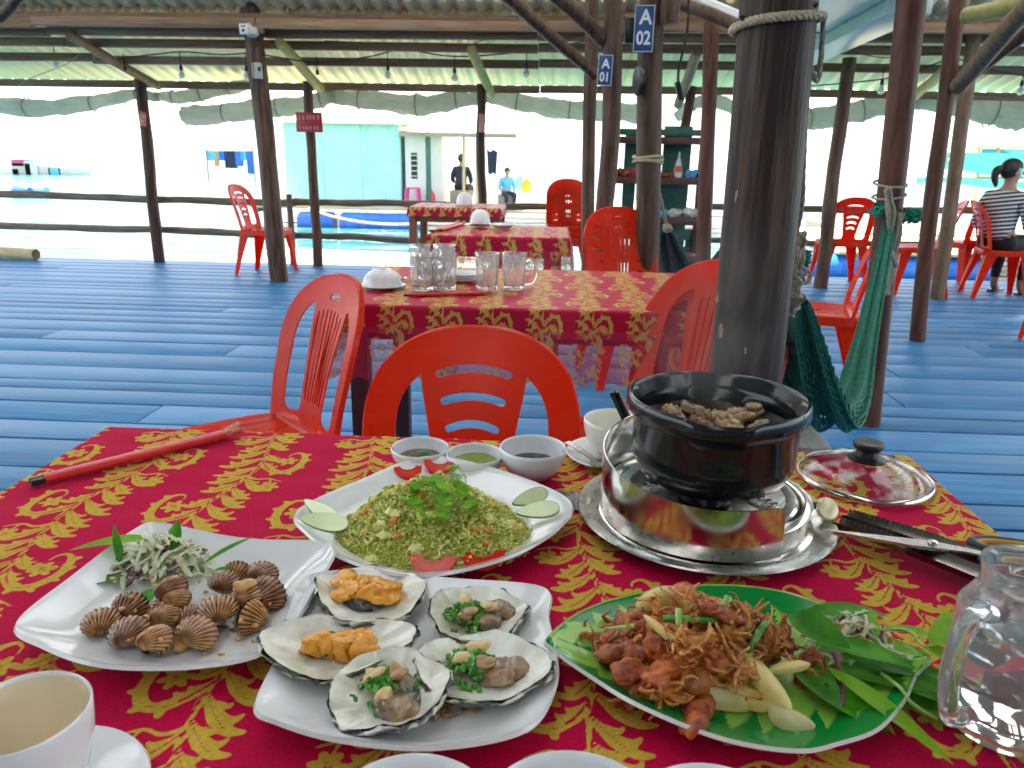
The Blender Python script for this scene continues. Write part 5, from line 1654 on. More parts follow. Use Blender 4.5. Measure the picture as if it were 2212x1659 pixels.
# tomato slices
def tomato(label, px, py, z, rx, rz, L=.036, w=.016):
    b = MB()
    def att(u, v): return max(0, min(1, 1.0 - abs(v - .45) * 3.2)) if .2 < u < .8 else .0
    def F(u, v):
        a = (u - .5) * math.pi * .93
        r = .35 + .65 * v
        return (L / 2 * math.sin(a) * (.55 + .45 * v), -w * (math.cos(a) * r) + w * .5, .0)
    b.grid(lambda u, v: F(u, v)[:2] + (.0035,), 20, 8, False, None, att)
    b.grid(lambda u, v: F(1 - u, v)[:2] + (-.0035,), 20, 8, False, None, att)
    b.grid(lambda u, v: F(u, 1)[:2] + (-.0035 + .007 * (1 - v),), 20, 2, False, None, lambda u, v: 0)
    b.grid(lambda u, v: F(u, 0)[:2] + (-.0035 + .007 * v,), 20, 2, False, None, lambda u, v: .4)
    p = gp(px, py, z)
    o = obj('tomato_slice', b, M['tomato'], loc=p, rot=(rx, 0, rz), attr='print', angle=50)
    return tag(o, label, 'tomato')
tomato('tomato slice at the front of the rice, the larger of the two in front', 934, 1221, TZ + .015, R(48), R(-3), .048, .023)
tomato('tomato slice at the front right of the rice, the slimmer of the two in front', 1044, 1212, TZ + .015, R(50), R(14), .046, .021)
tomato('tomato slice behind the rice mound on the left', 882, 1022, TZ + .020, R(28), R(14), .036, .020)
tomato('tomato slice behind the rice mound under the coriander', 945, 1010, TZ + .022, R(30), R(-12), .040, .020)
def cucumber(label, px, py, z, rot, L=.036, w=.013):
    b = MB()
    def F(u, v, zz):
        an = 2 * math.pi * u
        return (L / 2 * v * math.cos(an), w / 2 * v * math.sin(an) * (1 + .35 * math.cos(an)), zz)
    b.grid(lambda u, v: F(u, v, .0022), 32, 6, True, None, lambda u, v: v * .9)
    b.grid(lambda u, v: F(-u, v, -.0022), 32, 6, True, None, lambda u, v: v * .9)
    b.grid(lambda u, v: F(u, 1, .0022 - .0044 * v), 32, 2, True, None, lambda u, v: 1.1)
    return tag(obj('cucumber_slice', b, M['cucumber'], loc=gp(px, py, z), rot=rot, attr='print', angle=50), label, 'cucumber')
cucumber('cucumber slice at the left of the rice, the one leaning above', 692, 1103, TZ + .030, (R(18), R(10), R(-32)), .052, .017)
cucumber('cucumber slice at the left of the rice, the lower one', 700, 1127, TZ + .027, (R(35), R(4), R(-6)), .056, .020)
cucumber('cucumber slice at the right of the rice, the upper one', 1145, 1075, TZ + .034, (R(42), R(-6), R(32)), .046, .018)
cucumber('cucumber slice at the right of the rice, the lower flat one', 1162, 1102, TZ + .027, (R(36), R(-8), R(4)), .050, .019)

# leaf and coriander shapes
def leaf_mb(L, W, bend=.3, fold=.25, curl=0.0, n=14, tipw=1.0, b=None, Mx=None):
    b = b or MB()
    def F(u, v, dz=0):
        w_ = W / 2 * math.sin(math.pi * min(1, u ** .8)) ** .85 * (1 if u < .999 else 0)
        a = (v - .5) * 2
        return (L * u * math.cos(bend * u), a * w_, -L * bend * .55 * u * u + fold * abs(a) * w_ + curl * u * a * w_ + dz)
    b.grid(lambda u, v: F(u, v), n, 4, False, Mx)
    return b
def place_leaf(label, p, rot, L, W, bend=.3, fold=.25, curl=0.0, mat='herb', name='herb_leaf', cat='leaf', group=None, parent=None):
    o = obj(name, leaf_mb(L, W, bend, fold, curl), M[mat], parent)
    o.location = p; o.rotation_euler = rot
    if parent is None: tag(o, label, cat, group)
    return o
CIL = thing('coriander_sprig', 'bright green coriander sprig lying over the fried rice', 'coriander', gp(930, 1050, TZ + .075))
def coriander_leaf(p, rz, s, tilt):
    b = MB()
    for k, (an, L) in enumerate(((0, 1), (.75, .85), (-.75, .85), (1.5, .55), (-1.5, .55))):
        pts = [(0, 0)]
        base = []
        for j in range(7):
            t_ = j / 6
            ra = an + (t_ - .5) * .95
            rad_ = L * s * (1 if j % 2 == 0 else .74) * (.92 if j in (0, 6) else 1)
            pts.append((rad_ * math.cos(ra), rad_ * math.sin(ra)))
        vs = [(x, yy, .10 * s * math.sin(x / s * 3 + yy / s * 2 + k)) for x, yy in pts]
        b.add(vs, [(0, j, j + 1) for j in range(1, 7)])
    o = obj('leaflet', b, M['cilantro'], CIL, smooth=False)
    o.location = p; o.rotation_euler = (tilt[0], tilt[1], rz)
rl_ = random.Random(12)
o0 = CIL.location
def cpt(px, py, z): return gp(px, py, TZ + z) - o0
for k, pts in enumerate(([(955, 1130, .045), (965, 1105, .058), (985, 1080, .064), (1003, 1050, .066), (1005, 1030, .062), (990, 1010, .060)],
                         [(870, 1080, .056), (905, 1060, .066), (935, 1062, .070), (960, 1075, .066)],
                         [(930, 1090, .060), (960, 1078, .066), (975, 1070, .068)], [(985, 1010, .060), (975, 1030, .068), (960, 1050, .072)])):
    b = MB(); b.tube(spline([cpt(*p) for p in pts], 6), [.0011] * (6 * (len(pts) - 1) + 1), 6)
    obj('stalk', b, M['stem'], CIL)
for (px, py, z, s) in [(a_, b_, c_, d_ * 1.3) for a_, b_, c_, d_ in ((985, 1008, .064, .011), (972, 1020, .068, .012), (990, 1030, .068, .012), (950, 1040, .074, .012), (925, 1042, .074, .012), (900, 1048, .072, .011), (885, 1052, .068, .011), (965, 1060, .074, .014), (985, 1058, .070, .013), (940, 1075, .072, .013), (955, 1092, .066, .013), (900, 1092, .060, .011), (915, 1108, .056, .011), (880, 1075, .062, .010), (968, 1110, .058, .012), (1010, 1075, .060, .011), (1000, 1090, .058, .011), (935, 1060, .076, .013), (975, 1042, .074, .013), (948, 1120, .052, .010))]:
    coriander_leaf(cpt(px, py, z + .004), rl_.uniform(0, 6.28), s, (rl_.uniform(-.6, .6), rl_.uniform(-.6, .6)))

# ------------------------------------------------------------------ cockles
def cockle_mesh(seed, gape=.06):
    r_ = random.Random(seed)
    b = MB()
    NR = 17
    for side in (1, -1):
        Mx = Matrix.Rotation(side * gape, 4, 'X')
        def F(u, v):
            ph = (u - .5) * R(170)
            rib = math.cos(2 * math.pi * NR * u)
            Rm = .0205 * math.cos(ph) ** .55 * (1 + .022 * rib * v)
            t_ = v
            z = .0122 * (math.sin(math.pi * min(1, (t_ * .93 + .07)) ** .62)) ** .80 * (math.cos(ph) ** .5 * .75 + .25)
            z += .00075 * rib * min(1, v * 2.2) * (1 - .3 * v)
            rr_ = Rm * t_
            return (rr_ * math.sin(ph) * 1.30, rr_ * math.cos(ph) - .010, side * max(0, z) + side * .0001)
        def A(u, v): return .5 + .5 * math.cos(2 * math.pi * NR * u) * (.4 + .6 * min(1, v * 2)) + .12 * math.sin(v * 17)
        b.grid(F if side > 0 else (lambda u, v: F(1 - u, v)), NR * 6, 15, False, Mx, A)
    me = b.data('cockle', True, 'print')
    return me
ckm = [cockle_mesh(k, (.03, .10, .05)[k]) for k in range(3)]
ckm2 = [m_.copy() for m_ in ckm]
for m_ in ckm: m_.materials.append(M['cockle'])
for m_ in ckm2: m_.materials.append(M['cockle_pale'])
ck = [(270, 905, 1.0, 1, 'cockle at the far left of the pile with green speck'), (540, 1005, 1.12, 0, 'fan ribbed cockle in the front row, second from the left'), (800, 1075, 1.1, 1, 'cockle with crumbly glaze at the front of the pile'),
      (1205, 1010, 1.15, 1, 'large pale cockle nearest the plate front right of the crumbly one'), (560, 755, 1.05, 0, 'cockle on the left, touching the purple cabbage strips'), (870, 850, 1.0, 1, 'cockle topped with a dark green leaf scrap'),
      (1115, 850, .85, 0, 'small brown cockle in the middle of the pile'), (1005, 690, .9, 1, 'flat lying cockle just below the cabbage'), (950, 595, 1.1, 0, 'shiny brown cockle leaning on the cabbage'),
      (1390, 785, 1.05, 1, 'round pale cockle with a green herb flake'), (1695, 860, 1.1, 1, 'gaping cockle at the right front showing its dark slit'), (1665, 670, 1.0, 1, 'pale ribbed cockle under the fried garlic'),
      (1880, 630, 1.2, 0, 'largest dark ribbed cockle at the right end of the pile'), (1590, 435, .95, 1, 'smooth glossy cockle at the back of the pile'), (1815, 445, 1.05, 0, 'dark ribbed cockle at the back right end'), (1450, 530, .95, 0, 'dark cockle covered with sauce beside the cabbage')]
rc = random.Random(8)
for k, (zx, zy, s, kind, lab) in enumerate(ck):
    px, py = (180 + zx / 3.814) / 1.1573, (1300 + (zy + 60) / 3.814) / 1.1573
    z = TZ + .0175 * s + (.006 if k in (7, 8, 9, 11, 15) else 0)
    p = gp(px, py, z)
    o = obj('cockle', (ckm2 if kind else ckm)[k % 3], None, loc=p)
    o.scale = (s * 1.02, s * 1.08, s * 1.08)
    o.rotation_euler = Euler((R((62, 48, 35, 40, 60, 30, 55, 25, 40, 62, 72, 50, 55, 78, 38, 50)[k]), R(rc.uniform(-16, 16)), R(rc.uniform(-28, 28) if k != 10 else 80)))
    tag(o, lab, 'cockle', 'cockles on the leaf shaped plate')
b = MB()
for k in range(90):
    px, py = (180 + rc.uniform(200, 1950) / 3.814) / 1.1573, (1300 + rc.uniform(520, 1180) / 3.814) / 1.1573
    p = gp(px, py, TZ + rc.uniform(.010, .030))
    if rc.random() < .45: p.z = TZ + .0085
    b.blob(tuple(p), (rc.uniform(.001, .0032), rc.uniform(.001, .0026), rc.uniform(.0008, .0018)), 7, 5, .3, None, k)
tag(obj('garlic_crumbs', b, M['glaze_bits']), 'golden fried garlic crumbs scattered over the cockles', 'garlic crumbs', kind='stuff')
for px, py, s, lab in ((392, 1388, .011, 'golden garlic chunk at the front of the cockle plate'), (520, 1263, .010, 'fried garlic flake on top of the cockles at the right')):
    b = MB(); b.blob((0, 0, 0), (s, s * .6, s * .5), 14, 10, .25, seed=3)
    tag(obj('garlic_chunk', b, M['glaze_bits'], loc=gp(px, py, TZ + (.013 if py > 1300 else .038)), rot=(.3, .2, .7)), lab, 'garlic')
M['sauce_brown'] = pm('brown_sauce_smear', (.30, .13, .05), (.45, .26, .14), scale=60, rough=.12, coat=.6)
sm = MB()
for k in range(26):
    px, py = rc.uniform(250, 560), rc.uniform(1300, 1375)
    p = gp(px, py, TZ + .0066); sm.blob((p.x, p.y, TZ + .0066), (rc.uniform(.004, .013), rc.uniform(.002, .006), .0007), 12, 4, .25, None, k)
tag(obj('sauce_smear', sm, M['sauce_brown']), 'thin brown sauce pooled under the cockles', 'sauce', kind='stuff')
# shredded cabbage
def shreds(b, c, R_, H_, n, rnd, wmin=.0010, wmax=.0026, L0=.02, L1=.045):
    for k in range(n):
        an = rnd.uniform(0, 6.28); q = rnd.uniform(0, 1) ** .5
        x, yy = c[0] + R_[0] * q * math.cos(an), c[1] + R_[1] * q * math.sin(an)
        z = c[2] + H_ * (1 - q * q) * rnd.uniform(.45, 1.1)
        d = Vector((rnd.uniform(-1, 1), rnd.uniform(-1, 1), rnd.uniform(-.35, .45))).normalized()
        L_ = rnd.uniform(L0, L1); cv = rnd.uniform(-1, 1)
        s = d.orthogonal().normalized()
        pts = []
        for i in range(9):
            t_ = i / 8 - .5
            pts.append(Vector((x, yy, z)) + d * (L_ * t_) + s * (L_ * .35 * cv * (t_ * t_ * 2 - .25)) + Vector((0, 0, -.18 * L_ * t_ * t_ * 4 + .0015 * math.sin(t_ * 14 + k))))
        for p in pts: p.z = max(p.z, TZ + .009)
        wd = rnd.uniform(wmin, wmax)
        b.tube(pts, [wd * .6] + [wd] * 7 + [wd * .5], 5, True, .45)
rs2 = random.Random(77)
cc = gp(352, 1222, TZ + .012)
b = MB(); shreds(b, (cc.x, cc.y, TZ + .012), (.044, .030), .032, 130, rs2, .0013, .0032)
tag(obj('shredded_cabbage', b, M['cabbage']), 'heap of white shredded cabbage at the back of the cockle plate', 'cabbage', kind='stuff')
b = MB(); shreds(b, (cc.x, cc.y, TZ + .014), (.042, .028), .032, 16, rs2, .0014, .0028)
tag(obj('purple_cabbage', b, M['cabbage_p']), 'purple cabbage strips mixed into the heap on the cockle plate', 'cabbage', kind='stuff')
for (px, py, z, rz, ry, L_, W_, bend, mat, lab) in ((330, 1165, .030, R(198), R(-4), .078, .020, .20, 'herb_pale', 'large bright herb leaf poking out left over the plate rim'), (262, 1222, .024, R(125), R(-42), .046, .008, .1, 'herb', 'narrow upright herb leaf left of the cabbage'), (372, 1195, .030, R(100), R(-45), .036, .014, .2, 'herb', 'short dark leaf sticking up behind the cabbage'), (440, 1218, .026, R(35), R(-25), .052, .008, .2, 'herb', 'thin pointed leaf right of the cabbage heap'), (275, 1248, .016, R(190), R(4), .058, .016, .15, 'herb', 'dark herb leaf lying left below the cabbage'), (455, 1240, .022, R(20), R(0), .030, .016, .3, 'herb', 'dark herb leaf between cabbage and the back cockles'), (335, 1272, .022, R(250), R(20), .030, .018, .4, 'herb', 'dark leaf tucked under the cabbage front')):
    place_leaf(lab, gp(px, py, TZ + z), (0, ry, rz), L_, W_, bend, .3, .1, mat)

# ------------------------------------------------------------------ oysters
def oyster(label, zx, zy, L_, W_, rz, tilt, seed, topping, zoff=0.0):
    px, py = (600 + zx / 2.602) / 1.1573, (1350 + zy / 2.602) / 1.1573
    p = gp(px, py, TZ + .016)
    t = thing('oyster', label, 'oyster', (p.x, p.y, TZ + .0075 + zoff), (tilt[0], tilt[1], rz))
    r_ = random.Random(seed)
    ph = [r_.uniform(0, 6.28) for _ in range(8)]
    def rim(u):
        an = 2 * math.pi * u
        c, s_ = math.cos(an), math.sin(an)
        k = 1 + .05 * math.sin(2 * an + ph[0]) + .035 * math.sin(3 * an + ph[1]) + .018 * math.sin(7 * an + ph[2]) + .008 * math.sin(12 * an + ph[3]) + .005 * math.sin(23 * an + ph[4])
        taper = 1 - .30 * max(0, c) ** 1.5
        return (L_ / 2 * c * k, W_ / 2 * s_ * k * taper)
    def rimz(u):
        an = 2 * math.pi * u
        return .017 + .004 * math.sin(an * 2 + ph[5]) + .0022 * math.sin(an * 4 + ph[6]) + .0006 * math.sin(an * 13 + ph[7])
    b = MB()
    def inner(u, v):
        x, yy = rim(u)
        z = .0045 + (rimz(u) - .0045) * v ** 2.3
        return (x * v, yy * v, z)
    b.grid(inner, 110, 22, True, None, lambda u, v: v * .93 - .05 * (1 + math.sin(2 * math.pi * u * 2 + ph[0])) * (v > .75))
    def outer(u, v):
        x, yy = rim(u)
        w_ = 1.0 + .035 * math.sin(v * 26 + 3 * math.sin(u * 6.28 * 9)) * (1 - v) + (.03 if .05 < v < .2 else 0)
        s = (1.02 - .72 * v ** 1.6) * w_
        z = rimz(u) - .001 - (rimz(u) + .0015) * v ** .8 + .0012 * math.sin(v * 30 + u * 50) * (1 - v)
        return (x * s, yy * s, max(-.004, z))
    b.grid(outer, 110, 14, True, None, lambda u, v: 1.0 + .18 * math.sin(v * 24 + u * 40))
    vs = [outer(i / 110, 1) for i in range(110)]
    b.add(vs, [tuple(reversed(range(110)))], None, 1.0)
    obj('shell', b, M['shell'], t, attr='print')
    b = MB()
    if topping == 'yolk':
        b2 = MB()
        for k in range(4): b2.blob((r_.uniform(-.014, .010), r_.uniform(-.006, .008) + .005, .009), (r_.uniform(.012, .018), r_.uniform(.008, .012), .006), 14, 9, .15, None, seed + k)
        obj('meat', b2, M['oyster_dark'], t)
        for k in range(6): b.blob((-.015 + .0075 * k + r_.uniform(-.002, .002), r_.uniform(-.009, .005), .0135 + r_.uniform(0, .002)), (r_.uniform(.010, .015), r_.uniform(.009, .014), r_.uniform(.006, .0085)), 20, 13, .30, None, seed * 3 + k)
        obj('egg_sauce', b, M['yolk'], t)
    else:
        for k in range(5): b.blob((-.010 + .0075 * k + r_.uniform(-.003, .003), r_.uniform(-.009, .009), .011 + r_.uniform(0, .002)), (r_.uniform(.010, .015), r_.uniform(.009, .013), .0070), 14, 9, .18, None, seed * 5 + k)
        obj('meat', b, M['oyster_meat'], t)
        b = MB(); b.blob((.012, .004, .0105), (.013, .012, .0055), 14, 9, .2, None, seed); obj('dark_fringe', b, M['oyster_dark'], t)
        g = MB()
        for k in range(130):
            x, yy = -.009 + r_.gauss(0, .0105), r_.gauss(-.002, .0090)
            z = .0185 + r_.uniform(0, .0045) - 25 * ((x + .012) ** 2 + yy * yy)
            d = Vector((r_.uniform(-1, 1), r_.uniform(-1, 1), r_.uniform(-.5, .5))).normalized() * r_.uniform(.0014, .0032)
            q = Vector((x, yy, max(z, .009)))
            g.tube([q - d, q + d], r_.uniform(.0014, .0025), 7)
        o = obj('scallion_bits', g, M['scallion'], t, angle=50); o['kind'] = 'stuff'
        for k in range(8):
            e = MB(); e.blob((0, 0, 0), (.0076, .0052, .0034), 12, 8, .06, seed=k)
            a = k * 2.1 + seed
            x, yy = -.006 + .0125 * math.cos(a) + r_.uniform(-.003, .003), .011 * math.sin(a) + r_.uniform(-.002, .002)
            o = obj('peanut', e, M['peanut' if k % 3 else 'peanut_b'], t)
            o.location = (x, yy, .0245 - 22 * ((x + .006) ** 2 + yy * yy)); o.rotation_euler = (r_.uniform(-.5, .5), r_.uniform(-.5, .5), r_.uniform(0, 6))
    return t
oyster('oyster with orange egg sauce at the back left of the oyster plate', 820, 400, .094, .100, R(170), (R(2), R(-5)), 3, 'yolk', .004)
oyster('long oyster with orange egg sauce at the left of the oyster plate', 640, 730, .118, .078, R(12), (R(4), R(3)), 8, 'yolk', .004)
oyster('oyster with scallions and peanuts nearest the front of the oyster plate', 1000, 1030, .088, .092, R(-52), (R(8), R(-2)), 14, 'nuts', .002)
oyster('oyster with scallions and peanuts at the back right of the oyster plate', 1555, 510, .088, .078, R(14), (R(4), R(4)), 23, 'nuts', .001)
oyster('broad oyster with scallions and peanuts at the right of the oyster plate', 1590, 870, .106, .084, R(-16), (R(3), R(-3)), 31, 'nuts', .003)
b = MB()
for k in range(60):
    px, py = (600 + rc.uniform(1050, 1560) / 2.602) / 1.1573, (1350 + rc.uniform(1000, 1160) / 2.602) / 1.1573
    p = gp(px, py, TZ + .0085); b.blob(tuple(p), (rc.uniform(.0015, .004), rc.uniform(.0012, .0032), rc.uniform(.001, .0025)), 7, 5, .3, None, k)
tag(obj('shell_crumbs', b, M['peanut_b']), 'brown crumbs between the front and right oysters', 'crumbs', kind='stuff')

# ------------------------------------------------------------------ stir fried squid
SQC = gp(1518, 1420, TZ + .02); SQC.z = TZ
SQ = thing('stir_fried_squid', 'heap of glossy brown fried squid with curly tentacles on the leaf plate', 'squid', SQC)
rq = random.Random(5)
def curl(b, p, d, L_, w_, r_, turn):
    pts = []; d = Vector(d).normalized(); q = Vector(p)
    ax = Vector((r_.uniform(-1, 1), r_.uniform(-1, 1), r_.uniform(-1, 1))).normalized()
    n = 15
    for i in range(n + 1):
        pts.append(q.copy())
        k = turn * (.25 + 1.9 * (i / n) ** 1.6)
        d = (Matrix.Rotation(k, 3, ax) @ d).normalized()
        q = q + d * (L_ / n)
    b.tube(pts, [w_ * (1 - .72 * (i / n) ** .9) * (1 + .12 * math.sin(i * 2.2)) for i in range(n + 1)], 7)
HS = .052
def heap(x, yy): return max(0.0, HS * (1 - ((x / .088) ** 2 + (yy / .062) ** 2) ** .8))
def squid_mesh(seed, big):
    r_ = random.Random(seed); b = MB()
    if big:
        for q in range(3): b.blob((.006 * q - .008, r_.uniform(-.002, .002), r_.uniform(0, .002)), (.0125 - .001 * q, .0080, .0066), 18, 12, .30, None, seed + q)
    else:
        b.blob((0, 0, 0), (.0090, .0078, .0070), 12, 8, .2, None, seed)
    for q in range(9 if not big else 3):
        an = q * .7 + r_.uniform(-.2, .2)
        curl(b, (.003 + .003 * math.cos(an) * .5, .004 * math.cos(an), .003 * math.sin(an)), (.9, math.cos(an) * .9, math.sin(an) * .8 + .15), r_.uniform(.014, .026), r_.uniform(.0018, .0028), r_, r_.choice((-1, 1)) * r_.uniform(.16, .34))
    return b.data('squid_piece')
sqm = [squid_mesh(k, k % 3 == 0) for k in range(9)]
for k, m_ in enumerate(sqm): m_.materials.append(M['squid_red'] if k % 3 == 0 else (M['squid'] if k % 2 else M['tentacle']))
for k in range(46):
    for _ in range(30):
        an = rq.uniform(0, 6.28); q = rq.uniform(0, .97) ** .6
        x, yy = .088 * q * math.cos(an), .062 * q * math.sin(an)
        if not (x > .01 and yy < -.012 and rq.random() < .7): break
    o = obj('squid_piece', sqm[k % 9], None, SQ)
    s = rq.uniform(.9, 1.35)
    o.location = (x, yy, .010 + heap(x, yy) * rq.uniform(.55, 1.02)); o.rotation_euler = (rq.uniform(-1, 1), rq.uniform(-1.3, .5), rq.uniform(0, 6.28)); o.scale = (s, s, s)
for k, (x, yy, s) in enumerate(((-.012, .040, 1.5), (-.048, .026, 1.35), (.010, .032, 1.25), (-.060, -.014, 1.3), (-.034, -.036, 1.35), (.034, .014, 1.2))):
    o = obj('squid_piece', sqm[(0, 3, 6)[k % 3]], None, SQ)
    o.location = (x, yy, .011 + heap(x, yy) * .98); o.rotation_euler = (rq.uniform(-.6, .6), rq.uniform(-.5, .2), rq.uniform(0, 6.28)); o.scale = (s, s * .9, s * .9)
b = MB()
for k in range(16):
    an = rq.uniform(0, 6.28); q = rq.uniform(0, .8)
    x, yy = .08 * q * math.cos(an), .055 * q * math.sin(an)
    b.blob((x, yy, .008 + heap(x, yy) * .45), (.020, .017, .013), 14, 9, .15, None, k)
obj('squid_body', b, M['squid'], SQ)
b = MB()
for k in range(34):
    an = rq.uniform(0, 6.28); q = rq.uniform(.1, 1.0) ** .5
    x, yy = .088 * q * math.cos(an), .062 * q * math.sin(an)
    curl(b, (x, yy, .012 + heap(x, yy) * .97), (rq.uniform(-1, 1), rq.uniform(-1, 1), rq.uniform(.0, 1)), rq.uniform(.016, .026), rq.uniform(.0016, .0026), rq, rq.choice((-1, 1)) * rq.uniform(.15, .35))
o = obj('tentacles', b, M['tentacle'], SQ); o['kind'] = 'stuff'
def onion(label, zx, zy, z, L_, W_, rot, arch):
    px, py = (1350 + zx / 2.107) / 1.1573, (1380 + zy / 2.107) / 1.1573
    b = MB()
    def F(u, v, d):
        a = (u - .5) * 2; w_ = W_ / 2 * (1 - abs(a) ** 2.6) ** .6 + .0006
        c = (v - .5) * 2
        return (L_ / 2 * a, c * w_ * .8, arch * (1 - a * a) - .75 * w_ * c * c + d)
    b.grid(lambda u, v: F(u, v, .0008), 20, 6); b.grid(lambda u, v: F(1 - u, v, -.0008), 20, 6)
    b.grid(lambda u, v: F(u, 0, -.0008 + .0016 * (1 - v)), 20, 1); b.grid(lambda u, v: F(u, 1, -.0008 + .0016 * v), 20, 1)
    tag(obj('onion_slice', b, M['onion'], loc=gp(px, py, TZ + z), rot=rot), label, 'onion', 'onion slices on the leaf plate')
onion('long thin onion slice curving down the left of the squid heap', 690, 460, .046, .056, .008, (R(40), R(22), R(-38)), .006)
onion('wide curved onion slice across the middle of the heap', 960, 500, .045, .060, .014, (R(38), R(2), R(-14)), -.012)
onion('upright onion piece below the middle of the heap', 870, 615, .030, .038, .020, (R(45), R(-30), R(80)), .004)
onion('onion slice lying front left on the bare leaf plate', 880, 745, .016, .075, .024, (R(25), R(3), R(-10)), .008)
onion('long onion slice hanging down the right front of the heap', 1165, 660, .028, .064, .020, (R(30), R(20), R(-55)), .008)
onion('onion slice under the long hanging one, nearer the middle', 1010, 710, .020, .064, .024, (R(20), R(8), R(-28)), .006)
onion('square onion piece nearest the plate front', 1325, 868, .014, .034, .024, (R(15), R(6), R(-24)), .004)
onion('small onion piece at the right below the herbs', 1315, 608, .030, .034, .010, (R(40), R(-6), R(10)), .005)
onion('yellow onion piece on top of the heap at the back left', 610, 240, .052, .038, .022, (R(25), R(-18), R(25)), .006)
def stalk(label, pts, r, mat='stem', name='scallion_stem', cat='scallion'):
    P_ = [gp((1350 + a / 2.107) / 1.1573, (1380 + q / 2.107) / 1.1573, TZ + z) for a, q, z in pts]
    b0 = P_[0]; sp = spline([p - b0 for p in P_], 6)
    b = MB(); b.tube(sp, [r] * len(sp), 9)
    tag(obj(name, b, M[mat], loc=b0), label, cat)
stalk('pale scallion stem sticking out left of the squid heap', [(335, 415, .030), (430, 405, .034), (500, 392, .038)], .0028)
stalk('long green scallion lying across the heap', [(650, 350, .054), (750, 350, .057), (890, 362, .056), (980, 350, .054)], .0028, 'scallion')
stalk('short green scallion hanging in the heap middle', [(730, 300, .062), (732, 360, .056), (735, 440, .046)], .0030)
stalk('pale scallion piece high on the right of the heap', [(990, 240, .066), (975, 290, .062), (960, 340, .056)], .0034)
stalk('dark green bean like scallion on the right of the heap', [(1190, 370, .056), (1150, 430, .052), (1110, 500, .044), (1095, 535, .038)], .0030, 'scallion')
stalk('purple onion strip among the herbs', [(1545, 530, .026), (1580, 620, .022), (1592, 720, .018), (1595, 805, .014)], .0018, 'cabbage_p', 'onion_strip', 'onion')
stalk('pale herb stalk leaving the leaf plate towards the mug', [(1800, 640, .024), (1900, 720, .024), (1960, 800, .020), (2090, 880, .010)], .0015)
# herbs and salad on the right side of the leaf plate
def zleaf(lab, zx, zy, z, rz, L_, W_, bend=.2, ry=0.0, mat='herb', rx=0.0):
    px, py = (1350 + zx / 2.107) / 1.1573, (1380 + zy / 2.107) / 1.1573
    place_leaf(lab, gp(px, py, TZ + z), (rx, ry, R(rz)), L_, W_, bend, .28, .1, mat, group=None)
zleaf('herb leaf arching over the back rim of the leaf plate', 1380, 330, .036, 8, .082, .020, .35, R(-8))
zleaf('dark herb leaf standing between squid and salad', 1310, 330, .046, -50, .055, .024, .3, R(-5), rx=.5)
zleaf('green herb leaf over the salad front', 1440, 480, .034, -15, .080, .024, .3, R(-6))
zleaf('pale green leaf under the salad shreds', 1580, 540, .030, -12, .062, .020, .25)
zleaf('broad dark leaf below the salad', 1560, 620, .020, -8, .090, .032, .1)
zleaf('long light leaf pointing to the plate front', 1500, 600, .026, -52, .105, .017, .15, R(4), 'herb_pale')
zleaf('wide green leaf lying towards the plate front', 1440, 700, .014, -48, .060, .026, .1)
zleaf('dark leaf on the plate floor at the right', 1620, 700, .012, -20, .085, .028, .08)
zleaf('slim leaf near the right rim of the leaf plate', 1750, 640, .020, -32, .070, .012, .1)
zleaf('dark leaf tucked under the squid at the right', 1330, 560, .020, -70, .060, .028, .1)
zleaf('thin leaf near the front rim of the leaf plate', 1700, 790, .014, -70, .034, .008, .1, 0, 'herb_pale')
zleaf('green leaf under the salad pointing at the right tip', 1640, 590, .020, -2, .085, .022, .15)
sp_ = thing('herb_sprig', 'light green herb sprig reaching from the leaf plate to the mug', 'herb', gp((1350 + 1790 / 2.107) / 1.1573, (1380 + 410 / 2.107) / 1.1573, TZ + .030))
def zp(zx, zy, z): return gp((1350 + zx / 2.107) / 1.1573, (1380 + zy / 2.107) / 1.1573, TZ + z) - sp_.location
b = MB(); P_ = spline([zp(1780, 415, .030), zp(1900, 405, .036), zp(1960, 430, .036), zp(2000, 480, .034), zp(2060, 500, .034), zp(2120, 470, .036)], 6); b.tube(P_, [.0013] * len(P_), 7); obj('stalk', b, M['stem'], sp_)
for (zx, zy, z, rz, L_, W_, ry) in ((1800, 412, .033, 5, .040, .010, -.1), (1775, 450, .032, 80, .034, .008, -.3), (1985, 440, .038, 20, .014, .012, 0), (2060, 495, .036, 42, .050, .018, -.25), (2010, 500, .034, -25, .050, .020, .1), (2120, 470, .036, 60, .040, .016, -.3)):
    place_leaf('', zp(zx, zy, z), (0, ry, R(rz)), L_, W_, .2, .2, 0, 'herb_pale', 'leaf', parent=sp_)
cc = gp((1350 + 1640 / 2.107) / 1.1573, (1380 + 470 / 2.107) / 1.1573, TZ + .02)
b = MB(); shreds(b, (cc.x, cc.y, TZ + .020), (.036, .030), .022, 70, rs2, .0010, .0024, .014, .036)
tag(obj('shredded_cabbage', b, M['cabbage']), 'pale shredded salad at the right end of the leaf plate', 'salad', kind='stuff')
b = MB(); shreds(b, (cc.x, cc.y, TZ + .020), (.034, .026), .022, 9, rs2, .0010, .0022, .014, .032)
tag(obj('purple_cabbage', b, M['cabbage_p']), 'purple strips in the salad on the leaf plate', 'salad', kind='stuff')
b = MB(); shreds(b, (cc.x, cc.y, TZ + .022), (.030, .022), .022, 7, rs2, .0012, .0022, .018, .032)
tag(obj('carrot_shreds', b, M['carrot']), 'orange carrot shreds in the salad on the leaf plate', 'salad', kind='stuff')
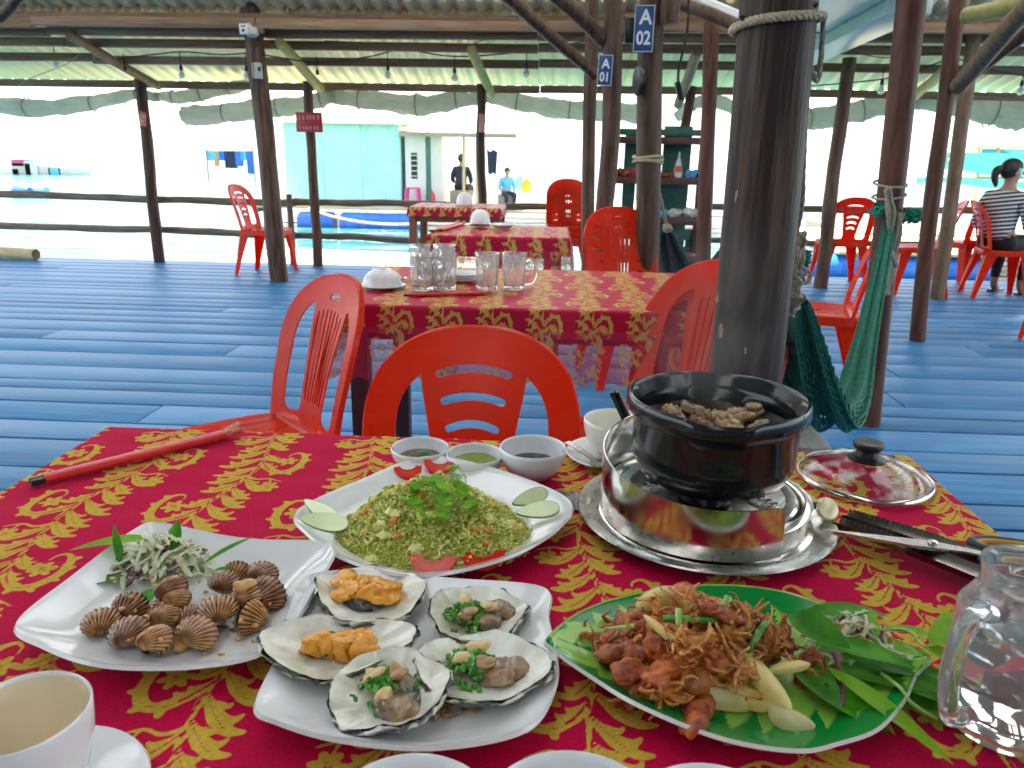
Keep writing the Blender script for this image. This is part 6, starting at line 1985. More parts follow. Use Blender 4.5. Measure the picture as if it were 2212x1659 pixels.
# ================================================================== ON THE OTHER TABLES
def flipped_bowl(label, p, r, h, mat='white', rot=(math.pi, 0, 0)):
    o = obj('rice_bowl', bowl_mb(r, h, .48), M[mat], loc=(p.x, p.y, p.z + h), rot=rot, angle=50)
    return tag(o, label, 'bowl')
p = gp(826, 622, TZ); p.z = TZ
saucer('white saucer under the upturned bowl on the second table', p, .070)
flipped_bowl('white bowl turned upside down on a saucer at the left of the second table', p + Vector((0, 0, .008)), .057, .052)
for k, (px, py, rot, lab) in enumerate(((910, 631, 200, 'glass mug at the left front of the mug cluster'), (958, 630, 0, 'glass mug with handle to the left in the middle of the mug cluster'), (904, 606, 90, 'glass mug at the back left of the mug cluster'), (957, 606, 60, 'glass mug with greenish rim at the back of the mug cluster'), (1050, 630, 90, 'glass mug with hidden handle standing right of the cluster'), (1108, 629, 180, 'rightmost glass mug on the second table, handle to the right'))):
    q = gp(px, py, TZ)
    mug(lab, q.x, q.y + .035, TZ + .001, R(rot), H=.113, r0=.033, r1=.038, rt=.0385, rib=10, group='glass mugs on the second table')
for k in range(3):
    q = gp(1000, 607, TZ)
    saucer(('lowest white saucer in the stack behind the mugs', 'middle white saucer in the stack behind the mugs', 'top white saucer in the stack behind the mugs')[k], q, .062, z0=TZ + .001 + k * .0075)
wrapped_sticks('red paper chopstick packet in front of the glass mugs', gp(872, 641, TZ), gp(1062, 637, TZ), .018, .010)
q = gp(880, 597, TZ + .02)
tag(obj('spoon', spoon_mb(.12), M['steel'], loc=(q.x, q.y, TZ + .012), rot=(0, -.05, 2.5)), 'spoon left of the glass mugs on the second table', 'spoon')
p = gp(1037, 492, TZ); p.z = TZ
flipped_bowl('upturned white bowl standing on the third table', p + Vector((0, .02, .012)), .056, .085, rot=(math.pi * .93, 0, 0))
p = gp(1086, 494, TZ); p.z = TZ
saucer('white saucer lying tilted right of the upturned bowl on the third table', p, .075, z0=TZ + .004, h=.022)
wrapped_sticks('red chopstick packet at the left of the third table, nearer one', gp(930, 503, TZ), gp(990, 484, TZ), .022, .014)
wrapped_sticks('red chopstick packet at the left of the third table, farther one', gp(950, 501, TZ), gp(1003, 485, TZ), .022, .014)
p = gp(1004, 443, TZ); p.z = TZ
flipped_bowl('white bowl on the farthest table by the railing', p, .065, .10)

# ================================================================== ROPES, HAMMOCKS
def strands_net(name, label, ctr, widths, n, mat, seed, thick=.0032, pleat=.02, wdir=None, loops=2):
    """a bunched string hammock: many crossing strings following one sagging line"""
    r_ = random.Random(seed)
    sp = spline(ctr, 9)
    m = len(sp)
    b0 = sp[m // 2].copy()
    b = MB()
    for layer in range(loops):
        for k in range(n):
            u0 = (k + .5) / n * 2 - 1
            pts = []
            for i, c in enumerate(sp):
                t = i / (m - 1) * (len(widths) - 1)
                j = min(int(t), len(widths) - 2)
                w_ = widths[j] * (1 - (t - j)) + widths[j + 1] * (t - j)
                tg = (sp[min(i + 1, m - 1)] - sp[max(i - 1, 0)]).normalized()
                wd = wdir or Vector((1, -.25, 0))
                s = (wd - tg * wd.dot(tg)).normalized()
                nn = tg.cross(s)
                zig = (.9 / n) * (1 if (i + k) % 2 else -1) * (1 if layer else .6)
                u = u0 + zig
                dep = pleat * math.sin(u * 7 + layer * 2 + i * .05) * (w_ / max(widths)) + (layer - .5) * .05 * (w_ / max(widths)) * (1 - u * u)
                pts.append(c + s * (u * w_ / 2) + nn * dep - b0)
            b.tube(pts, thick * r_.uniform(.8, 1.2), 4, False)
    return tag(obj(name, b, M[mat], loc=b0), label, 'hammock')
M['net_green'] = pm('green_net_string', (.004, .10, .065), (.010, .17, .11), scale=60, rough=.75)
M['net_navy'] = pm('dark_navy_net_string', (.008, .022, .035), (.016, .04, .055), scale=60, rough=.75)
ctr = [vp(1718, 655, 1.78), vp(1728, 740, 1.86), vp(1750, 840, 2.0), vp(1790, 905, 2.22), vp(1838, 860, 2.5), vp(1868, 740, 2.8), vp(1896, 610, 3.08), vp(1922, 480, 3.33)]
strands_net('hammock', 'green string hammock slung between the thick post and the red brown post', ctr, [.060, .115, .155, .17, .12, .080, .060, .045], 34, 'net_green', 4, .0036, .018)
ctr = [vp(1441, 500, 4.62), vp(1458, 560, 4.72), vp(1488, 622, 4.9), vp(1530, 640, 5.1), vp(1565, 570, 5.4), vp(1620, 470, 5.8)]
strands_net('hammock', 'dark navy hammock hanging from the A 02 post behind the second table', ctr, [.05, .15, .28, .32, .2, .05], 30, 'net_navy', 6, .0065, .05)
def ropeline(name, label, pts, r, mat='rope', cat='rope', twist=True, n=8, sides=8):
    b0 = Vector(pts[0]); sp = spline([Vector(p) - b0 for p in pts], n)
    b = MB()
    if twist:
        for s in range(3):
            path = []
            for i, c in enumerate(sp):
                tg = (sp[min(i + 1, len(sp) - 1)] - sp[max(i - 1, 0)]).normalized()
                a = tg.orthogonal().normalized(); c2 = tg.cross(a)
                if i and a.dot(_pa) < 0: a = -a; c2 = -c2
                _pa = a
                an = i * .75 + s * 2.094
                path.append(c + a * (r * .52 * math.cos(an)) + c2 * (r * .52 * math.sin(an)))
            b.tube(path, r * .56, 6)
    else:
        b.tube(sp, r, sides)
    return tag(obj(name, b, M[mat], loc=b0), label, cat)
# rope ring round the thick post
zI = vp(1680, 34, 1.54).z
xI = PX['I'][1]; kI = PX['I'][2]
cI = Vector((xI + kI * zI, 1.62, zI))
pts = []
for i in range(33):
    a = -math.pi / 2 + 2 * math.pi * i / 32
    pts.append(cI + Vector((.081 * math.cos(a), .081 * math.sin(a), .011 * math.cos(a) + .003 * math.sin(a * 2))))
ropeline('rope_ring', 'pale twisted rope tied round the top of the thick post', pts, .0085, n=4)
pts = [cI + Vector((.083, -.012, .008)), cI + Vector((.088, -.006, -.10)), vp(1748, 150, 1.60), vp(1742, 240, 1.62), vp(1736, 350, 1.64), vp(1733, 440, 1.66), vp(1722, 500, 1.68), vp(1718, 560, 1.70)]
ropeline('hanging_rope', 'grey twisted rope hanging down the right side of the thick post', pts, .0052, 'rope_grey', n=10)
for px, py, lab in ((1600, 52, 'dark nail holding the rope ring at the left'), (1756, 24, 'dark nail holding the rope ring at the right')):
    b = MB(); b.tube([(0, .02, -.012), (0, -.006, .006), (0, -.012, .010)], [.0028, .0028, .0055], 8)
    tag(obj('nail', b, M['black'], loc=vp(px, py, 1.585)), lab, 'nail')
rk = random.Random(3)
b = MB()
kc = vp(1716, 590, 1.72)
for k in range(16):
    pts = []
    for i in range(9):
        t = i / 8
        pts.append(Vector((rk.uniform(-.012, .012) + .008 * math.sin(k + t * 5), rk.uniform(-.010, .010), .085 - .17 * t + rk.uniform(-.006, .006))))
    b.tube(spline(pts, 3), .0042, 6)
for k in range(10):
    c = Vector((rk.uniform(-.016, .018), rk.uniform(-.014, .014), rk.uniform(-.075, .0)))
    rr2 = rk.uniform(.008, .016); ax = Matrix.Rotation(rk.uniform(0, 3), 3, 'X') @ Matrix.Rotation(rk.uniform(0, 3), 3, 'Z')
    b.tube([c + ax @ Vector((rr2 * math.cos(a * .6), rr2 * math.sin(a * .6), .003 * a)) for a in range(11)], .0040, 6)
tag(obj('rope_bundle', b, M['rope_grey'], loc=kc), 'tangled grey rope bundle holding the green hammock at the thick post', 'rope')
def rag(label, p, s, seed):
    b = MB()
    for q in range(7):
        r_ = random.Random(seed + q)
        pts = [Vector((r_.uniform(-1, 1), r_.uniform(-1, 1), r_.uniform(-1, 1))) * s * .8 for _ in range(5)]
        b.tube(spline(pts, 5), [s * .22 * (1 + .4 * math.sin(i)) for i in range(21)], 8, True, .5)
    tag(obj('cloth_knot', b, M['green_rag'], loc=p), label, 'cloth')
rag('green cloth knot beside the rope bundle on the thick post', vp(1736, 562, 1.86), .026, 1)
rag('green cloth tied to the right of the hammock post', vp(1962, 468, 3.36), .045, 9)
rag('green cloth tied to the left of the hammock post', vp(1900, 455, 3.36), .038, 19)
xJ = PX['J'][1]; kJ = PX['J'][2]
for k, py in enumerate((398, 425)):
    zc_ = vp(1925, py, 3.33).z; c = Vector((xJ + kJ * zc_, 3.39, zc_))
    pts = [c + Vector((.064 * math.cos(a * .3307), .064 * math.sin(a * .3307), .012 * math.sin(a * .3307 + k))) for a in range(20)]
    ropeline('rope_ring', ('upper thin rope ring on the red brown hammock post', 'lower thin rope ring on the red brown hammock post')[k], pts, .005, 'rope_grey', twist=False, n=3)
b = MB()
for k in range(9):
    pts = [Vector((rk.uniform(-.02, .02), rk.uniform(-.02, .02), .12 - .08 * i + rk.uniform(-.015, .015))) + Vector((-.025 + .018 * i, 0, 0)) for i in range(5)]
    b.tube(spline(pts, 4), .0055, 6)
for k in range(5):
    pts = [Vector((.045 + rk.uniform(-.012, .012), rk.uniform(-.01, .01), .02 - .085 * i)) for i in range(5)]
    b.tube(spline(pts, 4), .006, 6)
tag(obj('rope_bundle', b, M['rope_grey'], loc=vp(1922, 470, 3.30)), 'loose beige rope strands hanging from the hammock post', 'rope')
# rope loop on post G and line to the navy hammock
zc_ = vp(1400, 344, 4.25).z
xG = PX['G'][1] + PX['G'][2] * zc_
b = MB()
for k in range(3):
    c = Vector((0, 0, .012 * (k - 1)))
    b.tube([c + Vector((.077 * math.cos(a * .3307), .077 * math.sin(a * .3307), .006 * math.sin(a * .6 + k * 2))) for a in range(20)], .0075, 7)
tag(obj('rope_ring', b, M['rope'], loc=(xG, 4.3, zc_)), 'pale rope wound round the A 02 post', 'rope')
ropeline('hammock_rope', 'pale rope running from the A 02 post down to the navy hammock', [(xG + .077, 4.28, zc_), vp(1418, 380, 4.38), vp(1432, 450, 4.52), vp(1441, 494, 4.62)], .009, 'rope_grey', twist=False)
b = MB(); b.blob((0, 0, 0), (.026, .026, .028), 12, 9, .2, None, 2)
tag(obj('rope_knot', b, M['rope_grey'], loc=vp(1441, 492, 4.60)), 'rope knot at the top of the navy hammock', 'knot')
ropeline('hammock_rope', 'far rope holding the navy hammock to the roof', [vp(1620, 470, 5.8), vp(1636, 300, 6.2), vp(1650, 140, 6.6)], .008, 'rope_grey', twist=False)

# ================================================================== SIGNS
def text_mesh(txt, size, depth=.0015):
    cu = bpy.data.curves.new('txt', 'FONT'); cu.body = txt; cu.size = size; cu.align_x = 'CENTER'; cu.align_y = 'CENTER'; cu.extrude = depth; cu.resolution_u = 3
    cu.offset = size * .022
    o = bpy.data.objects.new('txt', cu); COL.objects.link(o)
    bpy.context.view_layer.update()
    me = bpy.data.meshes.new_from_object(o.evaluated_get(bpy.context.evaluated_depsgraph_get()))
    bpy.data.objects.remove(o); bpy.data.curves.remove(cu)
    return me
def sign(name, label, p, w_, h_, mat, lines, rot=(0, 0, 0), rim=None):
    t = thing(name, label, 'sign', p, rot)
    b = MB(); b.box((0, 0, 0), (w_, .006, h_), bev=.0015); obj('board', b, M[mat], t)
    if rim:
        b = MB()
        for (x, z, dx, dz) in ((0, h_ / 2 - .002, w_ - .002, .003), (0, -h_ / 2 + .002, w_ - .002, .003), (-w_ / 2 + .002, 0, .003, h_ - .008), (w_ / 2 - .002, 0, .003, h_ - .008)): b.box((x, -.0034, z), (dx, .001, dz))
        obj('border', b, M[rim], t)
    for txt, x, z, s, sx in lines:
        me = text_mesh(txt, s); me.materials.append(M['white_print'])
        o = obj('lettering', me, None, t)
        o.location = (x, -.0036, z); o.rotation_euler = (R(90), 0, 0); o.scale = (sx, 1, 1)
    return t
sign('number_sign', 'blue sign with white A 02 on the brown post', vp(1391, 62, 4.20), .098, .215, 'blue_sign', [('A', .006, .05, .095, .95), ('02', .0, -.046, .088, .82)], (0, 0, R(-4)), 'white_print')
sign('number_sign', 'small blue sign with white A 01 on the curved post', vp(1307, 152, 5.20), .090, .180, 'blue_sign', [('A', .002, .036, .078, .95), ('01', .0, -.042, .078, .82)], (0, R(2), R(-4)), 'white_print')
def marks(t, rows, w_, mat='white_print'):
    r_ = random.Random(4)
    for z, h_, k0, k1 in rows:
        x = -w_ * .40
        while x < w_ * .38:
            ww = r_.uniform(.018, .034)
            b = MB(); b.box((0, 0, 0), (ww * .72, .0012, h_), bev=.0004)
            o = obj('lettering', b, M[mat], t); o.location = (x + ww / 2, -.0038, z); x += ww + (.016 if r_.random() < .25 else .004)
M['pale_print'] = pm('worn_pink_lettering', (.74, .44, .40), (.68, .30, .28), scale=60, rough=.6)
t = sign('notice_board', 'wide red notice with two worn pale lines on the thin post', vp(668, 264, 7.80), .262, .185, 'red_sign', [])
marks(t, ((.045, .040, 0, 1), (-.055, .034, 0, 1)), .262, 'pale_print')
t = sign('notice_board', 'small tilted red notice on the thin dark post at the left', vp(309, 257, 7.78), .105, .135, 'red_sign', [], (0, R(10), R(-30)))
marks(t, ((.028, .03, 0, 1), (-.02, .02, 0, 1)), .105, 'pale_print')
t = sign('notice_board', 'faded pink notice wrapped on the knotty post', vp(1041, 266, 7.82), .085, .17, 'red_sign_pale', [], (0, R(3), R(-40)))

# ================================================================== DEVICES, BULBS, WIRES
CT = thing('surveillance_camera', 'white dome camera fixed high on the dark post', 'camera', vp(544, 62, 6.72))
b = MB(); b.lathe([(0, -.045), (.04, -.045), (.062, -.03), (.066, 0), (.06, .03), (.03, .045), (0, .045)], 28, Euler((R(70), 0, R(20))).to_matrix().to_4x4()); obj('housing', b, M['plastic_grey'], CT, angle=40)
b = MB(); b.box((-.05, -.05, -.01), (.07, .02, .08), bev=.008); obj('face_plate', b, M['white_wall'], CT)
for k, (x, z) in enumerate(((-.06, .012), (-.04, .012), (-.05, -.02))):
    b = MB(); b.lathe([(0, 0), (.008 if k < 2 else .012, 0), (.006, .004), (0, .004)], 12, Matrix.Translation((x, -.061, z)) @ Matrix.Rotation(R(90), 4, 'X')); obj('lens', b, M['black'], CT)
b = MB(); b.box((.075, 0, -.01), (.05, .05, .05), bev=.01); obj('bracket', b, M['purlin'], CT)
b = MB(); b.box((0, 0, 0), (.075, .05, .125), bev=.008)
JB = thing('junction_box', 'beige junction box strapped to the dark camera post', 'box', vp(556, 153, 6.74)); obj('housing', b, M['plastic_grey'], JB)
b = MB(); b.box((.028, -.03, .012), (.024, .01, .034), bev=.002); obj('switch', b, M['black'], JB)
FN = thing('wall_speaker', 'black round speaker seen edge on beside sign A 02', 'speaker', vp(1379, 174, 4.22))
b = MB(); b.lathe([(0, -.02), (.055, -.02), (.072, -.012), (.075, .004), (.066, .012), (.05, .006), (0, .002)], 32, Matrix.Rotation(R(-90), 4, 'Y') @ Matrix.Rotation(R(12), 4, 'X')); obj('housing', b, M['black'], FN, angle=40)
b = MB(); b.box((0, 0, 0), (.06, .05, .12), bev=.01); tag(obj('cable_box', b, M['black'], loc=vp(1362, 66, 4.24)), 'black box with cables behind sign A 02', 'box')
def wire(label, pts, r=.006, name='cable', mat='blackwire'):
    P_ = [vp(a, q, Y) for a, q, Y in pts]; b0 = P_[0]
    sp = spline([p - b0 for p in P_], 7)
    b = MB(); b.tube(sp, r, 5)
    return tag(obj(name, b, M[mat], loc=b0), label, 'cable')
wire('sagging black light cable left of the camera post', [(-40, 118, 7.6), (100, 118, 7.6), (220, 128, 7.5), (330, 118, 7.4), (395, 112, 7.4), (480, 118, 7.2), (556, 112, 6.8)])
wire('black light cable between the camera post and the A 01 posts', [(566, 118, 6.8), (690, 135, 7.2), (800, 122, 7.3), (870, 108, 7.4), (985, 122, 7.4), (1130, 112, 7.3), (1200, 100, 7.2), (1275, 88, 6.5)])
wire('thin black cable under the purlins behind the long brace', [(700, 88, 7.1), (860, 96, 7.2), (980, 106, 7.2), (1060, 84, 7.2), (1180, 86, 7.0), (1275, 76, 6.6)], .004)
wire('black light cable right of the thick post', [(1720, 188, 7.3), (1800, 182, 7.3), (1900, 172, 7.3), (1960, 160, 7.2), (2060, 128, 7.2), (2130, 150, 7.3), (2230, 166, 7.3)])
wire('thin cable under the upper purlins at the right', [(1800, 100, 6.9), (1900, 124, 7.0), (1990, 120, 7.0), (2060, 112, 6.9)], .004)
wire('thick black cable dangling right of sign A 02', [(1488, -10, 4.5), (1484, 70, 4.5), (1466, 150, 4.5), (1466, 190, 4.5)], .007)
wire('thin wires beside the camera post', [(556, 96, 6.7), (545, 118, 6.7), (548, 150, 6.7), (548, 200, 6.7)], .004)
wire('pale thin cable along the eave above the small tilted sign', [(20, 200, 7.9), (60, 172, 7.7), (140, 140, 7.3), (170, 118, 7.2)], .004, mat='rope_grey')
b = MB(); b.box((0, 0, 0), (.03, .03, .10), bev=.008); tag(obj('plug', b, M['black'], loc=vp(1467, 196, 4.5), rot=(0, R(-18), 0)), 'black plug at the end of the dangling cable', 'plug')
bl = [(118, 122, 148, 1, 'bare bulb at the far left under the lean-to roof'), (272, 148, 168, 0, 'dark empty bulb socket above the small tilted sign'), (448, 156, 178, 1, 'bulb left of the camera post'), (607, 163, 180, 1, 'bulb just right of the beige junction box'), (789, 170, 190, 0, 'dark empty bulb socket above the turquoise shed'), (968, 150, 175, 1, 'bulb above the shed canopy, the left of a pair'), (1132, 162, 182, 1, 'bulb above the far chair stack, the right of a pair'), (1309, 150, 172, 1, 'bulb partly behind the curved post')]
# bulbs hang from the cable by short leads
bl = [(120, 132, 1, 'bare bulb at the far left under the lean-to roof', 7.6), (271, 158, 0, 'dark empty socket above the small tilted sign', 7.45), (392, 156, 1, 'bulb left of the beige junction box', 7.4), (533, 158, 1, 'bulb close to the left of the camera post', 7.0), (686, 166, 0, 'dark empty socket above the wide red sign', 7.2), (838, 156, 1, 'bulb above the right end of the turquoise shed', 7.35), (982, 162, 1, 'bulb above the shed canopy', 7.4), (1137, 152, 1, 'bulb left of the A 01 posts', 7.3), (1732, 240, 1, 'bulb hidden partly by the thick post', 7.3), (1904, 188, 1, 'bulb left of the hammock post', 7.3), (2206, 190, 1, 'bulb at the far right edge under the roof', 7.3)]
for px, py, has, lab, Y in bl:
    t = thing('light_bulb', lab, 'light bulb', vp(px, py, Y))
    b = MB(); b.tube([(0, 0, .055), (0, 0, .17)], .004, 5); obj('lead', b, M['blackwire'], t)
    b = MB(); b.lathe([(0, .062), (.008, .062), (.014, .05), (.016, .022), (.014, .016), (0, .016)], 14); obj('socket', b, M['black'], t, angle=40)
    if has:
        b = MB(); b.lathe([(0, .018), (.011, .016), (.014, .004), (.026, -.016), (.029, -.032), (.024, -.048), (.012, -.058), (0, -.060)], 20); obj('glass_globe', b, M['bulb'], t)

# ================================================================== SHELF
SY = 7.0
def sx(px, py=400): return vp(px, py, SY)
s0 = sx(1420, 480)
x0, x1 = vp(1318, 400, SY).x, vp(1516, 400, SY).x
SH = thing('shelf_unit', 'dark wooden open shelf with green boards between the posts', 'shelf', ((x0 + x1) / 2, SY, 0))
hw = (x1 - x0) / 2
for s in (-1, 1):
    for q in (-.14, .14):
        b = MB(); b.box((s * hw, q, .76), (.045, .04, 1.52), bev=.004); obj('upright', b, M['shelf_wood'], SH)
for py in (303, 391, 478, 556):
    z = vp(1420, py, SY - .16).z
    b = MB(); b.box((0, 0, 0), (2 * hw - .047, .36, .055), bev=.004); o = obj('shelf_board', b, M['shelf_wood' if py != 478 else 'shelf_wood'], SH); o.location = (0, 0, z)
zt = vp(1420, 270, SY).z
for (pa, pb_, za, zb) in ((1427, 1487, .18, zt), (1345, 1372, .60, zt - .03), (1490, 1512, .18, .52)):
    b = MB(); xa, xb = vp(pa, 400, SY + .17).x - (x0 + x1) / 2, vp(pb_, 400, SY + .17).x - (x0 + x1) / 2
    b.box(((xa + xb) / 2, .172, (za + zb) / 2), (xb - xa, .018, zb - za), bev=.003); obj('back_board', b, M['shelf_green'], SH)
for (py, hh) in ((286, .055), (505, .10), (545, .12)):
    z = vp(1420, py, SY + .17).z
    b = MB(); b.box((0, .150, z), (2 * hw - .05, .018, hh), bev=.003); obj('cross_board', b, M['shelf_green'], SH)
def onshelf(px, py, dy=-.05):
    p = vp(px, py, SY + dy); return p
zs = vp(1420, 391, SY - .16).z + .0285
b = MB(); b.lathe([(0, 0), (.034, 0), (.036, .008), (.036, .06), (.030, .085), (.020, .13), (.011, .16), (.006, .215), (0, .217)], 24)
p = onshelf(1464, 380)
t = thing('sauce_bottle', 'white and red squeeze bottle on the middle shelf', 'bottle', (p.x, p.y, zs))
obj('bottle_body', b, pm('white_bottle', (.78, .76, .74), rough=.3), t)
b = MB(); b.lathe([(.0215, .12), (.0245, .105), (.0315, .086), (.0368, .065), (.0368, .045), (.031, .0445)], 24); obj('label_band', b, pm('orange_red_label', (.66, .13, .06), rough=.4), t)
b = MB()
for k in range(9): b.blob((-.09 + .022 * k, rs.uniform(-.03, .03), .03), (.03, .06, .04), 12, 8, .25, None, k)
b.v = [(x, yy, max(0, z)) for x, yy, z in b.v]
p = onshelf(1355, 385); tag(obj('folded_cloth', b, M['red_cloth'], loc=(p.x, p.y, zs)), 'dark red cloth heap on the middle shelf left of the post', 'cloth')
b = MB()
for k in range(5): b.blob((-.04 + .02 * k, 0, .02), (.024, .04, .022), 10, 8, .25, None, k + 40)
b.v = [(x, yy, max(0, z)) for x, yy, z in b.v]
p = onshelf(1440, 388); tag(obj('dried_food_bag', b, M['red_cloth'], loc=(p.x, p.y, zs)), 'small dark red bag beside the squeeze bottle', 'bag')
b = MB()
for k in range(6): b.blob((-.05 + .02 * k, rs.uniform(-.02, .02), .03), (.032, .05, .036), 12, 8, .2, None, k + 80)
b.v = [(x, yy, max(0, z)) for x, yy, z in b.v]
p = onshelf(1505, 384); tag(obj('folded_cloth', b, M['blue_cloth'], loc=(p.x - .02, p.y, zs)), 'light blue folded cloth at the right end of the middle shelf', 'cloth')
zs2 = vp(1420, 478, SY - .16).z + .0285
for k, (px, mat, s, lab) in enumerate(((1432, 'blue_cloth', .04, 'small bluish bag on the lower shelf'), (1458, 'plastic_grey', .05, 'crumpled pale plastic bag on the lower shelf'), (1494, 'white_wall', .055, 'white crumpled bag at the right of the lower shelf'))):
    b = MB()
    for q in range(4): b.blob((rs.uniform(-.03, .03), rs.uniform(-.03, .03), s * .7), (s, s, s * .8), 12, 8, .25, None, q + k * 11)
    b.v = [(x, yy, max(0, z)) for x, yy, z in b.v]
    p = onshelf(px, 470); tag(obj('plastic_bag', b, M[mat], loc=(p.x, p.y, zs2)), lab, 'bag')

# weathered bench end behind the stove
BN = thing('bench', 'weathered grey wooden bench end behind the lid at the thick post', 'bench', (0, 0, 0))
A = vp(1715, 930, 1.45); B = vp(1790, 985, 1.17)
zB = .50
A = gp(1705, 925, zB); B = gp(1788, 962, zB)
BN.location = (B.x, B.y, 0)
b = MB(); d = (A - B)
nn = Vector((-d.y, d.x, 0)).normalized()
b.box((-.035, .28, zB - .02), (.085, .60, .04), bev=.004); obj('seat_board', b, M['grey_wood'], BN)
b = MB(); b.box((-.135, .28, zB - .022), (.10, .60, .036), bev=.004); obj('seat_board', b, M['leg_wood'], BN)
for yy in (.06, .5):
    b = MB(); b.box((-.08, yy, (zB - .04) / 2), (.16, .045, zB - .042), bev=.004); obj('leg', b, M['grey_wood'], BN)

# ================================================================== PEOPLE
def skin_mesh(name, verts, edges, radii, levels=2):
    me = bpy.data.meshes.new(name); me.from_pydata(verts, edges, [])
    o = bpy.data.objects.new(name, me); COL.objects.link(o)
    o.modifiers.new('skin', 'SKIN'); sbm = o.modifiers.new('sub', 'SUBSURF'); sbm.levels = levels; sbm.render_levels = levels
    sv = me.skin_vertices[0].data
    for i, r_ in enumerate(radii):
        sv[i].radius = (r_, r_) if not hasattr(r_, '__len__') else r_
    sv[0].use_root = True
    bpy.context.view_layer.update()
    out = bpy.data.meshes.new_from_object(o.evaluated_get(bpy.context.evaluated_depsgraph_get()))
    bpy.data.objects.remove(o); bpy.data.meshes.remove(me)
    out.polygons.foreach_set('use_smooth', [True] * len(out.polygons))
    return out
def stripes_mat():
    m, n, b = _nodes('striped_jersey'); L = n.links
    tc = n.nodes.new('ShaderNodeTexCoord'); sx_ = n.nodes.new('ShaderNodeSeparateXYZ')
    L.new(tc.outputs['Object'], sx_.inputs[0])
    ad = n.nodes.new('ShaderNodeMath'); ad.operation = 'MULTIPLY_ADD'; ad.inputs[1].default_value = .16; L.new(sx_.outputs['X'], ad.inputs[0]); L.new(sx_.outputs['Z'], ad.inputs[2])
    mu = n.nodes.new('ShaderNodeMath'); mu.operation = 'MULTIPLY'; mu.inputs[1].default_value = 1 / .036; L.new(ad.outputs[0], mu.inputs[0])
    fr = n.nodes.new('ShaderNodeMath'); fr.operation = 'FRACT'; L.new(mu.outputs[0], fr.inputs[0])
    gt = n.nodes.new('ShaderNodeMath'); gt.operation = 'GREATER_THAN'; gt.inputs[1].default_value = .5; L.new(fr.outputs[0], gt.inputs[0])
    mx = n.nodes.new('ShaderNodeMix'); mx.data_type = 'RGBA'; mx.inputs['A'].default_value = (.02, .022, .03, 1); mx.inputs['B'].default_value = (.70, .70, .72, 1)
    L.new(gt.outputs[0], mx.inputs['Factor']); L.new(mx.outputs['Result'], b.inputs['Base Color']); _set(b, Roughness=.8)
    return m
M['stripes'] = stripes_mat()
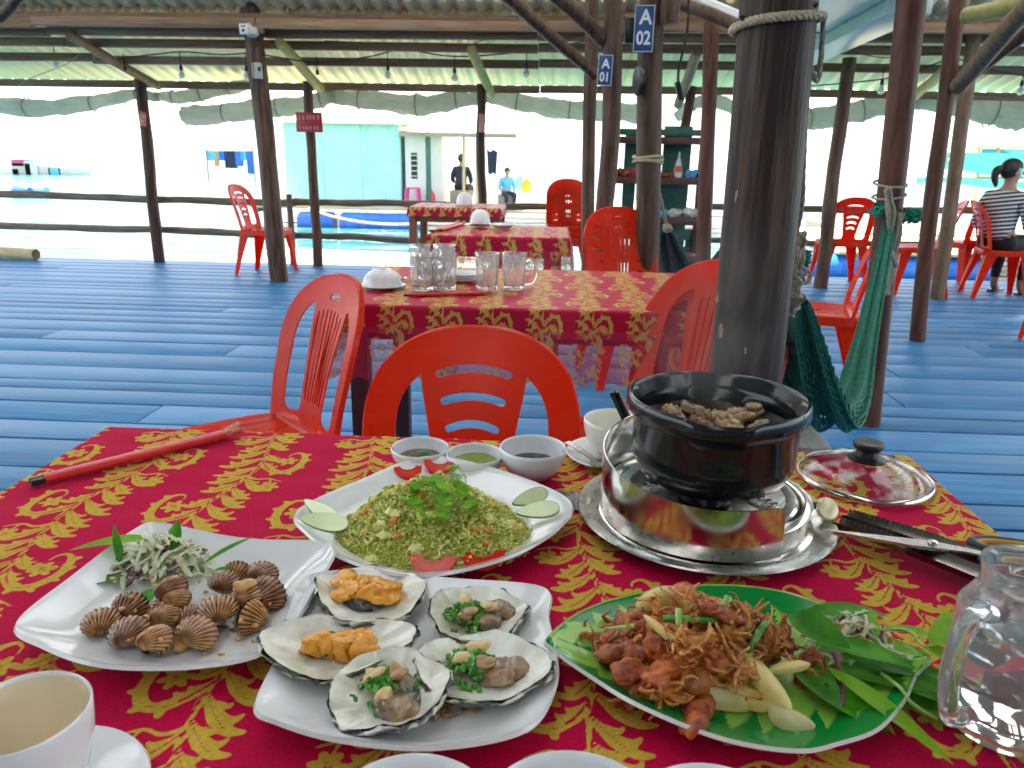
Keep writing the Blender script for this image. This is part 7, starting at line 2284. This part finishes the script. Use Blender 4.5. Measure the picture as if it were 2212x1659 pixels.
def seated(label, base, rz, shirt, trousers, hair='tail', s=1.0, head_turn=0.0, lean=0.0, group=None, floor_z=0.0):
    """one figure sitting on a 0.43 m seat, facing -Y before rotation; origin on the ground under the pelvis"""
    t = thing('person', label, 'person', base, rz, group)
    t.scale = (s, s, s)
    V = [(0, .02, .50), (0, .03, .62), (0, .02 - lean * .3, .76), (0, .01 - lean * .6, .88), (0, -.01 - lean, .985), (0, -.02 - lean, 1.05), (0, -.03 - lean, 1.10), (0, -.035 - lean, 1.17)]
    rad = [(.150, .120), (.125, .105), (.140, .105), (.150, .095), (.060, .056), (.052, .052), (.076, .088), (.066, .074)]
    E_ = [(i, i + 1) for i in range(7)]
    def ch(start, pts, rr_):
        prev = start
        for p, r_ in zip(pts, rr_):
            V.append(p); rad.append((r_, r_) if not hasattr(r_, '__len__') else r_); E_.append((prev, len(V) - 1)); prev = len(V) - 1
        return prev
    for sd in (-1, 1):
        ch(3, [(sd * .145, .0 - lean * .7, .905), (sd * .200, .0 - lean * .6, .78), (sd * .225, -.02 - lean * .5, .655), (sd * .19, -.14 - lean * .4, .60), (sd * .14, -.24 - lean * .4, .62), (sd * .12, -.30 - lean * .4, .625)], [.060, .052, .042, .036, .030, .034])
        ch(0, [(sd * .095, -.02, .495), (sd * .115, -.20, .505), (sd * .125, -.40, .50), (sd * .125, -.415, .42), (sd * .12, -.37, .24), (sd * .12, -.36, .09), (sd * .12, -.40, .035), (sd * .125, -.49, .022)], [.100, .085, .066, .060, .052, .036, .036, .028])
    me = skin_mesh('person_body', V, E_, rad, 2)
    for mm in (M['skin'], M[trousers]): me.materials.append(mm)
    for p in me.polygons:
        c = p.center
        if (c.z < .58 and abs(c.x) < .26 and c.z > .14 and not (c.y < -.10 and c.z > .57)): p.material_index = 1
    obj('body', me, None, t)
    # shirt follows the trunk and upper arms
    V2 = [(0, .02, .52), (0, .03, .63), (0, .02 - lean * .3, .77), (0, .01 - lean * .6, .89), (0, -.008 - lean, .955)]
    r2 = [(.158, .130), (.138, .118), (.152, .117), (.162, .107), (.078, .072)]
    E2 = [(i, i + 1) for i in range(4)]
    for sd in (-1, 1):
        n0 = len(V2)
        V2 += [(sd * .148, .0 - lean * .7, .91), (sd * .204, .0 - lean * .6, .78), (sd * .227, -.02 - lean * .5, .665), (sd * .205, -.09 - lean * .4, .625)]
        r2 += [(.070, .070), (.064, .064), (.055, .055), (.050, .050)]
        E2 += [(3, n0), (n0, n0 + 1), (n0 + 1, n0 + 2), (n0 + 2, n0 + 3)]
    me = skin_mesh('shirt', V2, E2, r2, 2); me.materials.append(M[shirt]); obj('shirt', me, None, t)
    hd = Matrix.Translation((0, -.03 - lean, 1.13)) @ Matrix.Rotation(head_turn, 4, 'Z')
    b = MB(); b.blob((0, .018, .028), (.088, .100, .098), 24, 16)
    b.v = [(x, yy if yy > -.055 or z > .07 else -.055 + (yy + .055) * .1, max(z, -.055) if yy > .0 else max(z, .035)) for x, yy, z in b.v]
    o = obj('hair', b, M['hair'], t); o.matrix_local = hd
    if hair == 'tail':
        b = MB(); b.tube(spline([(0, .10, .035), (0, .145, .015), (0, .155, -.04), (0, .135, -.10), (.004, .125, -.13)], 5), [.022, .030, .034, .036, .036, .036, .036, .034, .034, .032, .030, .030, .028, .026, .024, .022, .020, .016, .012, .008, .004], 12)
        o = obj('ponytail', b, M['hair'], t); o.matrix_local = hd
    b = MB(); b.blob((0, -.098, -.002), (.012, .016, .016), 8, 6)
    for sd in (-1, 1): b.blob((sd * .080, .008, -.004), (.010, .016, .022), 8, 6)
    o = obj('nose_and_ears', b, M['skin'], t); o.matrix_local = hd
    b = MB()
    for sd in (-1, 1): b.blob((sd * .030, -.084, .018), (.011, .006, .006), 8, 6)
    o = obj('eyes', b, M['black'], t); o.matrix_local = hd
    b = MB(); b.blob((0, -.086, -.042), (.020, .006, .005), 8, 6); o = obj('mouth', b, M['red_cloth'], t); o.matrix_local = hd
    for sd in (-1, 1):
        b = MB(); b.box((sd * .122, -.44, .008), (.075, .22, .016), bev=.006); obj('sandal', b, M['black'], t)
        # hand: palm, four fingers, thumb
        b = MB(); hx, hy, hz = sd * .112, -.325 - lean * .4, .626
        b.blob((hx, hy, hz), (.038, .048, .014), 10, 8)
        for f in range(4): b.tube([(hx + (f - 1.5) * .017, hy - .035, hz), (hx + (f - 1.5) * .018, hy - .068 + .006 * abs(f - 1.5), hz - .003), (hx + (f - 1.5) * .018, hy - .095 + .008 * abs(f - 1.5), hz - .012)], [.009, .008, .006], 7)
        b.tube([(hx - sd * .030, hy + .01, hz), (hx - sd * .048, hy - .018, hz - .002), (hx - sd * .052, hy - .042, hz - .006)], [.010, .009, .007], 7)
        obj('hand', b, M['skin'], t)
    return t
wp = gp(2162, 585, .0)
seated('woman with ponytail in a black and white striped shirt seen from behind', (3.90, 7.05, .0), R(128), 'stripes', 'black_cloth', head_turn=R(-38), s=.95)
bb = MB()
for k in range(8): bb.blob((rs.uniform(-.05, .05), rs.uniform(-.03, .03), rs.uniform(.02, .10)), (.05, .04, .05), 10, 8, .2, None, k)
tag(obj('plastic_bag', bb, M['orange_cloth'], loc=vp(2206, 455, 7.3)), 'red and yellow bag at the right edge beside the woman', 'bag')
# ================================================================== ACROSS THE WATER
def raft_deck(name, label, x0, x1, y0, y1, z, mat, n, along='x', thick=.10):
    t = thing(name, label, 'raft', ((x0 + x1) / 2, (y0 + y1) / 2, z))
    W_, D_ = x1 - x0, y1 - y0
    for k in range(n):
        b = MB()
        if along == 'x': b.box((rr.uniform(-.06, .06), 0, 0), (W_, D_ / n - .012, .045), bev=.004)
        else: b.box((0, rr.uniform(-.05, .05), 0), (W_ / n - .012, D_, .045), bev=.004)
        o = obj('plank', b, M[mat], t)
        o.location = (0, -D_ / 2 + (k + .5) * D_ / n, rr.uniform(-.006, .006)) if along == 'x' else (-W_ / 2 + (k + .5) * W_ / n, 0, rr.uniform(-.006, .006))
    for s in (-1, 0, 1):
        b = MB()
        if along == 'x': b.box((s * (W_ / 2 - .2), 0, -.075), (.10, D_ - .06, .10))
        else: b.box((0, s * (D_ / 2 - .15), -.075), (W_ - .06, .10, .10))
        obj('beam', b, M['grey_wood'], t)
    return t
# sunlit platform just beyond the deck edge
a = gp(375, 549, -.28); c = gp(607, 519, -.28); e = gp(880, 560, -.28)
pf = raft_deck('floating_platform', 'sunlit pale plank platform floating just beyond the deck edge', -4.4, -1.0, 8.75, 11.2, -.28, 'sun_deck', 14)
pf.rotation_euler = (0, 0, R(-9))
ft = MB()
for k in range(4): ft.box((-1.35 + k * .9, -.2, -.20), (.5, 1.6, .16), bev=.03)
obj('float_block', ft, M['white_wall'], pf)
# shed raft
SYD = 18.0
sa, sb = vp(622, 430, SYD), vp(868, 430, SYD)
zt1, zt2 = vp(640, 263, SYD).z, vp(868, 272, SYD).z
zd = vp(760, 447, SYD).z
RAFT = raft_deck('house_raft', 'floating raft deck carrying the turquoise shed and canopy', sa.x - .8, sa.x + 10.5, SYD - .5, SYD + 5, zd, 'straw', 26)
SHD = thing('tin_shed', 'turquoise corrugated tin shed on the raft across the water', 'shed', ((sa.x + sb.x) / 2, SYD + 1.5, zd))
W_ = sb.x - sa.x; H_ = zt1 - zd
me = corrugated(W_ / 3, H_ - .02, .085, .022, 2, False).data('tin_sheet', True, None, 60); me.materials.append(M['turq'])
for k in range(3):
    o = obj('tin_sheet', me, None, SHD); o.location = (-W_ / 2 + k * W_ / 3, -1.5, .02); o.rotation_euler = (R(90), 0, 0)
b = MB(); b.box((0, .02, H_ / 2), (W_ - .04, 2.9, H_ - .05)); obj('wall', b, M['turq'], SHD)
b = MB(); b.box((0, 0, 0), (W_ + .3, 3.5, .05)); o = obj('roof', b, M['tin'], SHD); o.location = (0, -.05, H_ + .03); o.rotation_euler = (R(1.2), 0, 0)
# white annex with barred window and canopy
AN = thing('white_hut', 'white boarded hut beside the turquoise shed with a barred window and tin canopy', 'hut', (sb.x + .45, SYD + 1.5, zd))
h2 = vp(900, 285, SYD).z - zd
b = MB(); b.box((.06, 0, h2 / 2), (.86, 2.8, h2)); obj('wall', b, M['white_wall'], AN)
wz0, wz1 = vp(893, 386, SYD).z - zd, vp(893, 330, SYD).z - zd
wx = vp(893, 350, SYD - .0).x - (sb.x + .45)
b = MB(); b.box((wx, -1.405, (wz0 + wz1) / 2), (.14, .02, wz1 - wz0)); wn = obj('window', b, M['black'], AN)
for k in range(5):
    b = MB(); b.box((wx, -1.42, wz0 + (k + .5) * (wz1 - wz0) / 5), (.16, .014, .02)); obj('window_bar', b, M['white_wall'], wn)
me = corrugated(2.6, 1.9, .085, .022, 2, False).data('canopy_sheet', True, None, 60); me.materials.append(M['tin'])
o = obj('canopy_sheet', me, None, AN); o.location = (-.4, -1.9, h2 + .02); o.rotation_euler = (R(6), 0, 0)
b = MB(); b.box((.9, -1.9, h2 - .06), (2.6, .06, .09)); obj('fascia_board', b, M['sun_deck'], AN)
for px, mm in ((926, 'shelf_green'), (1002, 'straw'), (1030, 'straw')):
    x = vp(px, 400, SYD - .2).x - (sb.x + .45)
    b = MB(); b.tube([(x, -1.7, 0), (x, -1.7, h2)], .035 if mm == 'straw' else .06, 10); obj('post', b, M[mm], AN)
for k, px in enumerate((682, 782, 872)):
    p = vp(px, 470, SYD - .6)
    b = MB(); Lb = .98 if k else .8
    b.lathe([(0, -Lb / 2), (.24, -Lb / 2), (.27, -Lb / 2 + .04), (.275, -.12), (.285, -.10), (.275, -.08), (.275, .08), (.285, .10), (.275, .12), (.27, Lb / 2 - .04), (.24, Lb / 2), (0, Lb / 2)], 24, Matrix.Rotation(R(90), 4, 'Y'))
    tag(obj('blue_barrel', b, M['blue_barrel'], loc=(p.x, SYD - .5, zd - .36), angle=40), ('blue float barrel at the left under the shed raft', 'blue float barrel under the middle of the shed raft', 'blue float barrel at the right under the shed raft')[k], 'barrel', 'blue barrels floating the shed raft')
wire('yellow mooring rope sagging in front of the blue barrels', [(668, 450, 12.0), (720, 468, 11.5), (800, 482, 11.0), (890, 484, 10.5), (990, 470, 10.0)], .018, 'mooring_rope', 'straw')
# things under the canopy
def stool(label, p, mat, s=1.0):
    t = thing('plastic_stool', label, 'stool', p)
    b = MB(); b.box((0, 0, .44), (.28, .28, .03), bev=.01); obj('seat', b, M[mat], t)
    for sx_ in (-1, 1):
        for sy_ in (-1, 1):
            b = MB(); b.tube([(sx_ * .12, sy_ * .12, .43), (sx_ * .16, sy_ * .16, 0)], [.03, .022], 8); obj('leg', b, M[mat], t)
M['pink'] = pm('pink_plastic', (.70, .06, .28), rough=.35)
p = vp(892, 440, SYD - .2); stool('pink plastic stool by the white hut', (p.x, SYD - .2, zd + .022), 'pink')
b = MB(); b.lathe([(0, 0), (.13, 0), (.14, .02), (.15, .42), (.13, .44), (0, .44)], 20)
tag(obj('blue_bucket', b, M['blue_barrel'], loc=(p.x + .02, SYD + .25, zd + .022), angle=40), 'blue bucket standing behind the pink stool', 'bucket')
p = vp(930, 440, SYD - .1)
b = MB(); b.lathe([(0, 0), (.10, 0), (.11, .02), (.11, .30), (.07, .36), (.03, .42), (.03, .46), (0, .46)], 18)
tag(obj('red_bottle', b, M['red_sign'], loc=(p.x, SYD - .1, zd + .022), angle=40), 'red canister under the tin canopy', 'canister')
p = vp(985, 440, SYD - .8)
seated('distant person in a dark shirt sitting with the back turned under the canopy', (p.x, SYD + .2, zd - .02), R(170), 'navy_cloth', 'black_cloth', hair='short')
st = MB(); st.box((0, 0, .2), (.5, .4, .4), bev=.03)
tag(obj('crate', st, M['sun_deck'], loc=(p.x, SYD + .2, zd + .022)), 'low pale crate under the person in the dark shirt', 'crate')
p = vp(1090, 440, SYD - .8)
seated('distant child in a pale shirt beside the knotty post', (p.x, SYD - .1, zd - .02), R(20), 'blue_cloth', 'navy_cloth', hair='short', s=.78)
st = MB(); st.box((0, 0, .17), (.4, .35, .34), bev=.03)
tag(obj('crate', st, M['sun_deck'], loc=(p.x, SYD - .1, zd + .022)), 'low pale crate under the child', 'crate')
p = vp(1063, 345, SYD - .3)
b = MB(); b.grid(lambda u, v: ((u - .5) * (.24 - .06 * v), .012 * math.sin(u * 12), -.50 * v - .05 * abs(math.sin(u * 5))), 12, 8); n0 = len(b.v); vv = list(b.v); ff = list(b.f); b.add([(x, yy + .012, z) for x, yy, z in vv], [tuple(reversed(f)) for f in ff])
tag(obj('hanging_shirt', b, M['navy_cloth'], loc=(p.x, SYD - .3, vp(1063, 322, SYD - .3).z)), 'dark shirt hanging beside the knotty post', 'shirt')
# basket of toys: float balls in the distance right of the child
p = vp(1136, 400, SYD + 2)
for k, (dx, dz, mat, lab) in enumerate(((0, 0, 'orange_cloth', 'orange bag hanging across the water'), (-.16, .04, 'blue_cloth', 'light blue bag hanging across the water'))):
    b = MB(); b.blob((0, 0, 0), (.14, .10, .20), 12, 9, .15, None, k); b.tube([(0, 0, .15), (0, 0, .55)], .015, 6)
    tag(obj('hanging_bag', b, M[mat], loc=(p.x + dx, SYD + 2, p.z + dz)), lab, 'bag')
# far left: raft hut, clothes line, floats
def farbox(name, label, cat, px, py, Y, d, mat):
    p = vp(px, py, Y); b = MB(); b.box((0, 0, 0), d, bev=.03)
    return tag(obj(name, b, M[mat], loc=p), label, cat)
YF = 46.0
FH = thing('fishing_hut', 'faint fishing hut with grey nets far across the water at the left', 'hut', vp(130, 386, YF))
for k, (px, py, w_, h_, mat) in enumerate(((40, 372, 1.5, .5, 'white_wall'), (70, 366, 1.2, .8, 'plastic_grey'), (92, 362, .9, .9, 'white_wall'), (118, 368, .8, .6, 'plastic_grey'), (140, 370, .8, .5, 'blue_cloth'), (162, 369, .8, .5, 'plastic_grey'), (62, 352, .8, .4, 'pink'))):
    q = vp(px, py, YF) - FH.location
    b = MB(); b.box((q.x, 0, q.z), (w_, 2, h_), bev=.04); obj('wall', b, M[mat], FH)
q = vp(70, 344, YF) - FH.location
b = MB(); b.box((q.x - .3, 0, q.z + .2), (2.2, 3, .08)); obj('roof', b, M['white_wall'], FH)
b = MB(); b.box((.2, 0, -.1), (6.5, 3, .3)); obj('deck', b, M['sun_deck'], FH)
CLN = thing('clothes_line', 'clothes line with blue and orange washing far across the water', 'clothes line', vp(495, 352, 42))
for k, (px, w_, h_, mat) in enumerate(((458, .7, .5, 'blue_cloth'), (466, .25, .8, 'orange_cloth'), (480, .4, .5, 'blue_barrel'), (497, .7, .9, 'navy_cloth'), (512, .6, .8, 'blue_barrel'), (527, .4, .5, 'blue_cloth'), (538, .35, 1.2, 'blue_barrel'))):
    q = vp(px, 326, 42) - CLN.location
    b = MB(); b.grid(lambda u, v: (q.x + (u - .5) * w_, .05 * math.sin(u * 9), q.z - v * h_), 8, 3); vv = list(b.v); ff = list(b.f); b.add([(x, yy + .03, z) for x, yy, z in vv], [tuple(reversed(f)) for f in ff])
    obj('garment', b, M[mat], CLN)
q0, q1 = vp(445, 325, 42) - CLN.location, vp(546, 322, 42) - CLN.location
b = MB(); b.tube([tuple(q0), tuple(q1)], .02, 5); obj('line', b, M['rope_grey'], CLN)
for q in (q0, q1):
    b = MB(); b.tube([(q.x, 0, -1.6), (q.x, 0, q.z + .1)], .05, 8); obj('pole', b, M['grey_wood'], CLN)
b = MB(); b.box(((q0.x + q1.x) / 2, .4, -1.7), (4.2, 3, .3)); obj('deck', b, M['sun_deck'], CLN)
for k, (px, py, Y, lab) in enumerate(((52, 437, 26, 'blue float barrel far left on the water'), (88, 437, 26.4, 'lighter blue float far left on the water, right of a pair'))):
    p = vp(px, py, Y)
    b = MB(); b.lathe([(0, -.28), (.20, -.28), (.23, -.24), (.24, 0), (.23, .24), (.20, .28), (0, .28)], 18, Matrix.Rotation(R(90), 4, 'Y'))
    tag(obj('float_barrel', b, M['blue_barrel'] if k == 0 else M['blue_cloth'], loc=(p.x, p.y, -.42), angle=40), lab, 'float')
# right: raft with nets and poles
rx = vp(1900, 470, 13.5)
RR = raft_deck('fish_raft', 'pale plank fish farm raft beyond the right railing', 4.2, 13.0, 11.5, 15.5, -.16, 'straw', 18)
for k, px in enumerate((1700, 1790, 1880, 1960, 2110)):
    p = vp(px, 500, 11.4)
    b = MB(); b.lathe([(0, -.4), (.20, -.4), (.23, -.36), (.235, 0), (.23, .36), (.20, .4), (0, .4)], 20, Matrix.Rotation(R(90), 4, 'Y'))
    tag(obj('float_barrel', b, M['blue_barrel'], loc=(p.x, 11.7, -.42), angle=40), ('blue float barrel at the left end under the fish raft', 'blue float barrel second from the left under the fish raft', 'blue float barrel in the middle under the fish raft', 'blue float barrel behind the hammock post', 'blue float barrel under the fish raft behind the braced posts')[k], 'float', 'blue barrels floating the fish raft')
M['teal_net'] = pm('teal_netting', (.05, .34, .40), (.09, .42, .46), scale=20, rough=.8)
NF = thing('net_frame', 'teal net panels on thin bamboo poles across the water at the right', 'net frame', vp(2130, 430, 15))
for k, (px, py0, py1, w_) in enumerate(((2105, 330, 372, 1.5), (2190, 322, 380, 1.1), (2090, 385, 400, 1.8), (2190, 392, 404, 1.3))):
    a = vp(px, py0, 15) - NF.location; c = vp(px, py1, 15) - NF.location
    b = MB(); b.grid(lambda u, v: (a.x + (u - .5) * w_, .10 * math.sin(u * 7), a.z + (c.z - a.z) * v + .05 * math.sin(u * math.pi * 2) * v), 14, 4); vv = list(b.v); ff = list(b.f); b.add([(x, yy + .02, z) for x, yy, z in vv], [tuple(reversed(f)) for f in ff])
    obj('net_panel', b, M['teal_net'], NF)
for px in (2060, 2118, 2160, 2230):
    a = vp(px, 440, 15) - NF.location; c = vp(px + 4, 308, 15) - NF.location
    b = MB(); b.tube([(a.x, .1, -.55), (c.x, .1, c.z)], .035, 8); obj('bamboo_pole', b, M['straw'], NF)
for py in (316, 345, 383):
    a = vp(2050, py, 15) - NF.location; c = vp(2240, py + 2, 15) - NF.location
    b = MB(); b.tube([(a.x, .05, a.z), (c.x, .05, c.z)], .025, 6); obj('cross_pole', b, M['straw'], NF)
b = MB(); b.box((1, .8, -.70), (7, 3, .2)); obj('deck', b, M['sun_deck'], NF)

# faint steam over the pot
m = bpy.data.materials.new('steam'); m.use_nodes = True
n = m.node_tree; n.nodes.remove(n.nodes['Principled BSDF'])
pv_ = n.nodes.new('ShaderNodeVolumePrincipled'); pv_.inputs['Color'].default_value = (.95, .95, .97, 1); pv_.inputs['Anisotropy'].default_value = .5
tc = n.nodes.new('ShaderNodeTexCoord'); nz = n.nodes.new('ShaderNodeTexNoise'); nz.inputs['Scale'].default_value = 14; nz.inputs['Detail'].default_value = 4; nz.inputs['Distortion'].default_value = 1.0
mp = n.nodes.new('ShaderNodeMapping'); mp.inputs['Scale'].default_value = (1, 1, .5)
n.links.new(tc.outputs['Object'], mp.inputs[0]); n.links.new(mp.outputs[0], nz.inputs['Vector'])
gr = n.nodes.new('ShaderNodeTexGradient'); gr.gradient_type = 'SPHERICAL'
m2 = n.nodes.new('ShaderNodeMapping'); m2.inputs['Scale'].default_value = (11, 11, 7.5)
n.links.new(tc.outputs['Object'], m2.inputs[0]); n.links.new(m2.outputs[0], gr.inputs[0])
mr = n.nodes.new('ShaderNodeMapRange'); mr.inputs['From Min'].default_value = .42; mr.inputs['From Max'].default_value = .75; mr.inputs['To Max'].default_value = 15.0
n.links.new(nz.outputs['Fac'], mr.inputs['Value'])
mu = n.nodes.new('ShaderNodeMath'); mu.operation = 'MULTIPLY'; n.links.new(mr.outputs[0], mu.inputs[0]); n.links.new(gr.outputs['Fac'], mu.inputs[1])
n.links.new(mu.outputs[0], pv_.inputs['Density']); n.links.new(pv_.outputs[0], n.nodes['Material Output'].inputs['Volume'])
b = MB(); b.blob((0, 0, 0), (.088, .088, .130), 16, 12)
tag(obj('steam', b, m, loc=POT.location + Vector((-.01, .0, .190))), 'faint white steam rising from the black pot', 'steam', kind='stuff')
